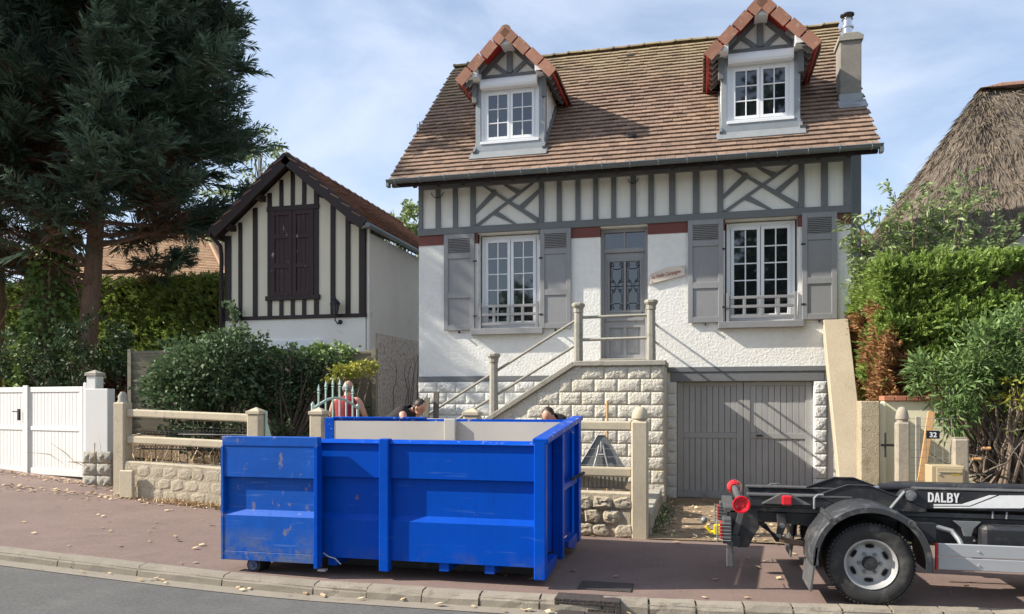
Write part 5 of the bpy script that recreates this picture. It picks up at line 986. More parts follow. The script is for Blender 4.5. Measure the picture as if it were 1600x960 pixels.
def fence_bay(x0, x1, zw0, zw1, rails, label, n_stone_rows=3, stones=True, name='fence_bay', sd=(0.5, 1.0)):
    fb = empty(name, ((x0 + x1) / 2, fence_y((x0 + x1) / 2), g((x0 + x1) / 2)), label, 'fence', 'bays of the street fence')
    def Q(x_, dy, z): return (x_, fence_y(x_) + dy, z)
    b = MB(); V = [Q(x0, -0.06, g(x0) - 0.05), Q(x1, -0.06, g(x1) - 0.05), Q(x1, 0.12, g(x1) - 0.05), Q(x0, 0.12, g(x0) - 0.05), Q(x0, -0.06, zw0), Q(x1, -0.06, zw1), Q(x1, 0.12, zw1), Q(x0, 0.12, zw0)]
    b.add(V, [(0, 3, 2, 1), (4, 5, 6, 7), (0, 1, 5, 4), (1, 2, 6, 5), (2, 3, 7, 6), (3, 0, 4, 7)]); b.build('base_wall', 'rubble', fb, bevel=0.02)
    if stones:
        nrow = n_stone_rows
        for j in range(nrow):
            x_ = x0 + 0.13 + (0.13 if j % 2 else 0.0)
            while x_ + 0.13 < x1 + 0.02:
                za, zb = g(x_) + 0.0, zw0 + (zw1 - zw0) * (x_ - x0) / (x1 - x0) - 0.05; rh = (zb - za) / nrow
                piece('stone', rnd.choice(FS), fb, Q(x_ + rnd.uniform(-0.02, 0.02), -0.058, za + rh * (j + 0.5)), (0, rnd.uniform(-0.16, 0.16) + rnd.choice((0, math.pi)), -math.atan(0.078 if x_ < -1.5 else 0)), (rnd.uniform(0.9, 1.15), rnd.uniform(*sd), rh / 0.20 * rnd.uniform(0.92, 1.08)))
                x_ += 0.262
    for za, zb in rails:
        b = MB(); b.bar(Q(x0, 0.03, za), Q(x1, 0.03, zb), 0.10, 0.125); b.build('rail', 'fencecream', fb, bevel=0.022, seg=2)
    b = MB(); zt0, zt1 = rails[0]
    for k in range(9):
        f = k / 8; b.tube([Q(x0 + 0.05, 0.10, zw0 + 0.02 + (zt0 - zw0) * f), Q((x0 + x1) / 2, 0.10 + 0.01, (zw0 + zw1) / 2 + 0.02 + ((zt0 + zt1) / 2 - (zw0 + zw1) / 2) * f - 0.012), Q(x1 - 0.05, 0.10, zw1 + 0.02 + (zt1 - zw1) * f)], 0.0022, 4, cap=False)
    nx = int((x1 - x0) / 0.28)
    for k in range(nx): x_ = x0 + 0.2 + 0.28 * k; f = (x_ - x0) / (x1 - x0); b.tube([Q(x_, 0.104, zw0 + (zw1 - zw0) * f), Q(x_ + rnd.uniform(-0.01, 0.01), 0.104, zt0 + (zt1 - zt0) * f)], 0.0018, 4, cap=False)
    tag(b.build('wire_mesh', 'wire', fb), kind='stuff')
    return fb
fence_bay(-9.02, -6.66, 0.80, 0.72, [(1.57, 1.50), (1.14, 1.08)], 'two rail concrete fence bay on rubble wall left of the skip', sd=(0.12, 0.32))
fence_bay(-5.37, -3.16, 0.62, 0.60, [(1.46, 1.45), (0.92, 0.90)], 'concrete fence bay behind the left half of the skip', stones=False)
fence_bay(-2.94, -0.86, 0.585, 0.58, [(1.435, 1.435), (0.835, 0.835)], 'two rail concrete fence bay on rubble wall right of the skip')
# meter box at the left post
b = MB(); b.box(-8.99, -8.74, fence_y(-8.9) - 0.20, fence_y(-8.9) - 0.135, 0.22, 0.66); tag(b.build('meter_box', 'fencecream', bevel=0.015), 'small beige cabinet on the rubble wall beside the broken post', 'cabinet')
# garden gate, two mint iron leaves
def iron_leaf(hinge, direction, label, Wd=1.0):
    d = Vector(direction).normalized(); h = Vector(hinge); il = empty('garden_gate', h, label, 'gate'); zb = h.z
    P = lambda u, z: h + d * u + Vector((0, 0, z))
    arch = lambda u: 1.42 + 0.17 * math.sin(math.pi * u / Wd)
    b = MB(); b.tube([P(0, 0.02), P(0, 1.47)], 0.026, 8); b.lathe([(0.03, 1.47 + zb), (0.03, 1.49 + zb), (0.005, 1.53 + zb)], (h.x, h.y, 0), 'z', 8); b.tube([P(Wd, 0.05), P(Wd, 1.45)], 0.024, 8); e = P(Wd, 0); b.lathe([(0.03, 1.45 + zb), (0.03, 1.47 + zb), (0.005, 1.50 + zb)], (e.x, e.y, 0), 'z', 8)
    b.tube([P(Wd * i / 12, arch(Wd * i / 12)) for i in range(13)], 0.02, 6)
    for z_ in (0.10, 0.62, 0.80): b.tube([P(0, z_), P(Wd, z_)], 0.015, 6)
    b.build('frame', 'mint', il, smooth=True)
    n = 6
    for k in range(n):
        u = Wd * (k + 0.8) / (n + 0.6); zt = arch(u) + 0.16; b = MB(); b.tube([P(u, 0.1), P(u, zt)], 0.014, 6); p = P(u, 0)
        b.lathe([(0.014, zt + zb), (0.028, zt + 0.015 + zb), (0.014, zt + 0.03 + zb), (0.026, zt + 0.055 + zb), (0.004, zt + 0.15 + zb)], (p.x, p.y, 0), 'z', 6); b.build('spear_bar', 'mint', il)
        b = MB(); b.tube([p + d * (0.055 * math.cos(t)) + Vector((0, 0, 0.71 + 0.055 * math.sin(t))) for t in [2 * math.pi * i / 10 for i in range(11)]], 0.007, 5); b.build('ring', 'mint', il)
iron_leaf((-5.62, 10.42, 0.22), (0.15, 1.15, 0), 'mint green iron garden gate with spear tips standing open', 1.22)
b = MB(); b.tube([(-6.43, 10.47, 0.3), (-6.43, 10.47, 1.60)], 0.022, 8); b.prism_x([(10.49, 1.12), (10.66, 1.12), (10.49, 1.45)], -6.437, -6.423); tag(b.build('gate_stop_post', 'mint'), 'mint green iron stop post behind the left gate pillar', 'post')
b = MB()
for zz in (1.00, 1.24):
    for k in range(40): xx = -8.95 + 0.06 * k; b.tube([(xx + 0.026 * math.cos(t), 10.80 - 0.04 * (xx + 8) * 0, zz + 0.04 * math.sin(t)) for t in [math.pi * i / 5 for i in range(6)]], 0.006, 4)
    b.tube([(-9.0, 10.80, zz - 0.02), (-6.55, 10.80, zz - 0.02)], 0.012, 5)
for k in range(9): b.tube([(-8.95 + 0.3 * k, 10.80, 0.3), (-8.95 + 0.3 * k, 10.80, 1.26)], 0.007, 4)
tag(b.build('scalloped_edging', 'iron'), 'dark scalloped wire edging behind the left fence bay', 'edging')
# ---- right-hand neighbour's entrance
fence_post(2.43, 10.42, 0.0, 1.50, 'ball', 'grey concrete post with domed cap beside the yellow wall', 0.075, 'postgrey')
fence_post(3.08, 10.45, 0.0, 1.30, 'none', 'rough concrete post right of the mailbox under the leaves', 0.085, 'postgrey')
b = MB(); b.box(2.10, 2.34, 11.2, 11.5, 0.0, 1.76); tag(b.build('pebble_pier', 'pier', bevel=0.012), 'rough beige pier between buttress and yellow wall', 'pier')
yw = empty('yellow_wall', (2.8, 11.7, 0), 'pale yellow rendered wall with brick coping below the hedge', 'wall')
b = MB(); b.box(2.44, 3.60, 11.45, 11.65, 0.0, 1.76); b.build('face', 'paleyel', yw, bevel=0.008)
for k in range(8): b = MB(); b.box(2.43 + 0.147 * k, 2.43 + 0.147 * k + 0.138, 11.40, 11.70, 1.762, 1.83); b.build('brick', 'brick', yw, bevel=0.006)
b = MB(); b.box(2.345, 2.435, 11.3, 11.48, 0, 1.74); b.build('return', 'paleyel', yw, bevel=0.008)
b = MB(); b.tube([(2.255, 10.5, 1.05), (2.255, 10.5, 1.36)], 0.012, 6); b.box(2.20, 2.36, 10.48, 10.5, 1.19, 1.22); tag(b.build('gate_latch', 'iron'), 'black iron gate latch on the domed grey post', 'latch')
ms = empty('mesh_panel', (2.75, 10.43, 0.1), 'square wire mesh panel between the two posts', 'fence'); b = MB()
for k in range(6): x_ = 2.52 + 0.093 * k; b.tube([(x_, 10.43, 0.1), (x_, 10.43, 1.56)], 0.002, 4)
for k in range(16): b.tube([(2.50, 10.433, 0.1 + 0.096 * k), (3.0, 10.433, 0.1 + 0.096 * k)], 0.002, 4)
tag(b.build('mesh', 'wire', ms), kind='stuff')
b = MB(); b.bar((2.60, 10.62, 0.05), (2.90, 10.95, 1.62), 0.085, 0.03, up=(0, 1, 0)); tag(b.build('leaning_plank', 'plank', bevel=0.004), 'pale orange timber plank leaning on the yellow wall', 'plank')
b = MB(); b.box(2.80, 2.86, 11.28, 11.32, 0, 1.55); tag(b.build('timber_batten', 'conc', bevel=0.004), 'thin grey batten standing behind the number plate', 'batten')
hp = empty('house_number', (2.775, 10.41, 1.34), 'dark blue enamel house number plate reading 32', 'sign')
b = MB(); b.box(2.70, 2.85, 10.405, 10.415, 1.295, 1.395); b.build('plate', 'plate', hp, bevel=0.002); text('32', 2.775, 1.315, 10.403, 0.085, 'white', hp, 'numerals', bold=0.0015, align='CENTER', depth=0.001)
mbx = empty('mailbox', (2.86, 10.2, 0.6), 'square beige mailbox on the mesh panel under the number plate', 'mailbox')
b = MB(); b.box(2.68, 3.04, 10.12, 10.42, 0.62, 0.985); b.build('body', 'mailbox', mbx, bevel=0.008); b = MB(); b.box(2.735, 3.02, 10.108, 10.119, 0.64, 0.965); b.build('door', 'mailbox', mbx, bevel=0.006)
b = MB(); b.box(2.76, 3.0, 10.097, 10.107, 0.91, 0.918); b.build('slot_flap', 'fencecream', mbx); b = MB(); b.lathe([(0.012, 0), (0.012, -0.012)], (2.765, 10.108, 0.885), 'y', 10); b.build('lock', 'steel', mbx)
text('41227', 2.885, 0.875, 10.106, 0.042, 'yellow', mbx, 'numerals', bold=0.0006, depth=0.0008, shear=0.3)
bw = empty('brick_border', (4.2, 10.5, 0), 'low red brick border wall under the bare twigs at right', 'wall')
b = MB(); b.box(3.22, 7.0, 10.44, 10.62, 0.0, 0.72); b.build('core', 'brick', bw)
for j in range(5):
    for k in range(17):
        x_ = 3.22 + 0.222 * k + (0.11 if j % 2 else 0); b = MB()
        if x_ < 6.7 and j >= 2: b.box(x_, x_ + 0.21, 10.425, 10.60, 0.43 + 0.075 * (j - 1), 0.43 + 0.075 * (j - 1) + 0.066); b.build('brick', 'brick', bw, bevel=0.006)

# ------------------------------------------------------------------ wooden garden fence behind the shrubs
wf = empty('board_fence', (-8.5, 13.6, 0.8), 'grey brown wooden board fence behind the garden shrubs', 'fence')
wx = [-11.5, -9.68, -7.86, -6.04]; zt = (2.80, 2.76, 2.72, 2.70)
for i in range(3):
    for k in range(10):
        b = MB(); z1 = zt[i] - 0.06 - 0.172 * k; b.obox(((wx[i] + wx[i + 1]) / 2, 13.62, z1 - 0.085), ((wx[i + 1] - wx[i]) / 2 - 0.04, 0, 0), (0, 0.012, 0.0), (0, -0.02, 0.094)); b.build('board', 'panelwood', wf)
    b = MB(); b.box(wx[i] + 0.04, wx[i + 1] - 0.04, 13.58, 13.66, zt[i] - 0.055, zt[i]); b.build('top_rail', 'panelwood', wf, bevel=0.006)
for i in range(4): b = MB(); b.box(wx[i] - 0.045, wx[i] + 0.045, 13.56, 13.66, 0.7, zt[min(i, 2)] + 0.04); b.build('post', 'panelwood', wf, bevel=0.006)
# ------------------------------------------------------------------ blue skip container
sk = empty('skip_container', (-3.05, 8.1, 0), 'open blue steel roll off skip standing on the pavement', 'skip')
SX0, SX1, SYN, SYF = -4.70, -1.40, 7.10, 9.10; ZN, ZF = 1.375, 1.535
def side_profile(y, s_, zt, out=0.0):                        # closed profile of a pressed side wall; s_ -1 = outside towards -y
    o = lambda d, z: (y + s_ * d, z)
    pts = [o(0.0, 0.19), o(0.045, 0.19), o(0.045, 0.575), o(0.0, 0.63), o(0.0, 0.985), o(0.045, 1.0), o(0.045, zt - 0.045), o(0.075, zt - 0.035), o(0.02, zt), o(-0.03, zt), o(-0.03, 0.19)]
    return pts if s_ < 0 else pts
for xa, xb in ((SX0 + 0.06, -3.065), (-2.965, SX1 - 0.10)):
    b = MB(); b.prism_x(side_profile(SYN, -1, ZN), xa, xb); b.build('near_side', 'blue', sk)
b = MB(); b.prism_x(side_profile(SYF, 1, ZF), SX0 + 0.06, SX1 - 0.06); b.build('far_side', 'blue', sk)
for x0, x1 in ((-3.065, -2.965), (SX1 - 0.11, SX1 + 0.0)):
    b = MB(); b.box(x0, x1, SYN - 0.10, SYN - 0.001, 0.085, ZN + 0.012); b.build('near_post', 'blue', sk, bevel=0.008)
b = MB(); b.box(SX0 - 0.01, SX0 + 0.059, SYN - 0.05, SYN + 0.06, 0.12, ZN); b.build('corner_post', 'blue', sk, bevel=0.008)
for x0, x1 in ((SX0 - 0.01, SX0 + 0.12), (SX1 - 0.059, SX1 + 0.0)):
    b = MB(); b.box(x0, x1, SYF - 0.06, SYF + 0.10, 0.085, ZF + 0.012); b.build('corner_post', 'blue', sk, bevel=0.008)
# end wall on the right with raised frame
b = MB(); q = [(SYN + 0.014, 0.2), (SYF - 0.062, 0.2), (SYF - 0.062, ZF - 0.02), (SYN + 0.014, ZN - 0.02)]; b.prism_x(q, SX1 - 0.16, SX1 - 0.115); b.build('end_wall', 'blue', sk)
b = MB(); b.bar((SX1 - 0.05, SYN - 0.10, ZN + 0.005), (SX1 - 0.05, SYF + 0.10, ZF + 0.018), 0.15, 0.055); b.build('end_rim', 'blue', sk, bevel=0.01)
for yy in (7.98, ):
    b = MB(); b.box(SX1 - 0.114, SX1 + 0.0, yy - 0.05, yy + 0.05, 0.10, 1.42); b.build('end_post', 'blue', sk, bevel=0.008)
b = MB(); b.prism_x([(SYN + 0.001, 0.2), (SYN + 0.60, 0.2), (SYN + 0.60, 0.12), (SYN + 0.10, 0.06), (SYN + 0.001, 0.09)], SX1 - 0.10, SX1 - 0.02); b.build('end_foot', 'blue', sk); b = MB(); b.prism_x([(8.4, 0.2), (9.03, 0.2), (9.03, 0.07), (8.8, 0.05), (8.4, 0.14)], SX1 - 0.10, SX1 - 0.02); b.build('end_foot', 'blue', sk)
b = MB(); b.box(SX1 - 0.113, SX1 - 0.02, 8.031, 9.03, 0.79, 0.86); b.build('end_ledge', 'blue', sk, bevel=0.008)
b = MB(); b.tube([(SX1 - 0.02, 8.55, 0.87), (SX1 + 0.07, 8.6, 0.92), (SX1 + 0.09, 8.8, 0.93), (SX1 + 0.05, 9.0, 0.90), (SX1 - 0.03, 9.02, 0.86)], 0.018, 8); b.build('hose', 'tyre', sk, smooth=True)
# inside lining and floor
b = MB(); b.box(SX0 + 0.12, SX1 - 0.17, SYF - 0.052, SYF - 0.031, 0.26, ZF - 0.03); b.build('far_lining', 'skipin', sk)
xm_ = at(705, 655, 9.05)[0]; b = MB(); b.box(xm_ - 0.07, xm_ + 0.07, SYF - 0.115, SYF - 0.053, 0.26, ZF + 0.004); b.build('inner_post', 'skipin', sk, bevel=0.006)
b = MB(); b.box(SX0 + 0.06, SX1 - 0.17, SYN + 0.031, SYN + 0.04, 0.26, ZN - 0.03); b.box(SX1 - 0.18, SX1 - 0.162, SYN + 0.05, SYF - 0.07, 0.26, ZN - 0.06); b.build('near_lining', 'skipin', sk)
b = MB(); b.box(SX0, SX1 - 0.17, SYN + 0.03, SYF - 0.03, 0.19, 0.245); b.build('floor', 'rust', sk)
b = MB(); b.bar((SX0 + 0.1, SYF - 0.0, ZF + 0.012), (-3.35, SYF - 0.0, ZF + 0.010), 0.11, 0.022); b.build('far_cap_rail', 'blue', sk, bevel=0.004)
for yy in (7.62, 8.58): b = MB(); b.box(SX0 + 0.1, SX1 - 0.25, yy - 0.05, yy + 0.05, 0.0, 0.188); b.build('skid', 'black', sk, bevel=0.006)
for xc in (-3.60, -2.42, -1.96):
    b = MB(); b.box(xc - 0.05, xc + 0.05, SYN - 0.02, SYF, 0.10, 0.189); b.build('cross_member', 'blue', sk, bevel=0.006)
for yy in (SYN - 0.05, SYF - 0.2):
    r_ = sub('roller', sk); b = MB(); xr = -4.43; b.lathe([(0.02, -0.07), (0.075, -0.07), (0.085, -0.05), (0.085, 0.12), (0.075, 0.14), (0.02, 0.14)], (xr, yy, 0.085), 'y', 20); b.build('wheel', 'black', r_, smooth=True)
    b = MB(); b.lathe([(0.052, -0.085), (0.052, -0.069)], (xr, yy, 0.085), 'y', 14); b.lathe([(0.02, -0.10), (0.02, -0.084)], (xr, yy, 0.085), 'y', 8); b.build('hub', 'blueworn', r_, bevel=0.004); b = MB(); b.box(xr - 0.14, xr + 0.14, yy + 0.02, yy + 0.10, 0.15, 0.19); b.build('bracket', 'rust', r_)
# the rear door leaf folded forward along the side
dl = sub('door_leaf', sk); D0, D1, DY = -4.74, -3.68, 6.955
o = lambda d, z: (DY - d, z)
dz = -0.03
b = MB(); b.prism_x([o(0.0, 0.24), o(0.055, 0.24), o(0.055, 0.60), o(0.0, 0.655), o(0.0, 0.975), o(0.05, 0.99), o(0.05, 1.30), o(-0.03, 1.30), o(-0.03, 0.24)], D0 + 0.02, D1 - 0.03); b.build('panel', 'blueworn', dl)
b = MB(); b.box(D0, D1 + 0.01, DY - 0.057, DY + 0.03, 1.301, 1.40); b.build('top_rail', 'blueworn', dl, bevel=0.006)
b = MB(); b.box(D0 + 0.01, D1 - 0.03, DY - 0.057, DY + 0.03, 0.145, 0.237); b.build('bottom_rail', 'blueworn', dl, bevel=0.006)
b = MB(); b.box(D1 - 0.029, D1 + 0.012, DY - 0.065, DY + 0.04, 0.10, 1.30); b.build('edge_bar', 'blue', dl, bevel=0.005); b = MB(); b.box(D0 - 0.012, D0 + 0.019, DY - 0.062, DY + 0.04, 0.145, 1.30); b.build('edge_bar', 'blueworn', dl, bevel=0.005)
b = MB(); b.box(D1 - 0.02, D1 + 0.06, DY - 0.0, DY + 0.06, 0.065, 0.084); b.build('catch', 'steel', dl)
b = MB(); b.tube([(D1 + 0.02, 7.0, 0.24), (D1 + 0.08, 6.99, 0.21), (D1 + 0.15, 7.0, 0.19), (D1 + 0.2, 7.02, 0.13)], 0.006, 5); b.build('chain', 'steel', dl)

# ------------------------------------------------------------------ hook lift truck chassis
TY = 8.1
tr = empty('hooklift_truck', (2.5, TY, 0), 'black hook lift truck chassis with red rear rollers parked at right', 'truck')
WX, WZ, WR = 1.42, 0.352, 0.352
def wheel(x_, y_, face, label=None):                          # face -1: outer side towards -y
    w_ = sub('wheel', tr); f = face
    b = MB(); prof = [(0.215, 0.02), (0.25, 0.0), (0.30, -0.004), (0.332, 0.012), (0.349, 0.035), (0.352, 0.05), (0.352, 0.15), (0.349, 0.165), (0.332, 0.188), (0.30, 0.20), (0.25, 0.196), (0.215, 0.18)]
    b.lathe([(r_, h * -f) for r_, h in prof], (x_, y_, WZ), 'y', 56, cap=False); b.build('tyre', 'tyre', w_, smooth=True)
    b = MB()
    for k in range(64):                                       # tread lugs at the shoulders
        a = 2 * math.pi * k / 64
        for h in (0.028, 0.160): b.obox((x_ + 0.3495 * math.cos(a), y_ - f * (h + 0.006), WZ + 0.3495 * math.sin(a)), (0.0065 * math.cos(a), 0, 0.0065 * math.sin(a)), (0, 0.022, 0), (-0.009 * math.sin(a), 0, 0.009 * math.cos(a)))
    tag(b.build('tread', 'tyre', w_), kind='stuff')
    b = MB(); prof = [(0.218, 0.018), (0.212, 0.010), (0.203, 0.016), (0.196, 0.045), (0.186, 0.06), (0.178, 0.085), (0.160, 0.098), (0.125, 0.092), (0.112, 0.086), (0.06, 0.086)]
    b.lathe([(r_, h * -f) for r_, h in prof], (x_, y_, WZ), 'y', 40, cap=False); b.lathe([(0.0601, 0.086 * -f), (0.001, 0.086 * -f)], (x_, y_, WZ), 'y', 24, cap=False); b.build('rim', 'steel', w_, smooth=True)
    b = MB()
    for k in range(6):
        a = 2 * math.pi * k / 6 + 0.5; t = Vector((-math.sin(a), 0, math.cos(a))); n_ = Vector((math.cos(a), 0, math.sin(a)))
        c = Vector((x_, y_ - f * 0.089, WZ)) + n_ * 0.146
        for s_ in (-1, 0, 1): b.obox(c + t * s_ * 0.020, n_ * (0.015 if s_ == 0 else 0.012), (0, 0.006, 0), t * 0.014)
    b.build('slot', 'darkin', w_)
    b = MB()
    for k in range(6): a = 2 * math.pi * k / 6; b.lathe([(0.016, -f * 0.084), (0.016, -f * 0.062), (0.009, -f * 0.052)], (x_ + 0.088 * math.cos(a), y_, WZ + 0.088 * math.sin(a)), 'y', 6)
    b.build('nut', 'metalgrey', w_)
    b = MB(); b.lathe([(0.062, -f * 0.085), (0.060, -f * 0.045), (0.052, -f * 0.030), (0.02, -f * 0.027)], (x_, y_, WZ), 'y', 20); b.build('hub_cap', 'black', w_, smooth=True)
wheel(WX, 7.12, -1); wheel(WX, 9.08, 1)
for yy, f in ((7.37, -1), (8.83, 1)):
    b = MB(); prof = [(0.215, 0.02), (0.25, 0.0), (0.30, -0.004), (0.332, 0.012), (0.352, 0.05), (0.352, 0.15), (0.332, 0.188), (0.30, 0.20), (0.25, 0.196), (0.215, 0.18)]; b.lathe([(r_, h * -f) for r_, h in prof], (WX, yy, WZ), 'y', 40, cap=True); b.build('inner_tyre', 'tyre', tr, smooth=True)
FWX = 4.95; wheel(FWX, 7.14, -1); wheel(FWX, 9.06, 1)
b = MB(); b.tube([(WX, 7.2, WZ), (WX, 9.0, WZ)], 0.06, 10); b.ico((WX, TY, WZ), 0.15, 2); b.tube([(FWX, 7.2, WZ), (FWX, 9.0, WZ)], 0.045, 8); b.build('axle', 'black', tr, smooth=True)
def fender(y0, y1):
    fd = sub('fender', tr); b = MB(); n = 22; a0, a1 = R(-8), R(186); V = []; cx_, cz_ = WX - 0.01, WZ + 0.03
    def ring(r_, y_): return [(cx_ + r_ * math.cos(a0 + (a1 - a0) * k / n), y_, cz_ + r_ * math.sin(a0 + (a1 - a0) * k / n)) for k in range(n + 1)]
    rows = [ring(0.425, y0), ring(0.468, y0), ring(0.482, y0 + 0.02), ring(0.482, y1 - 0.02), ring(0.468, y1), ring(0.452, y1 - 0.01), ring(0.455, y0 + 0.03), ring(0.425, y0 + 0.015)]
    m = len(rows); V = sum(rows, []); b.add(V, [(i * (n + 1) + k, i * (n + 1) + k + 1, ((i + 1) % m) * (n + 1) + k + 1, ((i + 1) % m) * (n + 1) + k) for i in range(m) for k in range(n)] + [tuple(i * (n + 1) for i in range(m)), tuple(i * (n + 1) + n for i in range(m - 1, -1, -1))]); b.build('arch', 'fender', fd, smooth=True)
    b = MB(); b.obox((WX - 0.47, (y0 + y1) / 2, 0.30), (0.008, 0, 0), (0, (y1 - y0) / 2, 0), (0.025, 0, 0.19)); b.build('mudflap', 'dusty', fd)
    b = MB()
    for a in (R(48), R(132)):
        p = Vector((cx_ + 0.462 * math.cos(a), (y0 + y1) / 2, cz_ + 0.462 * math.sin(a))); b.tube([p - Vector((0, (y1 - y0) / 2 + 0.03, 0)), p + Vector((0, (y1 - y0) / 2, 0))], 0.03, 10); b.tube([p, p + Vector((0, 0.3 if y0 < TY else -0.3, 0.02))], 0.022, 8)
    b.build('clamp', 'fender', fd, smooth=True)
fender(7.06, 7.62); fender(8.58, 9.14)
# main rails and sub frame
for y0, y1 in ((7.70, 7.77), (8.43, 8.50)):
    b = MB(); x0 = at(1150, 800, y0)[0]; b.prism_y([(x0 + 0.1, 0.60), (0.75, 0.60), (1.25, 0.54), (1.9, 0.46), (5.6, 0.46), (5.6, 0.70), (x0 + 0.05, 0.70)], y0, y1); b.build('main_rail', 'black', tr, bevel=0.006)
    b = MB(); b.box(x0 + 0.12, 5.2, y0 - 0.015, y1 + 0.015, 0.702, 0.745); b.build('rail_flange', 'dusty', tr, bevel=0.004)
    b = MB(); b.prism_y([(x0 + 0.12, 0.76), (1.35, 0.76), (1.35, 0.855), (x0 + 0.12, 0.855)], y0 - 0.06, y1 - 0.02); b.build('sub_frame', 'black', tr, bevel=0.006)
    b = MB(); b.box(x0 + 0.10, 1.36, y0 - 0.075, y1 - 0.01, 0.856, 0.874); b.build('sub_frame_flange', 'dusty', tr, bevel=0.003)
    b = MB(); b.prism_y([(1.05, 0.88), (1.32, 0.985), (1.50, 0.985), (1.98, 0.80), (1.98, 0.75), (1.3, 0.75)], y0 - 0.07, y0 - 0.03); b.prism_y([(1.05, 0.883), (1.32, 0.988), (1.50, 0.988), (1.98, 0.803), (1.98, 0.79), (1.50, 0.972), (1.32, 0.972), (1.05, 0.867)], y0 - 0.08, y0 - 0.071); b.build('gusset', 'black', tr, bevel=0.004)
for xx, zz in ((0.55, 0.62), (1.15, 0.62), (2.2, 0.6), (3.2, 0.6), (4.3, 0.6)): b = MB(); b.box(xx - 0.05, xx + 0.05, 7.771, 8.429, zz - 0.07, zz + 0.07); b.build('cross_member', 'black', tr)
# hook arm box with lettering
hb = sub('hook_arm', tr); y0, y1 = 7.64, 8.40
xa, za = at(1398, 770, y0); xb = 5.0
b = MB(); b.prism_y([(xa - 0.04, 0.775), (xa + 0.08, 0.935), (xa + 0.17, 0.955), (xb, 0.955), (xb, 0.775), (xa + 0.2, 0.775)], y0, y0 + 0.16); b.build('side_beam', 'black', hb, bevel=0.01)
b = MB(); b.prism_y([(xa - 0.04, 0.775), (xa + 0.08, 0.935), (xa + 0.17, 0.955), (xb, 0.955), (xb, 0.775), (xa + 0.2, 0.775)], y1 - 0.16, y1); b.build('side_beam', 'black', hb, bevel=0.01)
b = MB(); b.box(xa + 0.2, xb, y0 + 0.161, y1 - 0.161, 0.90, 0.95); b.build('top_plate', 'dusty', hb)
b = MB(); b.box(xa + 0.18, xb, y0 - 0.004, y0 + 0.165, 0.956, 0.963); b.build('dust_strip', 'dusty', hb)
b = MB(); b.tube([(xa - 0.04, y0 - 0.012, 0.775), (xa + 0.08, y0 - 0.012, 0.935)], 0.016, 6); b.lathe([(0.045, -0.03), (0.045, 0.0)], (xa + 0.13, y0, 0.90), 'y', 16); b.lathe([(0.022, -0.045), (0.022, 0.0)], (xa + 0.13, y0, 0.90), 'y', 12); b.build('pivot', 'metalgrey', hb)
tx, tz = at(1450, 785, y0); tx2, tz2 = at(1500, 772, y0); hh = tz2 - tz
LH = 0.086; LU = (tx2 - tx) / 5.0; LW_ = LU * 0.90                # five bold letters drawn as outlines: height, pitch, width
def letter(k, quads=(), rings=()):
    b = MB(); X = lambda u: tx + LU * k + LW_ * u; Z = lambda v: tz + 0.002 + LH * v
    for q in quads: b.prism_y([(X(u), Z(v)) for u, v in q], y0 - 0.004, y0 - 0.0005)
    for out, inn in rings:
        n = len(out)
        for i in range(n): b.prism_y([(X(out[i][0]), Z(out[i][1])), (X(out[(i + 1) % n][0]), Z(out[(i + 1) % n][1])), (X(inn[(i + 1) % n][0]), Z(inn[(i + 1) % n][1])), (X(inn[i][0]), Z(inn[i][1]))], y0 - 0.004, y0 - 0.0005)
    b.build('letter', 'white', hb, recalc=True)
letter(0, rings=[([(0, 0), (0.62, 0), (0.9, 0.12), (1, 0.34), (1, 0.66), (0.9, 0.88), (0.62, 1), (0, 1)], [(0.30, 0.17), (0.52, 0.17), (0.64, 0.24), (0.69, 0.38), (0.69, 0.62), (0.64, 0.76), (0.52, 0.83), (0.30, 0.83)])])
letter(1, quads=[[(0, 0), (0.29, 0), (0.5, 0.72), (0.5, 1), (0.34, 1)], [(1.0, 0), (0.71, 0), (0.5, 0.72), (0.5, 1), (0.66, 1)], [(0.30, 0.18), (0.70, 0.18), (0.66, 0.34), (0.34, 0.34)]])
letter(2, quads=[[(0.06, 0), (0.36, 0), (0.36, 1), (0.06, 1)], [(0.36, 0), (0.95, 0), (0.95, 0.18), (0.36, 0.18)]])
letter(3, rings=[([(0, 0), (0.66, 0), (0.93, 0.09), (1, 0.26), (0.93, 0.44), (0.78, 0.52), (0, 0.52)], [(0.29, 0.14), (0.56, 0.14), (0.66, 0.18), (0.70, 0.27), (0.66, 0.36), (0.56, 0.42), (0.29, 0.42)]), ([(0, 0.521), (0.78, 0.521), (0.92, 0.60), (0.96, 0.75), (0.89, 0.92), (0.64, 1), (0, 1)], [(0.29, 0.58), (0.54, 0.58), (0.63, 0.63), (0.66, 0.72), (0.63, 0.82), (0.54, 0.86), (0.29, 0.86)])])
letter(4, quads=[[(0, 1), (0.31, 1), (0.5, 0.63), (0.5, 0.40), (0.36, 0.40)], [(1, 1), (0.69, 1), (0.5, 0.63), (0.5, 0.40), (0.64, 0.40)], [(0.36, 0), (0.64, 0), (0.64, 0.40), (0.36, 0.40)]])
def poly(px, m, nm):
    b = MB(); b.prism_y([at(p, q, y0) for p, q in px], y0 - 0.004, y0 - 0.0005); b.build(nm, m, hb)
poly([(1459, 788), (1503, 788), (1546, 774), (1557, 774), (1515, 790.5), (1459, 790.5)], 'white', 'stripe')
poly([(1459, 792), (1516, 792), (1562, 774.5), (1640, 774.5), (1597, 794.5), (1459, 794.0)], 'white', 'stripe')
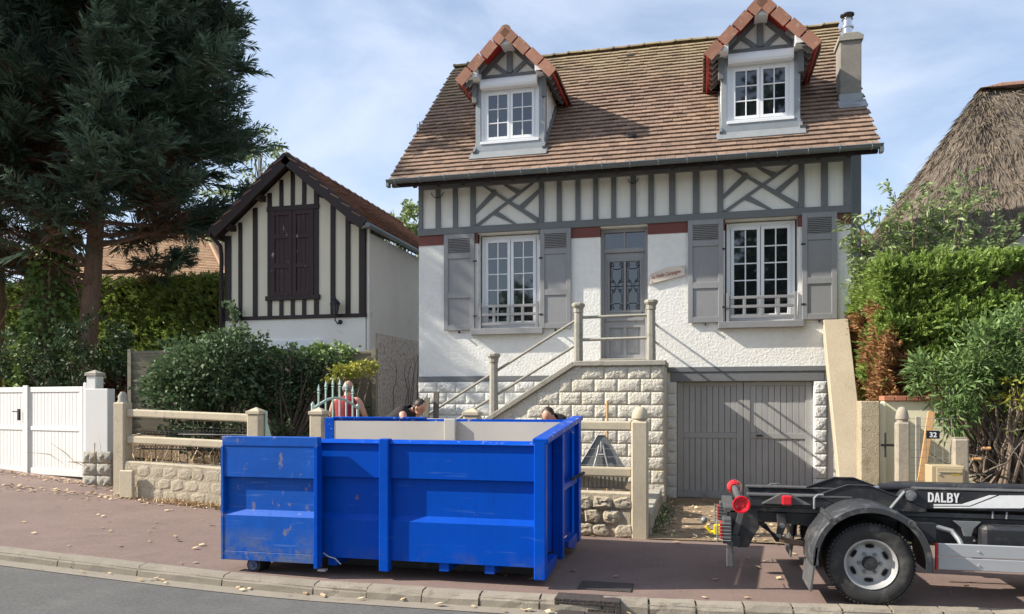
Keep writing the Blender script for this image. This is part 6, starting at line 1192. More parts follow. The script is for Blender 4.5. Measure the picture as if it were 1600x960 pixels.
# hydraulic ram, rear cross tube with red rollers
b = MB(); p0 = at(1330, 778, 7.95); p1 = at(1400, 770, 7.95); b.tube([(p0[0] - 0.2, 7.95, 0.86), (p0[0] + 0.25, 7.95, 0.93)], 0.022, 10); b.build('ram_rod', 'stainless', tr, smooth=True)
b = MB(); b.tube([(p0[0] + 0.24, 7.95, 0.93), (p0[0] + 1.5, 7.95, 0.95)], 0.042, 12); b.build('ram', 'black', tr, smooth=True)
RX_, RZ_ = 0.365, 0.80
b = MB(); b.tube([(RX_, 7.45, RZ_), (RX_, 8.86, RZ_)], 0.035, 10); b.build('roller_shaft', 'dusty', tr, smooth=True)
for yy, f in ((7.50, -1), (8.80, 1)):
    b = MB(); b.lathe([(0.035, 0.02 * f), (0.045, 0.0), (0.082, f * 0.10), (0.082, f * 0.115), (0.070, f * 0.118), (0.060, f * 0.10), (0.034, f * 0.092), (0.028, f * 0.10), (0.004, f * 0.10)], (RX_, yy, RZ_), 'y', 28); b.build('roller', 'lampred', tr, smooth=True)
# side marker lamps on wedge brackets
for yy, f in ((7.55, -1), (8.62, 1)):
    lx, lz_ = at(1230, 787, 7.5); b = MB(); b.box(lx - 0.045, lx + 0.045, yy - 0.05, yy + 0.02, 0.79, 0.88); b.build('marker_lamp', 'lampred', tr, bevel=0.014, seg=2)
    b = MB(); b.prism_y([(lx - 0.22, 0.79), (lx + 0.22, 0.79), (lx + 0.03, 0.89), (lx - 0.05, 0.89)], yy + 0.021 if f < 0 else yy - 0.1, yy + 0.10 if f < 0 else yy - 0.051); b.build('lamp_bracket', 'dusty', tr, bevel=0.004)
# rear plates, lamp clusters, hangers
for yy in (7.60, 8.56):
    b = MB(); b.prism_y([(0.27, 0.72), (0.52, 0.72), (0.54, 0.56), (0.50, 0.50), (0.44, 0.37), (0.34, 0.365), (0.30, 0.45), (0.27, 0.50)], yy, yy + 0.04); b.build('rear_plate', 'black', tr, bevel=0.005)
b = MB(); b.box(0.27, 0.36, 7.45, 8.75, 0.40, 0.50); b.build('rear_beam', 'black', tr, bevel=0.008)
for y0_, y1_ in ((7.42, 7.60), (8.62, 8.80)):
    tl = sub('tail_lamp', tr); b = MB(); b.box(0.175, 0.20, y0_, y1_, 0.47, 0.62); b.build('lens', 'lampred', tl, bevel=0.006); b = MB(); b.box(0.20, 0.28, y0_ - 0.01, y1_ + 0.01, 0.45, 0.66); b.build('housing', 'dusty', tl, bevel=0.006)
    b = MB()
    for k in range(6): b.tube([(0.15, y0_ - 0.02, 0.46 + 0.032 * k), (0.27, y0_ - 0.02, 0.46 + 0.032 * k)], 0.004, 4); b.tube([(0.15, y0_ - 0.02, 0.46 + 0.032 * k), (0.15, y1_ + 0.02, 0.46 + 0.032 * k)], 0.004, 4)
    b.tube([(0.15, y0_ - 0.02, 0.44), (0.15, y0_ - 0.02, 0.64)], 0.005, 4); b.build('guard', 'metalgrey', tl)
    b = MB(); b.obox((0.265, (y0_ + y1_) / 2 - 0.05, 0.33), (0.03, 0, 0), (0, 0.02, 0), (0.0, 0, 0.12)); b.build('under_bar', 'dusty', tr, bevel=0.006)
b = MB(); b.bar((0.30, 7.50, 0.45), (0.40, 7.50, 0.84), 0.03, 0.05); b.bar((0.30, 8.70, 0.45), (0.40, 8.70, 0.84), 0.03, 0.05); b.box(0.22, 0.32, 7.6, 8.6, 0.70, 0.74); b.build('rear_strut', 'dusty', tr)
b = MB(); b.tube([(0.27, TY, 0.45), (0.10, TY, 0.42), (0.05, TY, 0.48)], 0.02, 8); b.box(0.13, 0.22, TY - 0.05, TY + 0.05, 0.40, 0.50); b.build('tow_hook', 'yellow', tr, bevel=0.01); b = MB(); b.ico((0.035, TY, 0.54), 0.036, 2); b.build('tow_ball', 'metalgrey', tr, smooth=True)
hx, hz = at(1218, 812, 7.66)
b = MB(); b.prism_y([(hx - 0.03, 0.70), (hx + 0.05, 0.70), (hx + 0.06, 0.60), (hx + 0.015, 0.46), (hx - 0.035, 0.48), (hx - 0.02, 0.58)], 7.62, 7.66); b.build('spring_hanger', 'black', tr, bevel=0.005); b = MB(); b.lathe([(0.022, 0), (0.022, -0.02)], (hx + 0.02, 7.62, 0.585), 'y', 10); b.lathe([(0.018, 0), (0.018, -0.02)], (hx - 0.005, 7.62, 0.49), 'y', 10); b.build('bolt', 'metalgrey', tr)
for k in range(3): b = MB(); b.tube([(hx + 0.0, 7.64, 0.47 - 0.016 * k), (hx + 0.35, 7.64, 0.41 - 0.016 * k), (WX, 7.64, 0.45 - 0.02 * k - 0.05), (WX + 0.5, 7.64, 0.46), (2.25, 7.64, 0.47)][:3 + (k == 0) * 2], 0.011, 5); b.build('leaf_spring', 'rust', tr)
for k in range(4):
    b = MB(); b.tube([(0.55 + 0.02 * k, 7.85, 0.56), (0.72, 7.82 + 0.03 * k, 0.45 - 0.02 * k), (0.85 + 0.02 * k, 7.83, 0.405), (1.0, 7.9, 0.43), (1.15, 8.0, 0.52)], 0.012, 6); b.build('air_hose', 'iron', tr, smooth=True)
b = MB(); b.tube([(1.02, 7.56, 0.76), (1.02, 7.56, 0.86), (1.05, 7.56, 0.89), (1.10, 7.56, 0.89)], 0.012, 6)
for cx_ in (2.58, 3.2): b.tube([(cx_ - 0.055, 7.66, 0.71), (cx_ - 0.055, 7.66, 0.79), (cx_ - 0.04, 7.66, 0.825), (cx_, 7.66, 0.84), (cx_ + 0.04, 7.66, 0.825), (cx_ + 0.055, 7.66, 0.79), (cx_ + 0.055, 7.66, 0.71)], 0.009, 6)
b.build('tie_loop', 'metalgrey', tr, smooth=True)
b = MB(); b.tube([(2.05, 7.6, 0.63), (2.17, 7.57, 0.60), (2.21, 7.5, 0.53), (2.21, 7.36, 0.45)], 0.022, 8); b.build('guard_arm', 'metalgrey', tr, smooth=True)
b = MB(); b.box(1.75, 2.05, 7.58, 7.69, 0.50, 0.66); b.box(1.80, 1.86, 7.575, 7.58, 0.60, 0.65); b.build('valve_box', 'black', tr, bevel=0.008); b = MB(); b.obox((1.83, 7.572, 0.625), (0.025, 0, 0.014), (0, 0.003, 0), (-0.013, 0, 0.023)); b.build('data_sticker', 'white', tr)
b = MB(); b.box(2.4, 4.2, 7.5, 7.7, 0.42, 0.66); b.build('tank', 'black', tr, bevel=0.03)
b = MB(); b.prism_y([(2.20, 0.68), (2.42, 0.68), (2.36, 0.62), (2.34, 0.55), (2.29, 0.55), (2.27, 0.62)], 7.62, 7.66); b.build('twist_bracket', 'metalgrey', tr)
sgd = sub('side_guard', tr)
for z0_, z1_ in ((0.328, 0.432), (0.438, 0.548)): b = MB(); b.box(1.955, 4.3, 7.19, 7.215, z0_, z1_); b.build('board', 'alu', sgd, bevel=0.006)
b = MB(); b.box(1.940, 1.9545, 7.186, 7.22, 0.325, 0.55); b.build('end_cap', 'lampred', sgd)
b = MB()
for zz in (0.375, 0.49): b.lathe([(0.008, 0), (0.008, -0.008)], (2.265, 7.19, zz), 'y', 8)
b.box(2.23, 2.30, 7.216, 7.5, 0.40, 0.46); b.build('fixing', 'steel', sgd)
for k in range(9): b = MB(); b.lathe([(0.009, 0), (0.009, -0.008)], (2.05 + 0.17 * k, 7.70, 0.50 + 0.07 * (k % 2)), 'y', 6); b.build('rivet', 'steel', tr)
# cab (beyond the right edge of the picture)
cb = sub('cab', tr); b = MB(); b.prism_y([(4.2, 0.55), (4.2, 2.15), (4.4, 2.25), (5.5, 2.22), (5.95, 1.35), (6.05, 0.75), (6.0, 0.45), (5.42, 0.45), (5.36, 0.70), (5.1, 0.86), (4.8, 0.86), (4.54, 0.70), (4.48, 0.55)], 7.14, 9.06); b.build('shell', 'gate_white', cb, bevel=0.04, seg=2)
for yy in (7.132, 9.068): b = MB(); b.prism_y([(4.6, 1.35), (5.75, 1.35), (5.42, 2.05), (4.6, 2.05)], yy - 0.004, yy + 0.004); b.build('side_glass', 'glass', cb)
b = MB(); b.obox((5.76, TY, 1.78), (0.21, 0, -0.42), (0, 0.82, 0), (0.006, 0, 0.003)); b.build('windscreen', 'glass', cb)
# ------------------------------------------------------------------ plants
def spray_arrays(S, A, l, K=16, spread=0.65, w=0.05, jitter=0.12):
    n = len(S); A = unit(A); B = unit(np.cross(A, nr.normal(size=(n, 3)) * 0.6 + np.array([0, 0, 1.0])))
    k = np.arange(K); t = (k // 2) / (K / 2); sg = np.where(k % 2, 1.0, -1.0); sg[-1] = 0.0
    P = S[:, None, :] + A[:, None, :] * (l[:, None] * t[None, :])[..., None]
    D = A[:, None, :] * 0.8 + B[:, None, :] * (sg * spread)[None, :, None] + nr.normal(size=(n, K, 3)) * jitter
    L_ = (l[:, None] * (0.62 - 0.30 * t)[None, :]) * nr.uniform(0.8, 1.2, (n, K))
    return P.reshape(-1, 3), D.reshape(-1, 3), L_.reshape(-1), np.broadcast_to(w, (n * K,))
def conifer(name, label, base, H, Rm, tr_r, lean, zmin, seed, nlimb=70, top_only=None, side=None, ivy=0, bark='bark', dens=1.0):
    r_ = random.Random(seed); base = Vector(base); tree = empty(name, base, label, 'tree', 'dark conifers behind the white gate')
    path = [base + Vector((lean[0] * t ** 1.5 * H + 0.18 * math.sin(t * 7 + seed), lean[1] * t * H + 0.12 * math.cos(t * 5 + seed), H * t - 0.3 * (t == 0))) for t in [i / 14 for i in range(15)]]
    tb = MB(); tb.tube(path, [tr_r * (1.25 if i == 0 else 1) * (1 - 0.9 * (i / 14) ** 1.1) + 0.01 for i in range(15)], 10)
    def tp(z): 
        t = min(max((z - base.z) / H, 0), 0.999) * 14; i = int(t); return path[i].lerp(path[i + 1], t - i)
    S, A, l, T = [], [], [], []
    lb = MB()
    for q in range(nlimb):
        f = (q + r_.random()) / nlimb; z = base.z + zmin + (H - zmin) * (f ** 0.9); p = tp(z); az = r_.random() * 2 * math.pi
        env = math.sin(math.pi * min(1, 0.30 + 0.70 * f)) ** 0.6 if f < 0.5 else (1 - ((f - 0.5) / 0.5) ** 1.8)
        L_ = Rm * (0.25 + 0.75 * env) * r_.uniform(0.72, 1.05)
        if side: L_ *= 0.72 + 0.28 * max(0, math.cos(az - side))
        rise = r_.uniform(0.10, 0.42) if f < 0.8 else r_.uniform(0.4, 0.9); d = Vector((math.cos(az), math.sin(az), 0))
        pts = [p + d * (L_ * t) + Vector((0, 0, L_ * (rise * t - 0.05 * math.sin(t * 3)))) + Vector((r_.uniform(-1, 1), r_.uniform(-1, 1), r_.uniform(-1, 1))) * 0.10 * t for t in [i / 6 for i in range(7)]]
        lb.tube(pts, [max(0.012, tr_r * 0.26 * (1 - 0.9 * i / 6)) for i in range(7)], 5)
        ns = int(26 * L_ / 4.5 * dens) + 5
        for k in range(ns):
            t = 0.30 + 0.70 * (k + r_.random()) / ns; i = min(int(t * 6), 5); c = pts[i].lerp(pts[i + 1], t * 6 - i)
            for s2 in range(3):
                a = Vector((r_.gauss(0, 0.55), r_.gauss(0, 0.55), r_.gauss(0.30, 0.34))) + d * 0.75; ln = r_.uniform(0.45, 0.95) * (1.15 - 0.45 * t) * (1.0 if L_ > 2 else 0.7)
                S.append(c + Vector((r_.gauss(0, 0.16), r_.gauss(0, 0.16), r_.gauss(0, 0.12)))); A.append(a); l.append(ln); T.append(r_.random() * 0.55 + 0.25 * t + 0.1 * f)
    # bare dead twigs low on the trunk
    for q in range(16):
        z = base.z + zmin * r_.uniform(0.45, 1.1); p = tp(z); az = r_.random() * 6.28; d = Vector((math.cos(az), math.sin(az), r_.uniform(0.1, 0.7))); pp = [p]
        for k in range(4): d = d + Vector((r_.uniform(-0.3, 0.3), r_.uniform(-0.3, 0.3), r_.uniform(-0.15, 0.25))); pp.append(pp[-1] + d.normalized() * r_.uniform(0.25, 0.5))
        lb.tube(pp, [0.03, 0.022, 0.016, 0.011, 0.006], 4)
    tb.build('trunk', bark, tree, smooth='all'); lb.build('limbs', bark, tree, recalc=False)
    S, A, l = np.array([tuple(v) for v in S]), np.array([tuple(v) for v in A]), np.array(l)
    P, D, L2, Wd = spray_arrays(S, A, l, 24, 0.55, 0.040, 0.16); tone = np.repeat(np.array(T), 24) + nr.normal(0, 0.08, len(P))
    tr_c = np.array([tuple(tp(z_)) for z_ in S[:, 2]]); dist = np.hypot(S[:, 0] - tr_c[:, 0], S[:, 1] - tr_c[:, 1]); dry = (dist < 1.9) & (S[:, 2] < base.z + 8.0) & (nr.random(len(S)) < 0.8); dk = np.repeat(dry, 24)
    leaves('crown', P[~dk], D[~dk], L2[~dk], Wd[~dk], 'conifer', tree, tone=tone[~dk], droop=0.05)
    if dry.any(): leaves('dry_foliage', P[dk], D[dk], L2[dk], Wd[dk] * 0.6, 'dryspray', tree, droop=0.1)
    if ivy:
        n = ivy; z = nr.uniform(0.2, 5.6, n); a = nr.uniform(0, 2 * math.pi, n); q = np.array([tuple(tp(base.z + zz)) for zz in z]); rr_ = tr_r * 1.02 + np.abs(nr.normal(0, 0.12, n))
        dr = np.stack([np.cos(a), np.sin(a), np.zeros(n)], 1); P = q + dr * rr_[:, None]; leaves('ivy', P, dr * 0.7 + nr.normal(0, 0.35, (n, 3)) + np.array([0, 0, -0.25]), nr.uniform(0.10, 0.17, n), nr.uniform(0.09, 0.14, n), 'ivy', tree)
    return tree
conifer('conifer_tree', 'dark conifer with leaning reddish trunk nearest the outbuilding', (-14.75, 15.9, 0.4), 15.5, 4.15, 0.25, (0.03, -0.01), 4.2, 11, 110, side=0.0)
conifer('conifer_tree', 'dark conifer with ivy covered trunk behind the white gate', (-15.6, 15.6, 0.4), 15.0, 4.6, 0.31, (0.0, 0.01), 6.3, 23, 78, ivy=5200)
conifer('conifer_tree', 'dark conifer with bare reddish trunk at the far left edge', (-17.2, 15.3, 0.4), 15.0, 4.4, 0.30, (0.02, 0.0), 6.3, 37, 74)
def loose_tree(name, label, base, H, crown, n, leaf, wl_, m, seed, trunk=0.14, group=None, bark='bark2'):
    """crown: list of (centre, radii)"""
    r_ = random.Random(seed); t = empty(name, base, label, 'tree', group); b = MB(); base = Vector(base)
    top = Vector(crown[0][0]); b.tube([base, base.lerp(top, 0.5) + Vector((0.1, 0, 0)), top], [trunk, trunk * 0.75, trunk * 0.3], 8); Ps, Ds = [], []
    for c, rr_ in crown:
        for q in range(9):
            e = Vector(c) + Vector([r_.gauss(0, 0.55) * v for v in rr_]); s0 = base.lerp(top, r_.uniform(0.55, 0.95)); b.tube([s0, s0.lerp(e, 0.5) + Vector((0, 0, 0.1)), e], [trunk * 0.35, trunk * 0.2, 0.012], 5)
        k = int(n / len(crown)); ncl = max(6, k // 60); cc = unit(nr.normal(size=(ncl, 3))) * (nr.uniform(0.45, 1.0, (ncl, 1))) * np.array(rr_) + np.array(c)
        idx = nr.integers(0, ncl, k); P = cc[idx] + nr.normal(0, 0.16, (k, 3)) * np.array(rr_) * 0.8; Ps.append(P); Ds.append(unit(P - np.array(c)) * 0.6 + nr.normal(0, 0.6, (k, 3)))
    b.build('trunk', bark, t, smooth='all'); P = np.concatenate(Ps); D = np.concatenate(Ds); leaves('crown', P, D, nr.uniform(0.7, 1.2, len(P)) * leaf, wl_, m, t); return t
loose_tree('sparse_tree', 'thin pale tree rising behind the outbuilding roof', (-16.3, 26, 0.3), 12, [((-16.2, 26, 11.2), (1.3, 1.2, 0.75)), ((-16.8, 26, 9.9), (2.0, 1.3, 0.9)), ((-16.4, 26, 8.6), (2.2, 1.3, 0.8))], 2300, 0.20, 0.07, 'paleleaf', 4, 0.10)
tx_ = at(632, 330, 30); loose_tree('young_tree', 'yellow green tree top between outbuilding and main house', (tx_[0], 30, 0.2), 10, [((tx_[0], 30, tx_[1] - 0.5), (1.1, 1, 0.9)), ((tx_[0] + 0.4, 30, tx_[1] - 1.8), (1.3, 1.2, 1.1))], 2200, 0.24, 0.14, 'paleleaf', 6, 0.12)
loose_tree('reflection_tree', 'tall unseen tree added behind the camera to darken the right windows', (5.5, -17, 0), 20, [((5.5, -17, 16), (5.5, 4, 5)), ((3.0, -16, 10), (4.5, 3.5, 4)), ((9, -17, 10), (4.5, 3.5, 4.5)), ((5.5, -16, 5), (5, 3, 3))], 14000, 0.55, 0.34, 'shrubdark', 8, 0.4)  # added out of view so the right windows reflect something dark
loose_tree('reflection_tree', 'lower bushy tree across the street mirrored in the left window', (-10.5, -19, 0), 8.5, [((-10.5, -19, 6.2), (3.6, 3, 2.6)), ((-14, -19, 5.0), (3, 3, 2.5)), ((-7.6, -19, 4.6), (2.6, 2.6, 2.2))], 7000, 0.45, 0.28, 'shrub', 9, 0.3)
# clipped hedges
def hedge(name, label, boxes, n, l0, m, seed, dead=None, spread=0.55, w=0.035, group=None, faces=('front', 'top', 'left', 'right'), core=True, rough=0.14):
    x0, x1, y0, y1, z0, z1 = boxes; h = empty(name, ((x0 + x1) / 2, (y0 + y1) / 2, z0), label, 'hedge', group)
    areas = {'front': (x1 - x0) * (z1 - z0), 'top': (x1 - x0) * (y1 - y0), 'left': (y1 - y0) * (z1 - z0), 'right': (y1 - y0) * (z1 - z0)}; tot = sum(areas[f] for f in faces); S, A = [], []
    for f in faces:
        k = int(n * areas[f] / tot); u, v = nr.random(k), nr.random(k)
        if f == 'front': p = np.stack([x0 + (x1 - x0) * u, np.full(k, y0), z0 + (z1 - z0) * v], 1); nn = (0, -1, 0.0)
        if f == 'top': p = np.stack([x0 + (x1 - x0) * u, y0 + (y1 - y0) * v, np.full(k, z1)], 1); nn = (0, -0.1, 1)
        if f == 'left': p = np.stack([np.full(k, x0), y0 + (y1 - y0) * u, z0 + (z1 - z0) * v], 1); nn = (-1, 0, 0)
        if f == 'right': p = np.stack([np.full(k, x1), y0 + (y1 - y0) * u, z0 + (z1 - z0) * v], 1); nn = (1, 0, 0)
        bump = np.array([mnoise.noise(Vector((a * 1.6, b_ * 1.6, c * 1.6))) + 0.5 * mnoise.noise(Vector((a * 4, b_ * 4, c * 4))) for a, b_, c in p]); nn = np.array(nn, float)
        p = p + nn * (bump * rough - rough * 0.6)[:, None] - nn * (nr.random(k) * 0.10)[:, None]; S.append(p); A.append(np.broadcast_to(nn * 0.75 + np.array([0, 0, 0.55]), (k, 3)) + nr.normal(0, 0.38, (k, 3)))
    S, A = np.concatenate(S), np.concatenate(A); l = nr.uniform(0.6, 1.2, len(S)) * l0; K = 12
    isdead = np.zeros(len(S), bool)
    if dead: isdead = np.array([dead(*p) for p in S])
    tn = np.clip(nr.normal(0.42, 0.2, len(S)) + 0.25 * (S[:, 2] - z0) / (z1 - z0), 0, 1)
    for sel, mm, nm in ((~isdead, m, 'foliage'), (isdead, 'thuja_dead' if name == 'thuja_hedge' else 'deadhedge', 'dead_foliage')):
        if sel.sum() == 0: continue
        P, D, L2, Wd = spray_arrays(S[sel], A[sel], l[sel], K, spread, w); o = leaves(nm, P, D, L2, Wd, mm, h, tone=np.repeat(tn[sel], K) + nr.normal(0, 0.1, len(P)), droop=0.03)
        if nm == 'dead_foliage': o['label'] = 'brown dead patch of the hedge'
    if core:
        b = MB(); e = 0.22; b.box(x0 + e, x1 - e, y0 + e, y1, z0 + 0.02, z1 - e); b.build('opaque_core', 'deadhedge', h)  # opaque dark box added inside to stop light leaking through the foliage
    return h
hedge('clipped_hedge', 'tall clipped dark green hedge left of the outbuilding', (-24.0, -10.9, 18.3, 19.4, 0.45, 5.05), 11500, 0.30, 'thuja_dark', 3, faces=('front', 'top', 'right'), w=0.048,
      dead=lambda x, y, z: z < 2.9 + 0.9 * mnoise.noise(Vector((x * 0.5, 3, z * 0.6))) - max(0, (-15.6 - x)) * 0.5 and y < 18.9)
def rdead(x, y, z):
    u = (z - 1.2) / 2.6; c1 = abs((x - 2.70) - 0.10 * math.sin(z * 4) + (z - 2.3) * 0.30); n_ = mnoise.noise(Vector((x * 3.2, y * 2, z * 1.6)))
    return (c1 < 0.26 and 1.3 < z < 3.2 and n_ > -0.2) or (x < 3.3 and 1.0 < z < 2.5 and n_ > 0.08)
hedge('thuja_hedge', 'bright green thuja hedge with brown patches right of the house', (2.50, 6.8, 11.9, 14.6, 1.05, 3.80), 16500, 0.17, 'thuja', 5, faces=('front', 'top', 'left'), dead=rdead, w=0.026, rough=0.24)
# bushes
def bush(name, label, blobs, n, leaf, wl_, m, cat='shrub', group=None, stems=8, base=None, tone_up=0.2, bark='twig', flat=0.1):
    c0 = np.array(blobs[0][0]); bs = Vector(base or (c0[0], c0[1], 0.35)); s_ = empty(name, bs, label, cat, group); b = MB(); Ps, Ds, Ts = [], [], []
    vol = [r[0] * r[1] * r[2] for _, r in blobs]
    for (c, rr_), v in zip(blobs, vol):
        c = np.array(c); rr_ = np.array(rr_); k = int(n * v / sum(vol)); ncl = max(8, k // 34); dirs = unit(nr.normal(size=(ncl, 3))); cc = c + dirs * rr_ * nr.uniform(0.62, 1.04, (ncl, 1))
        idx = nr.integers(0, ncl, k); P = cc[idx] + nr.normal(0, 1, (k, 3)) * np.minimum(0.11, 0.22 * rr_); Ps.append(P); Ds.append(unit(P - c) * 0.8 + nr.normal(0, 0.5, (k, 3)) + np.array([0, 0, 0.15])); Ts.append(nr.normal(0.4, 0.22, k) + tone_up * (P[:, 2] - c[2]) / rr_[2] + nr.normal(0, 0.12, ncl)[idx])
        for q in range(stems):
            e = Vector(cc[nr.integers(0, ncl)]); b.tube([bs + Vector((rnd.uniform(-0.2, 0.2), rnd.uniform(-0.1, 0.1), 0)), bs.lerp(e, 0.5) + Vector((rnd.uniform(-0.15, 0.15), 0, 0.1)), e], [0.025, 0.017, 0.006], 5)
    b.build('stems', bark, s_); P, D, T = np.concatenate(Ps), np.concatenate(Ds), np.concatenate(Ts)
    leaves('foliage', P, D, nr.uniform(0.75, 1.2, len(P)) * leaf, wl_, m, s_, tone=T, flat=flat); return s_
def B(px, py, Y, rx, ry, rz): x_, z_ = at(px, py, Y); return ((x_, Y, z_), (rx, ry, rz))
bush('large_shrub', 'large rounded green shrub in front of the board fence', [B(322, 580, 12.7, 0.92, 0.75, 0.60), B(366, 558, 12.9, 0.62, 0.6, 0.52), B(287, 615, 12.5, 0.62, 0.6, 0.50), B(380, 610, 12.9, 0.42, 0.5, 0.42), B(366, 508, 13.0, 0.22, 0.22, 0.38)], 9500, 0.105, 0.058, 'shrub', base=(-9.2, 12.8, 0.5))
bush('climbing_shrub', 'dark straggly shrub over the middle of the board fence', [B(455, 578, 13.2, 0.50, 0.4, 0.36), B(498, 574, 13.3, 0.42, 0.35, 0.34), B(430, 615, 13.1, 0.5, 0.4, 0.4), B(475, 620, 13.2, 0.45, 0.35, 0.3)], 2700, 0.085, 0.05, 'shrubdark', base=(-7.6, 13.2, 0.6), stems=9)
bush('ivy_clump', 'clump of dark ivy on top of the board fence', [B(522, 556, 13.55, 0.42, 0.2, 0.20), B(488, 550, 13.6, 0.35, 0.2, 0.16), B(448, 548, 13.6, 0.3, 0.2, 0.12)], 1300, 0.08, 0.062, 'ivy', cat='ivy', base=(-7.2, 13.5, 0.7), stems=3)
bush('golden_shrub', 'golden yellow shrub beside the man in red', [B(548, 580, 12.95, 0.34, 0.3, 0.11), B(570, 573, 13.0, 0.22, 0.25, 0.10), B(530, 594, 12.9, 0.22, 0.25, 0.09)], 1100, 0.075, 0.042, 'gold', base=(-6.5, 13.0, 0.6), stems=5)
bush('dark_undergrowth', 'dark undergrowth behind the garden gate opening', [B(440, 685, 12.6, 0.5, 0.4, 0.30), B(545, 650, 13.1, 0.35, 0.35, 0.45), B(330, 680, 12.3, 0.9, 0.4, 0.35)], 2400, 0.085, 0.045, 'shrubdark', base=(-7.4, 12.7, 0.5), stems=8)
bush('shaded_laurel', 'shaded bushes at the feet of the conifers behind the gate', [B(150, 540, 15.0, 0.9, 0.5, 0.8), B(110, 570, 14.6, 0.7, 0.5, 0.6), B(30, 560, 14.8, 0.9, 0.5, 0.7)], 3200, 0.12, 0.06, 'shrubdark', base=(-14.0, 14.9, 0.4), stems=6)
# right: feathery shrub above the hedge, glossy shrub in front
def feathery():
    s_ = empty('feathery_shrub', (3.6, 14.6, 0.3), 'pale feathery shrub rising above the green hedge', 'shrub'); b = MB(); S, A, l = [], [], []
    tips = [(1345, 335), (1372, 330), (1398, 300), (1425, 320), (1450, 298), (1480, 288), (1510, 282), (1535, 296), (1390, 350), (1430, 360), (1470, 345), (1510, 335), (1550, 355), (1335, 385), (1350, 405), (1380, 395), (1420, 395), (1470, 385), (1530, 385), (1330, 352), (1585, 350), (1340, 425)]
    for (px, py) in tips:
        Y = rnd.uniform(12.5, 13.5); x_, z_ = at(px, py, Y); base = Vector((3.4 + (x_ - 3.4) * 0.55, 13.2, 2.6)); tip = Vector((x_, Y, z_)); mid = base.lerp(tip, 0.55) + Vector((0, 0, 0.25)); pts = [base, mid, tip]; b.tube(pts, [0.02, 0.013, 0.005], 5)
        for k in range(24):
            t = 0.30 + 0.73 * k / 24; c = base.lerp(mid, t / 0.55) if t < 0.55 else mid.lerp(tip, min(1.02, (t - 0.55) / 0.45)); d = (tip - base).normalized(); S.append(c + Vector((rnd.gauss(0, 0.07), rnd.gauss(0, 0.07), rnd.gauss(0, 0.06)))); A.append(d * 0.4 + Vector((rnd.gauss(0, 0.8), rnd.gauss(0, 0.8), rnd.gauss(0.1, 0.5)))); l.append(rnd.uniform(0.16, 0.30))
    b.build('stems', 'twig', s_); P, D, L2, Wd = spray_arrays(np.array([tuple(v) for v in S]), np.array([tuple(v) for v in A]), np.array(l), 10, 0.75, 0.040, 0.2); leaves('foliage', P, D, L2 * 1.0, Wd, 'paleleaf', s_, droop=0.25)
feathery()
bush('glossy_shrub', 'glossy dark green shrub hanging over the mailbox', [B(1540, 560, 11.2, 0.50, 0.35, 0.42), B(1500, 600, 11.1, 0.36, 0.3, 0.36), B(1450, 585, 11.3, 0.22, 0.25, 0.3), B(1575, 590, 11.2, 0.42, 0.35, 0.30), B(1490, 650, 11.0, 0.20, 0.2, 0.24), B(1600, 520, 11.3, 0.40, 0.3, 0.32)], 5200, 0.125, 0.028, 'laurel', base=(3.7, 11.4, 0.7), stems=7)
bush('yellowing_shrub', 'sparse yellow leaves on bare twigs at the right edge', [B(1585, 625, 10.9, 0.22, 0.2, 0.14), B(1592, 600, 10.9, 0.15, 0.2, 0.1), B(1575, 665, 10.9, 0.14, 0.12, 0.08)], 200, 0.10, 0.03, 'gold', base=(3.8, 10.95, 0.7), stems=6)
tw = empty('bare_branches', (4.0, 11.2, 0.3), 'tangle of bare grey branches in the dark hollow at right', 'shrub'); b = MB()
for k in range(52):
    p = Vector((rnd.uniform(3.25, 4.7), rnd.uniform(10.8, 11.7), rnd.uniform(0.5, 0.9))); pp = [p]; d = Vector((rnd.uniform(-0.5, 0.5), rnd.uniform(-0.3, 0.2), rnd.uniform(0.2, 1)))
    for q in range(6): d = d.normalized() + Vector((rnd.gauss(0, 0.45), rnd.gauss(0, 0.35), rnd.gauss(0, 0.35))); pp.append(pp[-1] + d.normalized() * rnd.uniform(0.12, 0.26))
    r0 = rnd.choice((0.005, 0.006, 0.008, 0.009, 0.012, 0.02)); b.tube(pp, [r0 * (1 - 0.12 * i) for i in range(7)], 6)
b.build('branches', 'bark2', tw, smooth='all')
b = MB()
for x_, y_, z_ in ((3.55, 10.85, 1.16), (3.46, 10.9, 1.02)): b = MB(); b.lathe([(0.02, -0.10), (0.024, 0.0)], (x_, y_, z_), 'x', 10); b.build('sawn_stub', 'plank', tw)
dkb = MB(); dkb.box(2.55, 6.6, 12.15, 14.4, 0.02, 1.25); tag(dkb.build('hedge_base', 'deadhedge'), 'plain dark brown block at the foot of the thuja hedge', 'hedge base')  # solid box in one dark brown below the foliage
# weeds, dry leaves, litter
n = 900; Pl = []
def scatter(n, fx_, fy_, jz=0.004): return np.array([(x_, y_, g(x_) + jz) for x_, y_ in zip(fx_(n), fy_(n))])
parts_ = []
x_ = nr.uniform(-11.5, -5.2, 260); parts_.append(np.stack([x_, np.array([fence_y(v) for v in x_]) - 0.10 - np.abs(nr.normal(0, 0.22, 260)), x_ * 0], 1))
x_ = nr.uniform(-13.5, -9.0, 260); parts_.append(np.stack([x_, 11.35 + (-9.5 - x_) * 0.2 - np.abs(nr.normal(0, 0.20, 260)), x_ * 0], 1))
x_ = nr.uniform(-12, 4.5, 150); parts_.append(np.stack([x_, nr.uniform(7.0, 10.6, 150), x_ * 0], 1))
x_ = nr.uniform(-12, 4, 70); parts_.append(np.stack([x_, np.array([kerb_y(v) for v in x_]) - 0.22 + nr.normal(0, 0.05, 70), x_ * 0 - 0.095], 1))
x_ = nr.uniform(-0.6, 2.4, 420); parts_.append(np.stack([x_, nr.uniform(9.9, 14.0, 420), x_ * 0 + 0.02], 1))
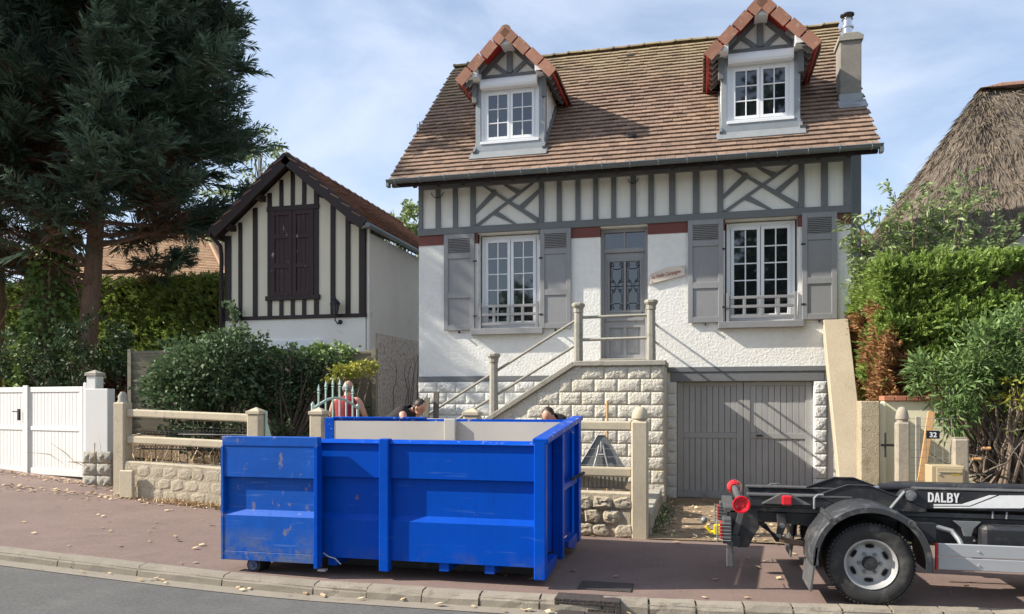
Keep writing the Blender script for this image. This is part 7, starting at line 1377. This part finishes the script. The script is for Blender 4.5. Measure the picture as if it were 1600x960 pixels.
x_ = nr.normal(-0.62, 0.10, 160); parts_.append(np.stack([x_, nr.uniform(10.2, 13.5, 160), x_ * 0 + 0.03], 1))
P = np.concatenate(parts_); P[:, 2] += np.array([g(v) for v in P[:, 0]]) + 0.012; D = nr.normal(0, 1, P.shape); D[:, 2] = np.abs(D[:, 2]) * 0.12
tag(leaves('fallen_leaves', P, D, nr.uniform(0.035, 0.10, len(P)), nr.uniform(0.03, 0.07, len(P)), 'dryleaf', off=(-3, 9, 0), droop=-0.1, flat=0.9), kind='stuff')
def weeds(name, label, cx_, cy_, n, l0, m, sx=0.2, sy=0.06, z0=None):
    x_ = nr.normal(cx_, sx, n); y_ = nr.normal(cy_, sy, n); P = np.stack([x_, y_, np.array([g(v) for v in x_]) + (z0 or 0.0)], 1); D = nr.normal(0, 0.45, (n, 3)) + np.array([0, -0.2, 1.0]); tag(leaves(name, P, D, nr.uniform(0.5, 1.2, n) * l0, 0.016, m, off=(cx_, cy_, g(cx_)), droop=0.2), label, 'weeds', kind='stuff')
weeds('dry_weeds', 'dry weeds along the foot of the left rubble wall', -7.6, 10.30, 420, 0.13, 'dryleaf', 0.45, 0.06)
weeds('green_weeds', 'green weeds at the foot of the rubble wall near the skip', -6.75, 10.22, 170, 0.13, 'shrub', 0.16, 0.05)
weeds('weed_tuft', 'tuft of weeds by the foot of the staircase', -0.55, 11.6, 260, 0.15, 'shrub', 0.08, 0.7, 0.02)
weeds('dead_stalks', 'dead stalks behind the left fence bay', -7.9, 11.2, 260, 0.9, 'dryleaf', 0.9, 0.25, 0.3)

# ------------------------------------------------------------------ things in the front garden
gp = Vector((-0.0, 0, 0))
sx_, sz_ = at(938, 681, 10.75)
tg = empty('triangular_sign', (sx_, 10.75, 0.5), 'grey back of a triangular road sign with folding legs', 'road sign')
def rtri(r, cz, hw): return [(sx_ - hw, cz - 0.30), (sx_ + hw, cz - 0.30), (sx_ + hw + 0.03, cz - 0.25), (sx_ + 0.05, cz + 0.30), (sx_ - 0.05, cz + 0.30), (sx_ - hw - 0.03, cz - 0.25)]
b = MB(); b.prism_y(rtri(0, sz_ - 0.30, 0.36), 10.86, 10.875); b.build('plate', 'metalgrey', tg, bevel=0.004)
b = MB(); cz = sz_ - 0.30; pts = rtri(0, cz, 0.35); b.tube([(p[0], 10.855, p[1]) for p in pts], 0.012, 6, closed=True); b.build('rim', 'metalgrey', tg)
b = MB()
for s_ in (-1, 1): b.tube([(sx_ + s_ * 0.03, 10.84, cz + 0.16), (sx_ + s_ * 0.05, 10.83, cz + 0.05), (sx_ + s_ * 0.20, 10.78, 0.45)], 0.012, 6)
b.tube([(sx_ - 0.06, 10.83, cz + 0.03), (sx_ + 0.06, 10.83, cz + 0.03)], 0.012, 6); b.tube([(sx_, 10.84, cz + 0.22), (sx_, 10.84, cz + 0.08)], 0.012, 6); b.build('legs', 'steel', tg)
pt = empty('planter_trough', (-1.25, 10.35, 0.4), 'ribbed grey fibre cement trough behind the lower fence rail', 'planter'); b = MB()
b.prism_y([(-1.72, 0.60), (-0.98, 0.60), (-0.90, 0.86), (-1.78, 0.86)], 10.18, 10.50); b.build('body', 'fibre', pt, bevel=0.01)
for k in range(14): b = MB(); xx = -1.72 + 0.056 * k; b.box(xx, xx + 0.03, 10.165, 10.18, 0.62, 0.84); b.build('rib', 'fibre', pt)
px0, pz0 = at(949, 626, 11.6); b = MB(); b.tube([(px0, 11.6, 0.35), (px0, 11.6, pz0)], 0.018, 8); tag(b.build('garden_stake', 'plank'), 'straight wooden stake in front of the staircase wall', 'stake')
for k, lab in ((0, 'wider offcut of bark edged board leaning on the stair foot'), (1, 'narrow timber offcut leaning on the stair foot')):
    a0 = at(682 - 13 * k, 612 + 10 * k, 12.75); b = MB(); b.bar((a0[0] - 0.02, 12.70 - 0.1 * k, 0.4), (a0[0], 12.75 - 0.06 * k, a0[1]), 0.10, 0.035, up=(0, 1, 0)); tag(b.build('timber_offcut', 'bark2' if k == 0 else 'panelwood', bevel=0.005), lab, 'timber')
fz = garden_z(-3, 11)
b = MB(); b.box(-0.86, -0.62, 10.13, 12.9, 0.0, 0.30); tag(b.build('driveway_edging', 'conc', bevel=0.02), 'low concrete edging wall along the driveway beside the staircase', 'edging')

# ------------------------------------------------------------------ people
def skin_mesh(name, nodes, edges, m, parent, sub_=2, root=0):
    me = bpy.data.meshes.new(name); bm = bmesh.new(); lay = bm.verts.layers.skin.verify(); off = W[parent.name]; vv = []
    for i, (p, r_) in enumerate(nodes):
        v = bm.verts.new(Vector(p) - off); v[lay].radius = (r_, r_) if not isinstance(r_, tuple) else r_; v[lay].use_root = (i == root); vv.append(v)
    for a, c in edges: bm.edges.new((vv[a], vv[c]))
    bm.to_mesh(me); bm.free(); me.materials.append(M[m]); o = bpy.data.objects.new(name, me); COL.objects.link(o); o.parent = parent; W[o.name] = off.copy()
    s_ = o.modifiers.new('skin', 'SKIN'); s_.use_smooth_shade = True; s_.branch_smoothing = 0.6
    q = o.modifiers.new('subsurf', 'SUBSURF'); q.levels = sub_; q.render_levels = sub_; return o
def person(loc, label, yaw, joints, cloth, trouser, hair, bald=False):
    """joints in a local frame: x right of the person, y forward, z up"""
    loc = Vector(loc); p = empty('person', loc, label, 'person'); c, s_ = math.cos(yaw), math.sin(yaw)
    Wp = lambda v: loc + Vector((v[0] * c - v[1] * s_, v[0] * s_ + v[1] * c, v[2]))
    J = {k: Wp(v) for k, v in joints.items()}
    N, E, idx = [], [], {}
    def node(k, pos, r_): idx[k] = len(N); N.append((pos, r_))
    def edge(a, b_): E.append((idx[a], idx[b_]))
    node('pelvis', J['pelvis'], 0.135); node('waist', J['pelvis'].lerp(J['chest'], 0.5), 0.13); node('chest', J['chest'], 0.125); node('neck0', J['neck'], 0.062); node('neck1', J['neck'].lerp(J['head'], 0.45), 0.055); node('head', J['head'], 0.092); node('crown', J['crown'], 0.070)
    for a, b_ in (('pelvis', 'waist'), ('waist', 'chest'), ('chest', 'neck0'), ('neck0', 'neck1'), ('neck1', 'head'), ('head', 'crown')): edge(a, b_)
    for sd in 'lr':
        node('sh' + sd, J['shoulder_' + sd], 0.070); node('el' + sd, J['elbow_' + sd], 0.046); node('wr' + sd, J['wrist_' + sd], 0.032); edge('chest', 'sh' + sd); edge('sh' + sd, 'el' + sd); edge('el' + sd, 'wr' + sd)
        d = (J['wrist_' + sd] - J['elbow_' + sd]).normalized(); side_ = d.cross(Vector((0, 0, 1))).normalized(); node('pa' + sd, J['wrist_' + sd] + d * 0.055, 0.034); edge('wr' + sd, 'pa' + sd)
        for fi, (o_, ln) in enumerate(((-0.027, 0.07), (-0.009, 0.085), (0.009, 0.08), (0.027, 0.062))):
            b0 = J['wrist_' + sd] + d * 0.09 + side_ * o_; node('f%s%d' % (sd, fi), b0, 0.010); node('g%s%d' % (sd, fi), b0 + d * ln * 0.55 + Vector((0, 0, -0.012)), 0.0095); node('h%s%d' % (sd, fi), b0 + d * ln * 0.85 + Vector((0, 0, -0.035)), 0.008); edge('pa' + sd, 'f%s%d' % (sd, fi)); edge('f%s%d' % (sd, fi), 'g%s%d' % (sd, fi)); edge('g%s%d' % (sd, fi), 'h%s%d' % (sd, fi))
        tsg = 1 if sd == 'l' else -1; node('t' + sd, J['wrist_' + sd] + d * 0.04 + side_ * tsg * 0.042, 0.011); node('u' + sd, J['wrist_' + sd] + d * 0.085 + side_ * tsg * 0.055, 0.009); edge('pa' + sd, 't' + sd); edge('t' + sd, 'u' + sd)
        node('hip' + sd, J['hip_' + sd], 0.095); node('kn' + sd, J['knee_' + sd], 0.060); node('an' + sd, J['ankle_' + sd], 0.042); node('toe' + sd, J['toe_' + sd], 0.04); edge('pelvis', 'hip' + sd); edge('hip' + sd, 'kn' + sd); edge('kn' + sd, 'an' + sd); edge('an' + sd, 'toe' + sd)
    skin_mesh('body', N, E, 'skin', p)
    hd = J['head']; up = (J['crown'] - J['head']).normalized(); fw = Wp(joints['face']) - hd; fw = (fw - up * fw.dot(up)).normalized(); rt = fw.cross(up)
    def ell(mb, cc, r3, n=12):
        V, F = [], []
        for i in range(n + 1):
            th_ = math.pi * i / n
            for k in range(2 * n): ph = math.pi * k / n; V.append(cc + rt * (r3[0] * math.sin(th_) * math.cos(ph)) + fw * (r3[1] * math.sin(th_) * math.sin(ph)) + up * (r3[2] * math.cos(th_)))
        for i in range(n):
            for k in range(2 * n): F.append((i * 2 * n + k, (i + 1) * 2 * n + k, (i + 1) * 2 * n + (k + 1) % (2 * n), i * 2 * n + (k + 1) % (2 * n)))
        mb.add(V, F)
    b = MB(); ell(b, hd + up * 0.03 + fw * 0.0, (0.086, 0.104, 0.118)); ell(b, hd - up * 0.055 + fw * 0.035, (0.058, 0.062, 0.06)); ell(b, hd + fw * 0.098 - up * 0.005, (0.014, 0.02, 0.026), 6)
    for q in (-1, 1): ell(b, hd + rt * q * 0.080 - fw * 0.008, (0.012, 0.024, 0.034), 6)
    ell(b, hd + fw * 0.088 - up * 0.055, (0.026, 0.012, 0.008), 6)
    b.build('head', 'skin', p, smooth='all', recalc=False)
    b = MB()
    for q in (-1, 1): ell(b, hd + fw * 0.088 + rt * q * 0.033 + up * 0.025, (0.014, 0.009, 0.008), 6)
    b.build('eyes', 'blackcloth', p, smooth='all', recalc=False)
    b = MB()
    if bald:
        ell(b, hd + up * 0.010 - fw * 0.020, (0.095, 0.098, 0.074))
    else: ell(b, hd + up * 0.048 - fw * 0.022, (0.090, 0.100, 0.108)); ell(b, hd - up * 0.02 - fw * 0.05, (0.075, 0.06, 0.07))
    b.v = [(v[0] + rnd.uniform(-0.004, 0.004), v[1] + rnd.uniform(-0.004, 0.004), v[2] + rnd.uniform(-0.004, 0.004)) for v in b.v]; b.build('hair', hair, p, smooth='all', recalc=False)
    lat = (J['shoulder_r'] - J['shoulder_l']).normalized(); cen = [J['pelvis'] + (J['pelvis'] - J['chest']) * 0.10, J['pelvis'].lerp(J['chest'], 0.25), J['pelvis'].lerp(J['chest'], 0.6), J['chest'], J['chest'].lerp(J['neck'], 0.40), J['chest'].lerp(J['neck'], 0.72), J['chest'].lerp(J['neck'], 0.93)]
    dim = [(0.185, 0.150), (0.182, 0.152), (0.190, 0.158), (0.208, 0.165), (0.215, 0.150), (0.185, 0.122), (0.098, 0.088)]; b = MB(); V = []; nn_ = 20
    for q, (cc, (rw_, rd)) in enumerate(zip(cen, dim)):
        ax_ = (cen[min(q + 1, 6)] - cen[max(q - 1, 0)]).normalized(); fwd = ax_.cross(lat).normalized()
        V += [cc + lat * (rw_ * math.copysign(abs(math.cos(t)) ** 0.8, math.cos(t))) + fwd * (rd * math.sin(t)) + ax_ * 0.012 * math.sin(t * 3 + q) for t in [2 * math.pi * k / nn_ for k in range(nn_)]]
    b.add(V, [(q * nn_ + k, q * nn_ + (k + 1) % nn_, (q + 1) * nn_ + (k + 1) % nn_, (q + 1) * nn_ + k) for q in range(6) for k in range(nn_)]); b.build('vest', cloth, p, smooth='all')
    T = [(J['pelvis'], 0.148)]; Ed = []
    for sd in 'lr': k = len(T); T += [(J['hip_' + sd], 0.108), (J['knee_' + sd], 0.078), (J['ankle_' + sd], 0.062)]; Ed += [(0, k), (k, k + 1), (k + 1, k + 2)]
    skin_mesh('trousers', T, Ed, trouser, p)
    b = MB()
    for sd in 'lr': a0, t0 = J['ankle_' + sd], J['toe_' + sd]; d = Vector((t0.x - a0.x, t0.y - a0.y, 0)).normalized(); s2 = Vector((-d.y, d.x, 0)); z0 = min(a0.z, t0.z) - 0.045; cc = (a0 + t0) / 2; b.obox((cc.x, cc.y, z0 + 0.045), d * 0.14, s2 * 0.048, (0, 0, 0.045))
    b.build('shoes', 'blackcloth', p, bevel=0.03, seg=2); return p
stand = {'pelvis': (0, 0, 0.90), 'chest': (0, 0.03, 1.24), 'neck': (0, 0.05, 1.42), 'head': (0, 0.09, 1.53), 'crown': (0, 0.095, 1.605), 'face': (0, 0.3, 1.53), 'shoulder_l': (-0.20, 0.03, 1.36), 'shoulder_r': (0.20, 0.03, 1.36), 'elbow_l': (-0.31, 0.06, 1.09), 'elbow_r': (0.31, 0.05, 1.09), 'wrist_l': (-0.27, 0.28, 0.98), 'wrist_r': (0.29, 0.27, 0.98),
         'hip_l': (-0.10, 0, 0.86), 'hip_r': (0.10, 0, 0.86), 'knee_l': (-0.11, 0.03, 0.47), 'knee_r': (0.11, 0.02, 0.47), 'ankle_l': (-0.12, 0, 0.09), 'ankle_r': (0.12, -0.02, 0.09), 'toe_l': (-0.13, 0.16, 0.05), 'toe_r': (0.13, 0.14, 0.05)}
px1, pz1 = at(541, 594, 12.05); gz1 = garden_z(px1, 12.05); person((px1, 12.05, gz1 - 0.02 + (pz1 - gz1 - 1.70) * 0.5), 'person in dark red sleeveless vest seen from behind beside the gate', R(4), stand, 'redvest', 'jeans', 'hairgrey', bald=True)
bend = {'pelvis': (0, -0.10, 0.86), 'chest': (0, 0.20, 1.06), 'neck': (0, 0.36, 1.15), 'head': (0, 0.48, 1.17), 'crown': (0, 0.53, 1.235), 'face': (0, 0.62, 1.06), 'shoulder_l': (-0.19, 0.27, 1.08), 'shoulder_r': (0.19, 0.27, 1.08), 'elbow_l': (-0.24, 0.38, 0.82), 'elbow_r': (0.24, 0.38, 0.82), 'wrist_l': (-0.20, 0.58, 0.70), 'wrist_r': (0.20, 0.58, 0.70),
        'hip_l': (-0.10, -0.10, 0.82), 'hip_r': (0.10, -0.10, 0.82), 'knee_l': (-0.12, 0.06, 0.46), 'knee_r': (0.12, 0.04, 0.46), 'ankle_l': (-0.13, -0.05, 0.09), 'ankle_r': (0.13, -0.07, 0.09), 'toe_l': (-0.14, 0.11, 0.05), 'toe_r': (0.14, 0.09, 0.05)}
px2, pz2 = at(655, 638, 12.1); gz2 = garden_z(px2, 12.1); person((px2 - 0.48, 12.15, gz2 + max(-0.02, (pz2 - 1.17 - gz2))), 'person in black top bending over beside the stair foot', R(-96), bend, 'blackcloth', 'jeans', 'hairbrown')
px3, pz3 = at(856, 649, 11.3); gz3 = garden_z(px3, 11.3); person((px3 + 0.1, 11.75, gz3 + max(-0.02, pz3 - 1.34 - gz3)), 'dark haired person bending behind the skip rim before the stairs', R(170), bend, 'blackcloth', 'jeans', 'hairbrown')
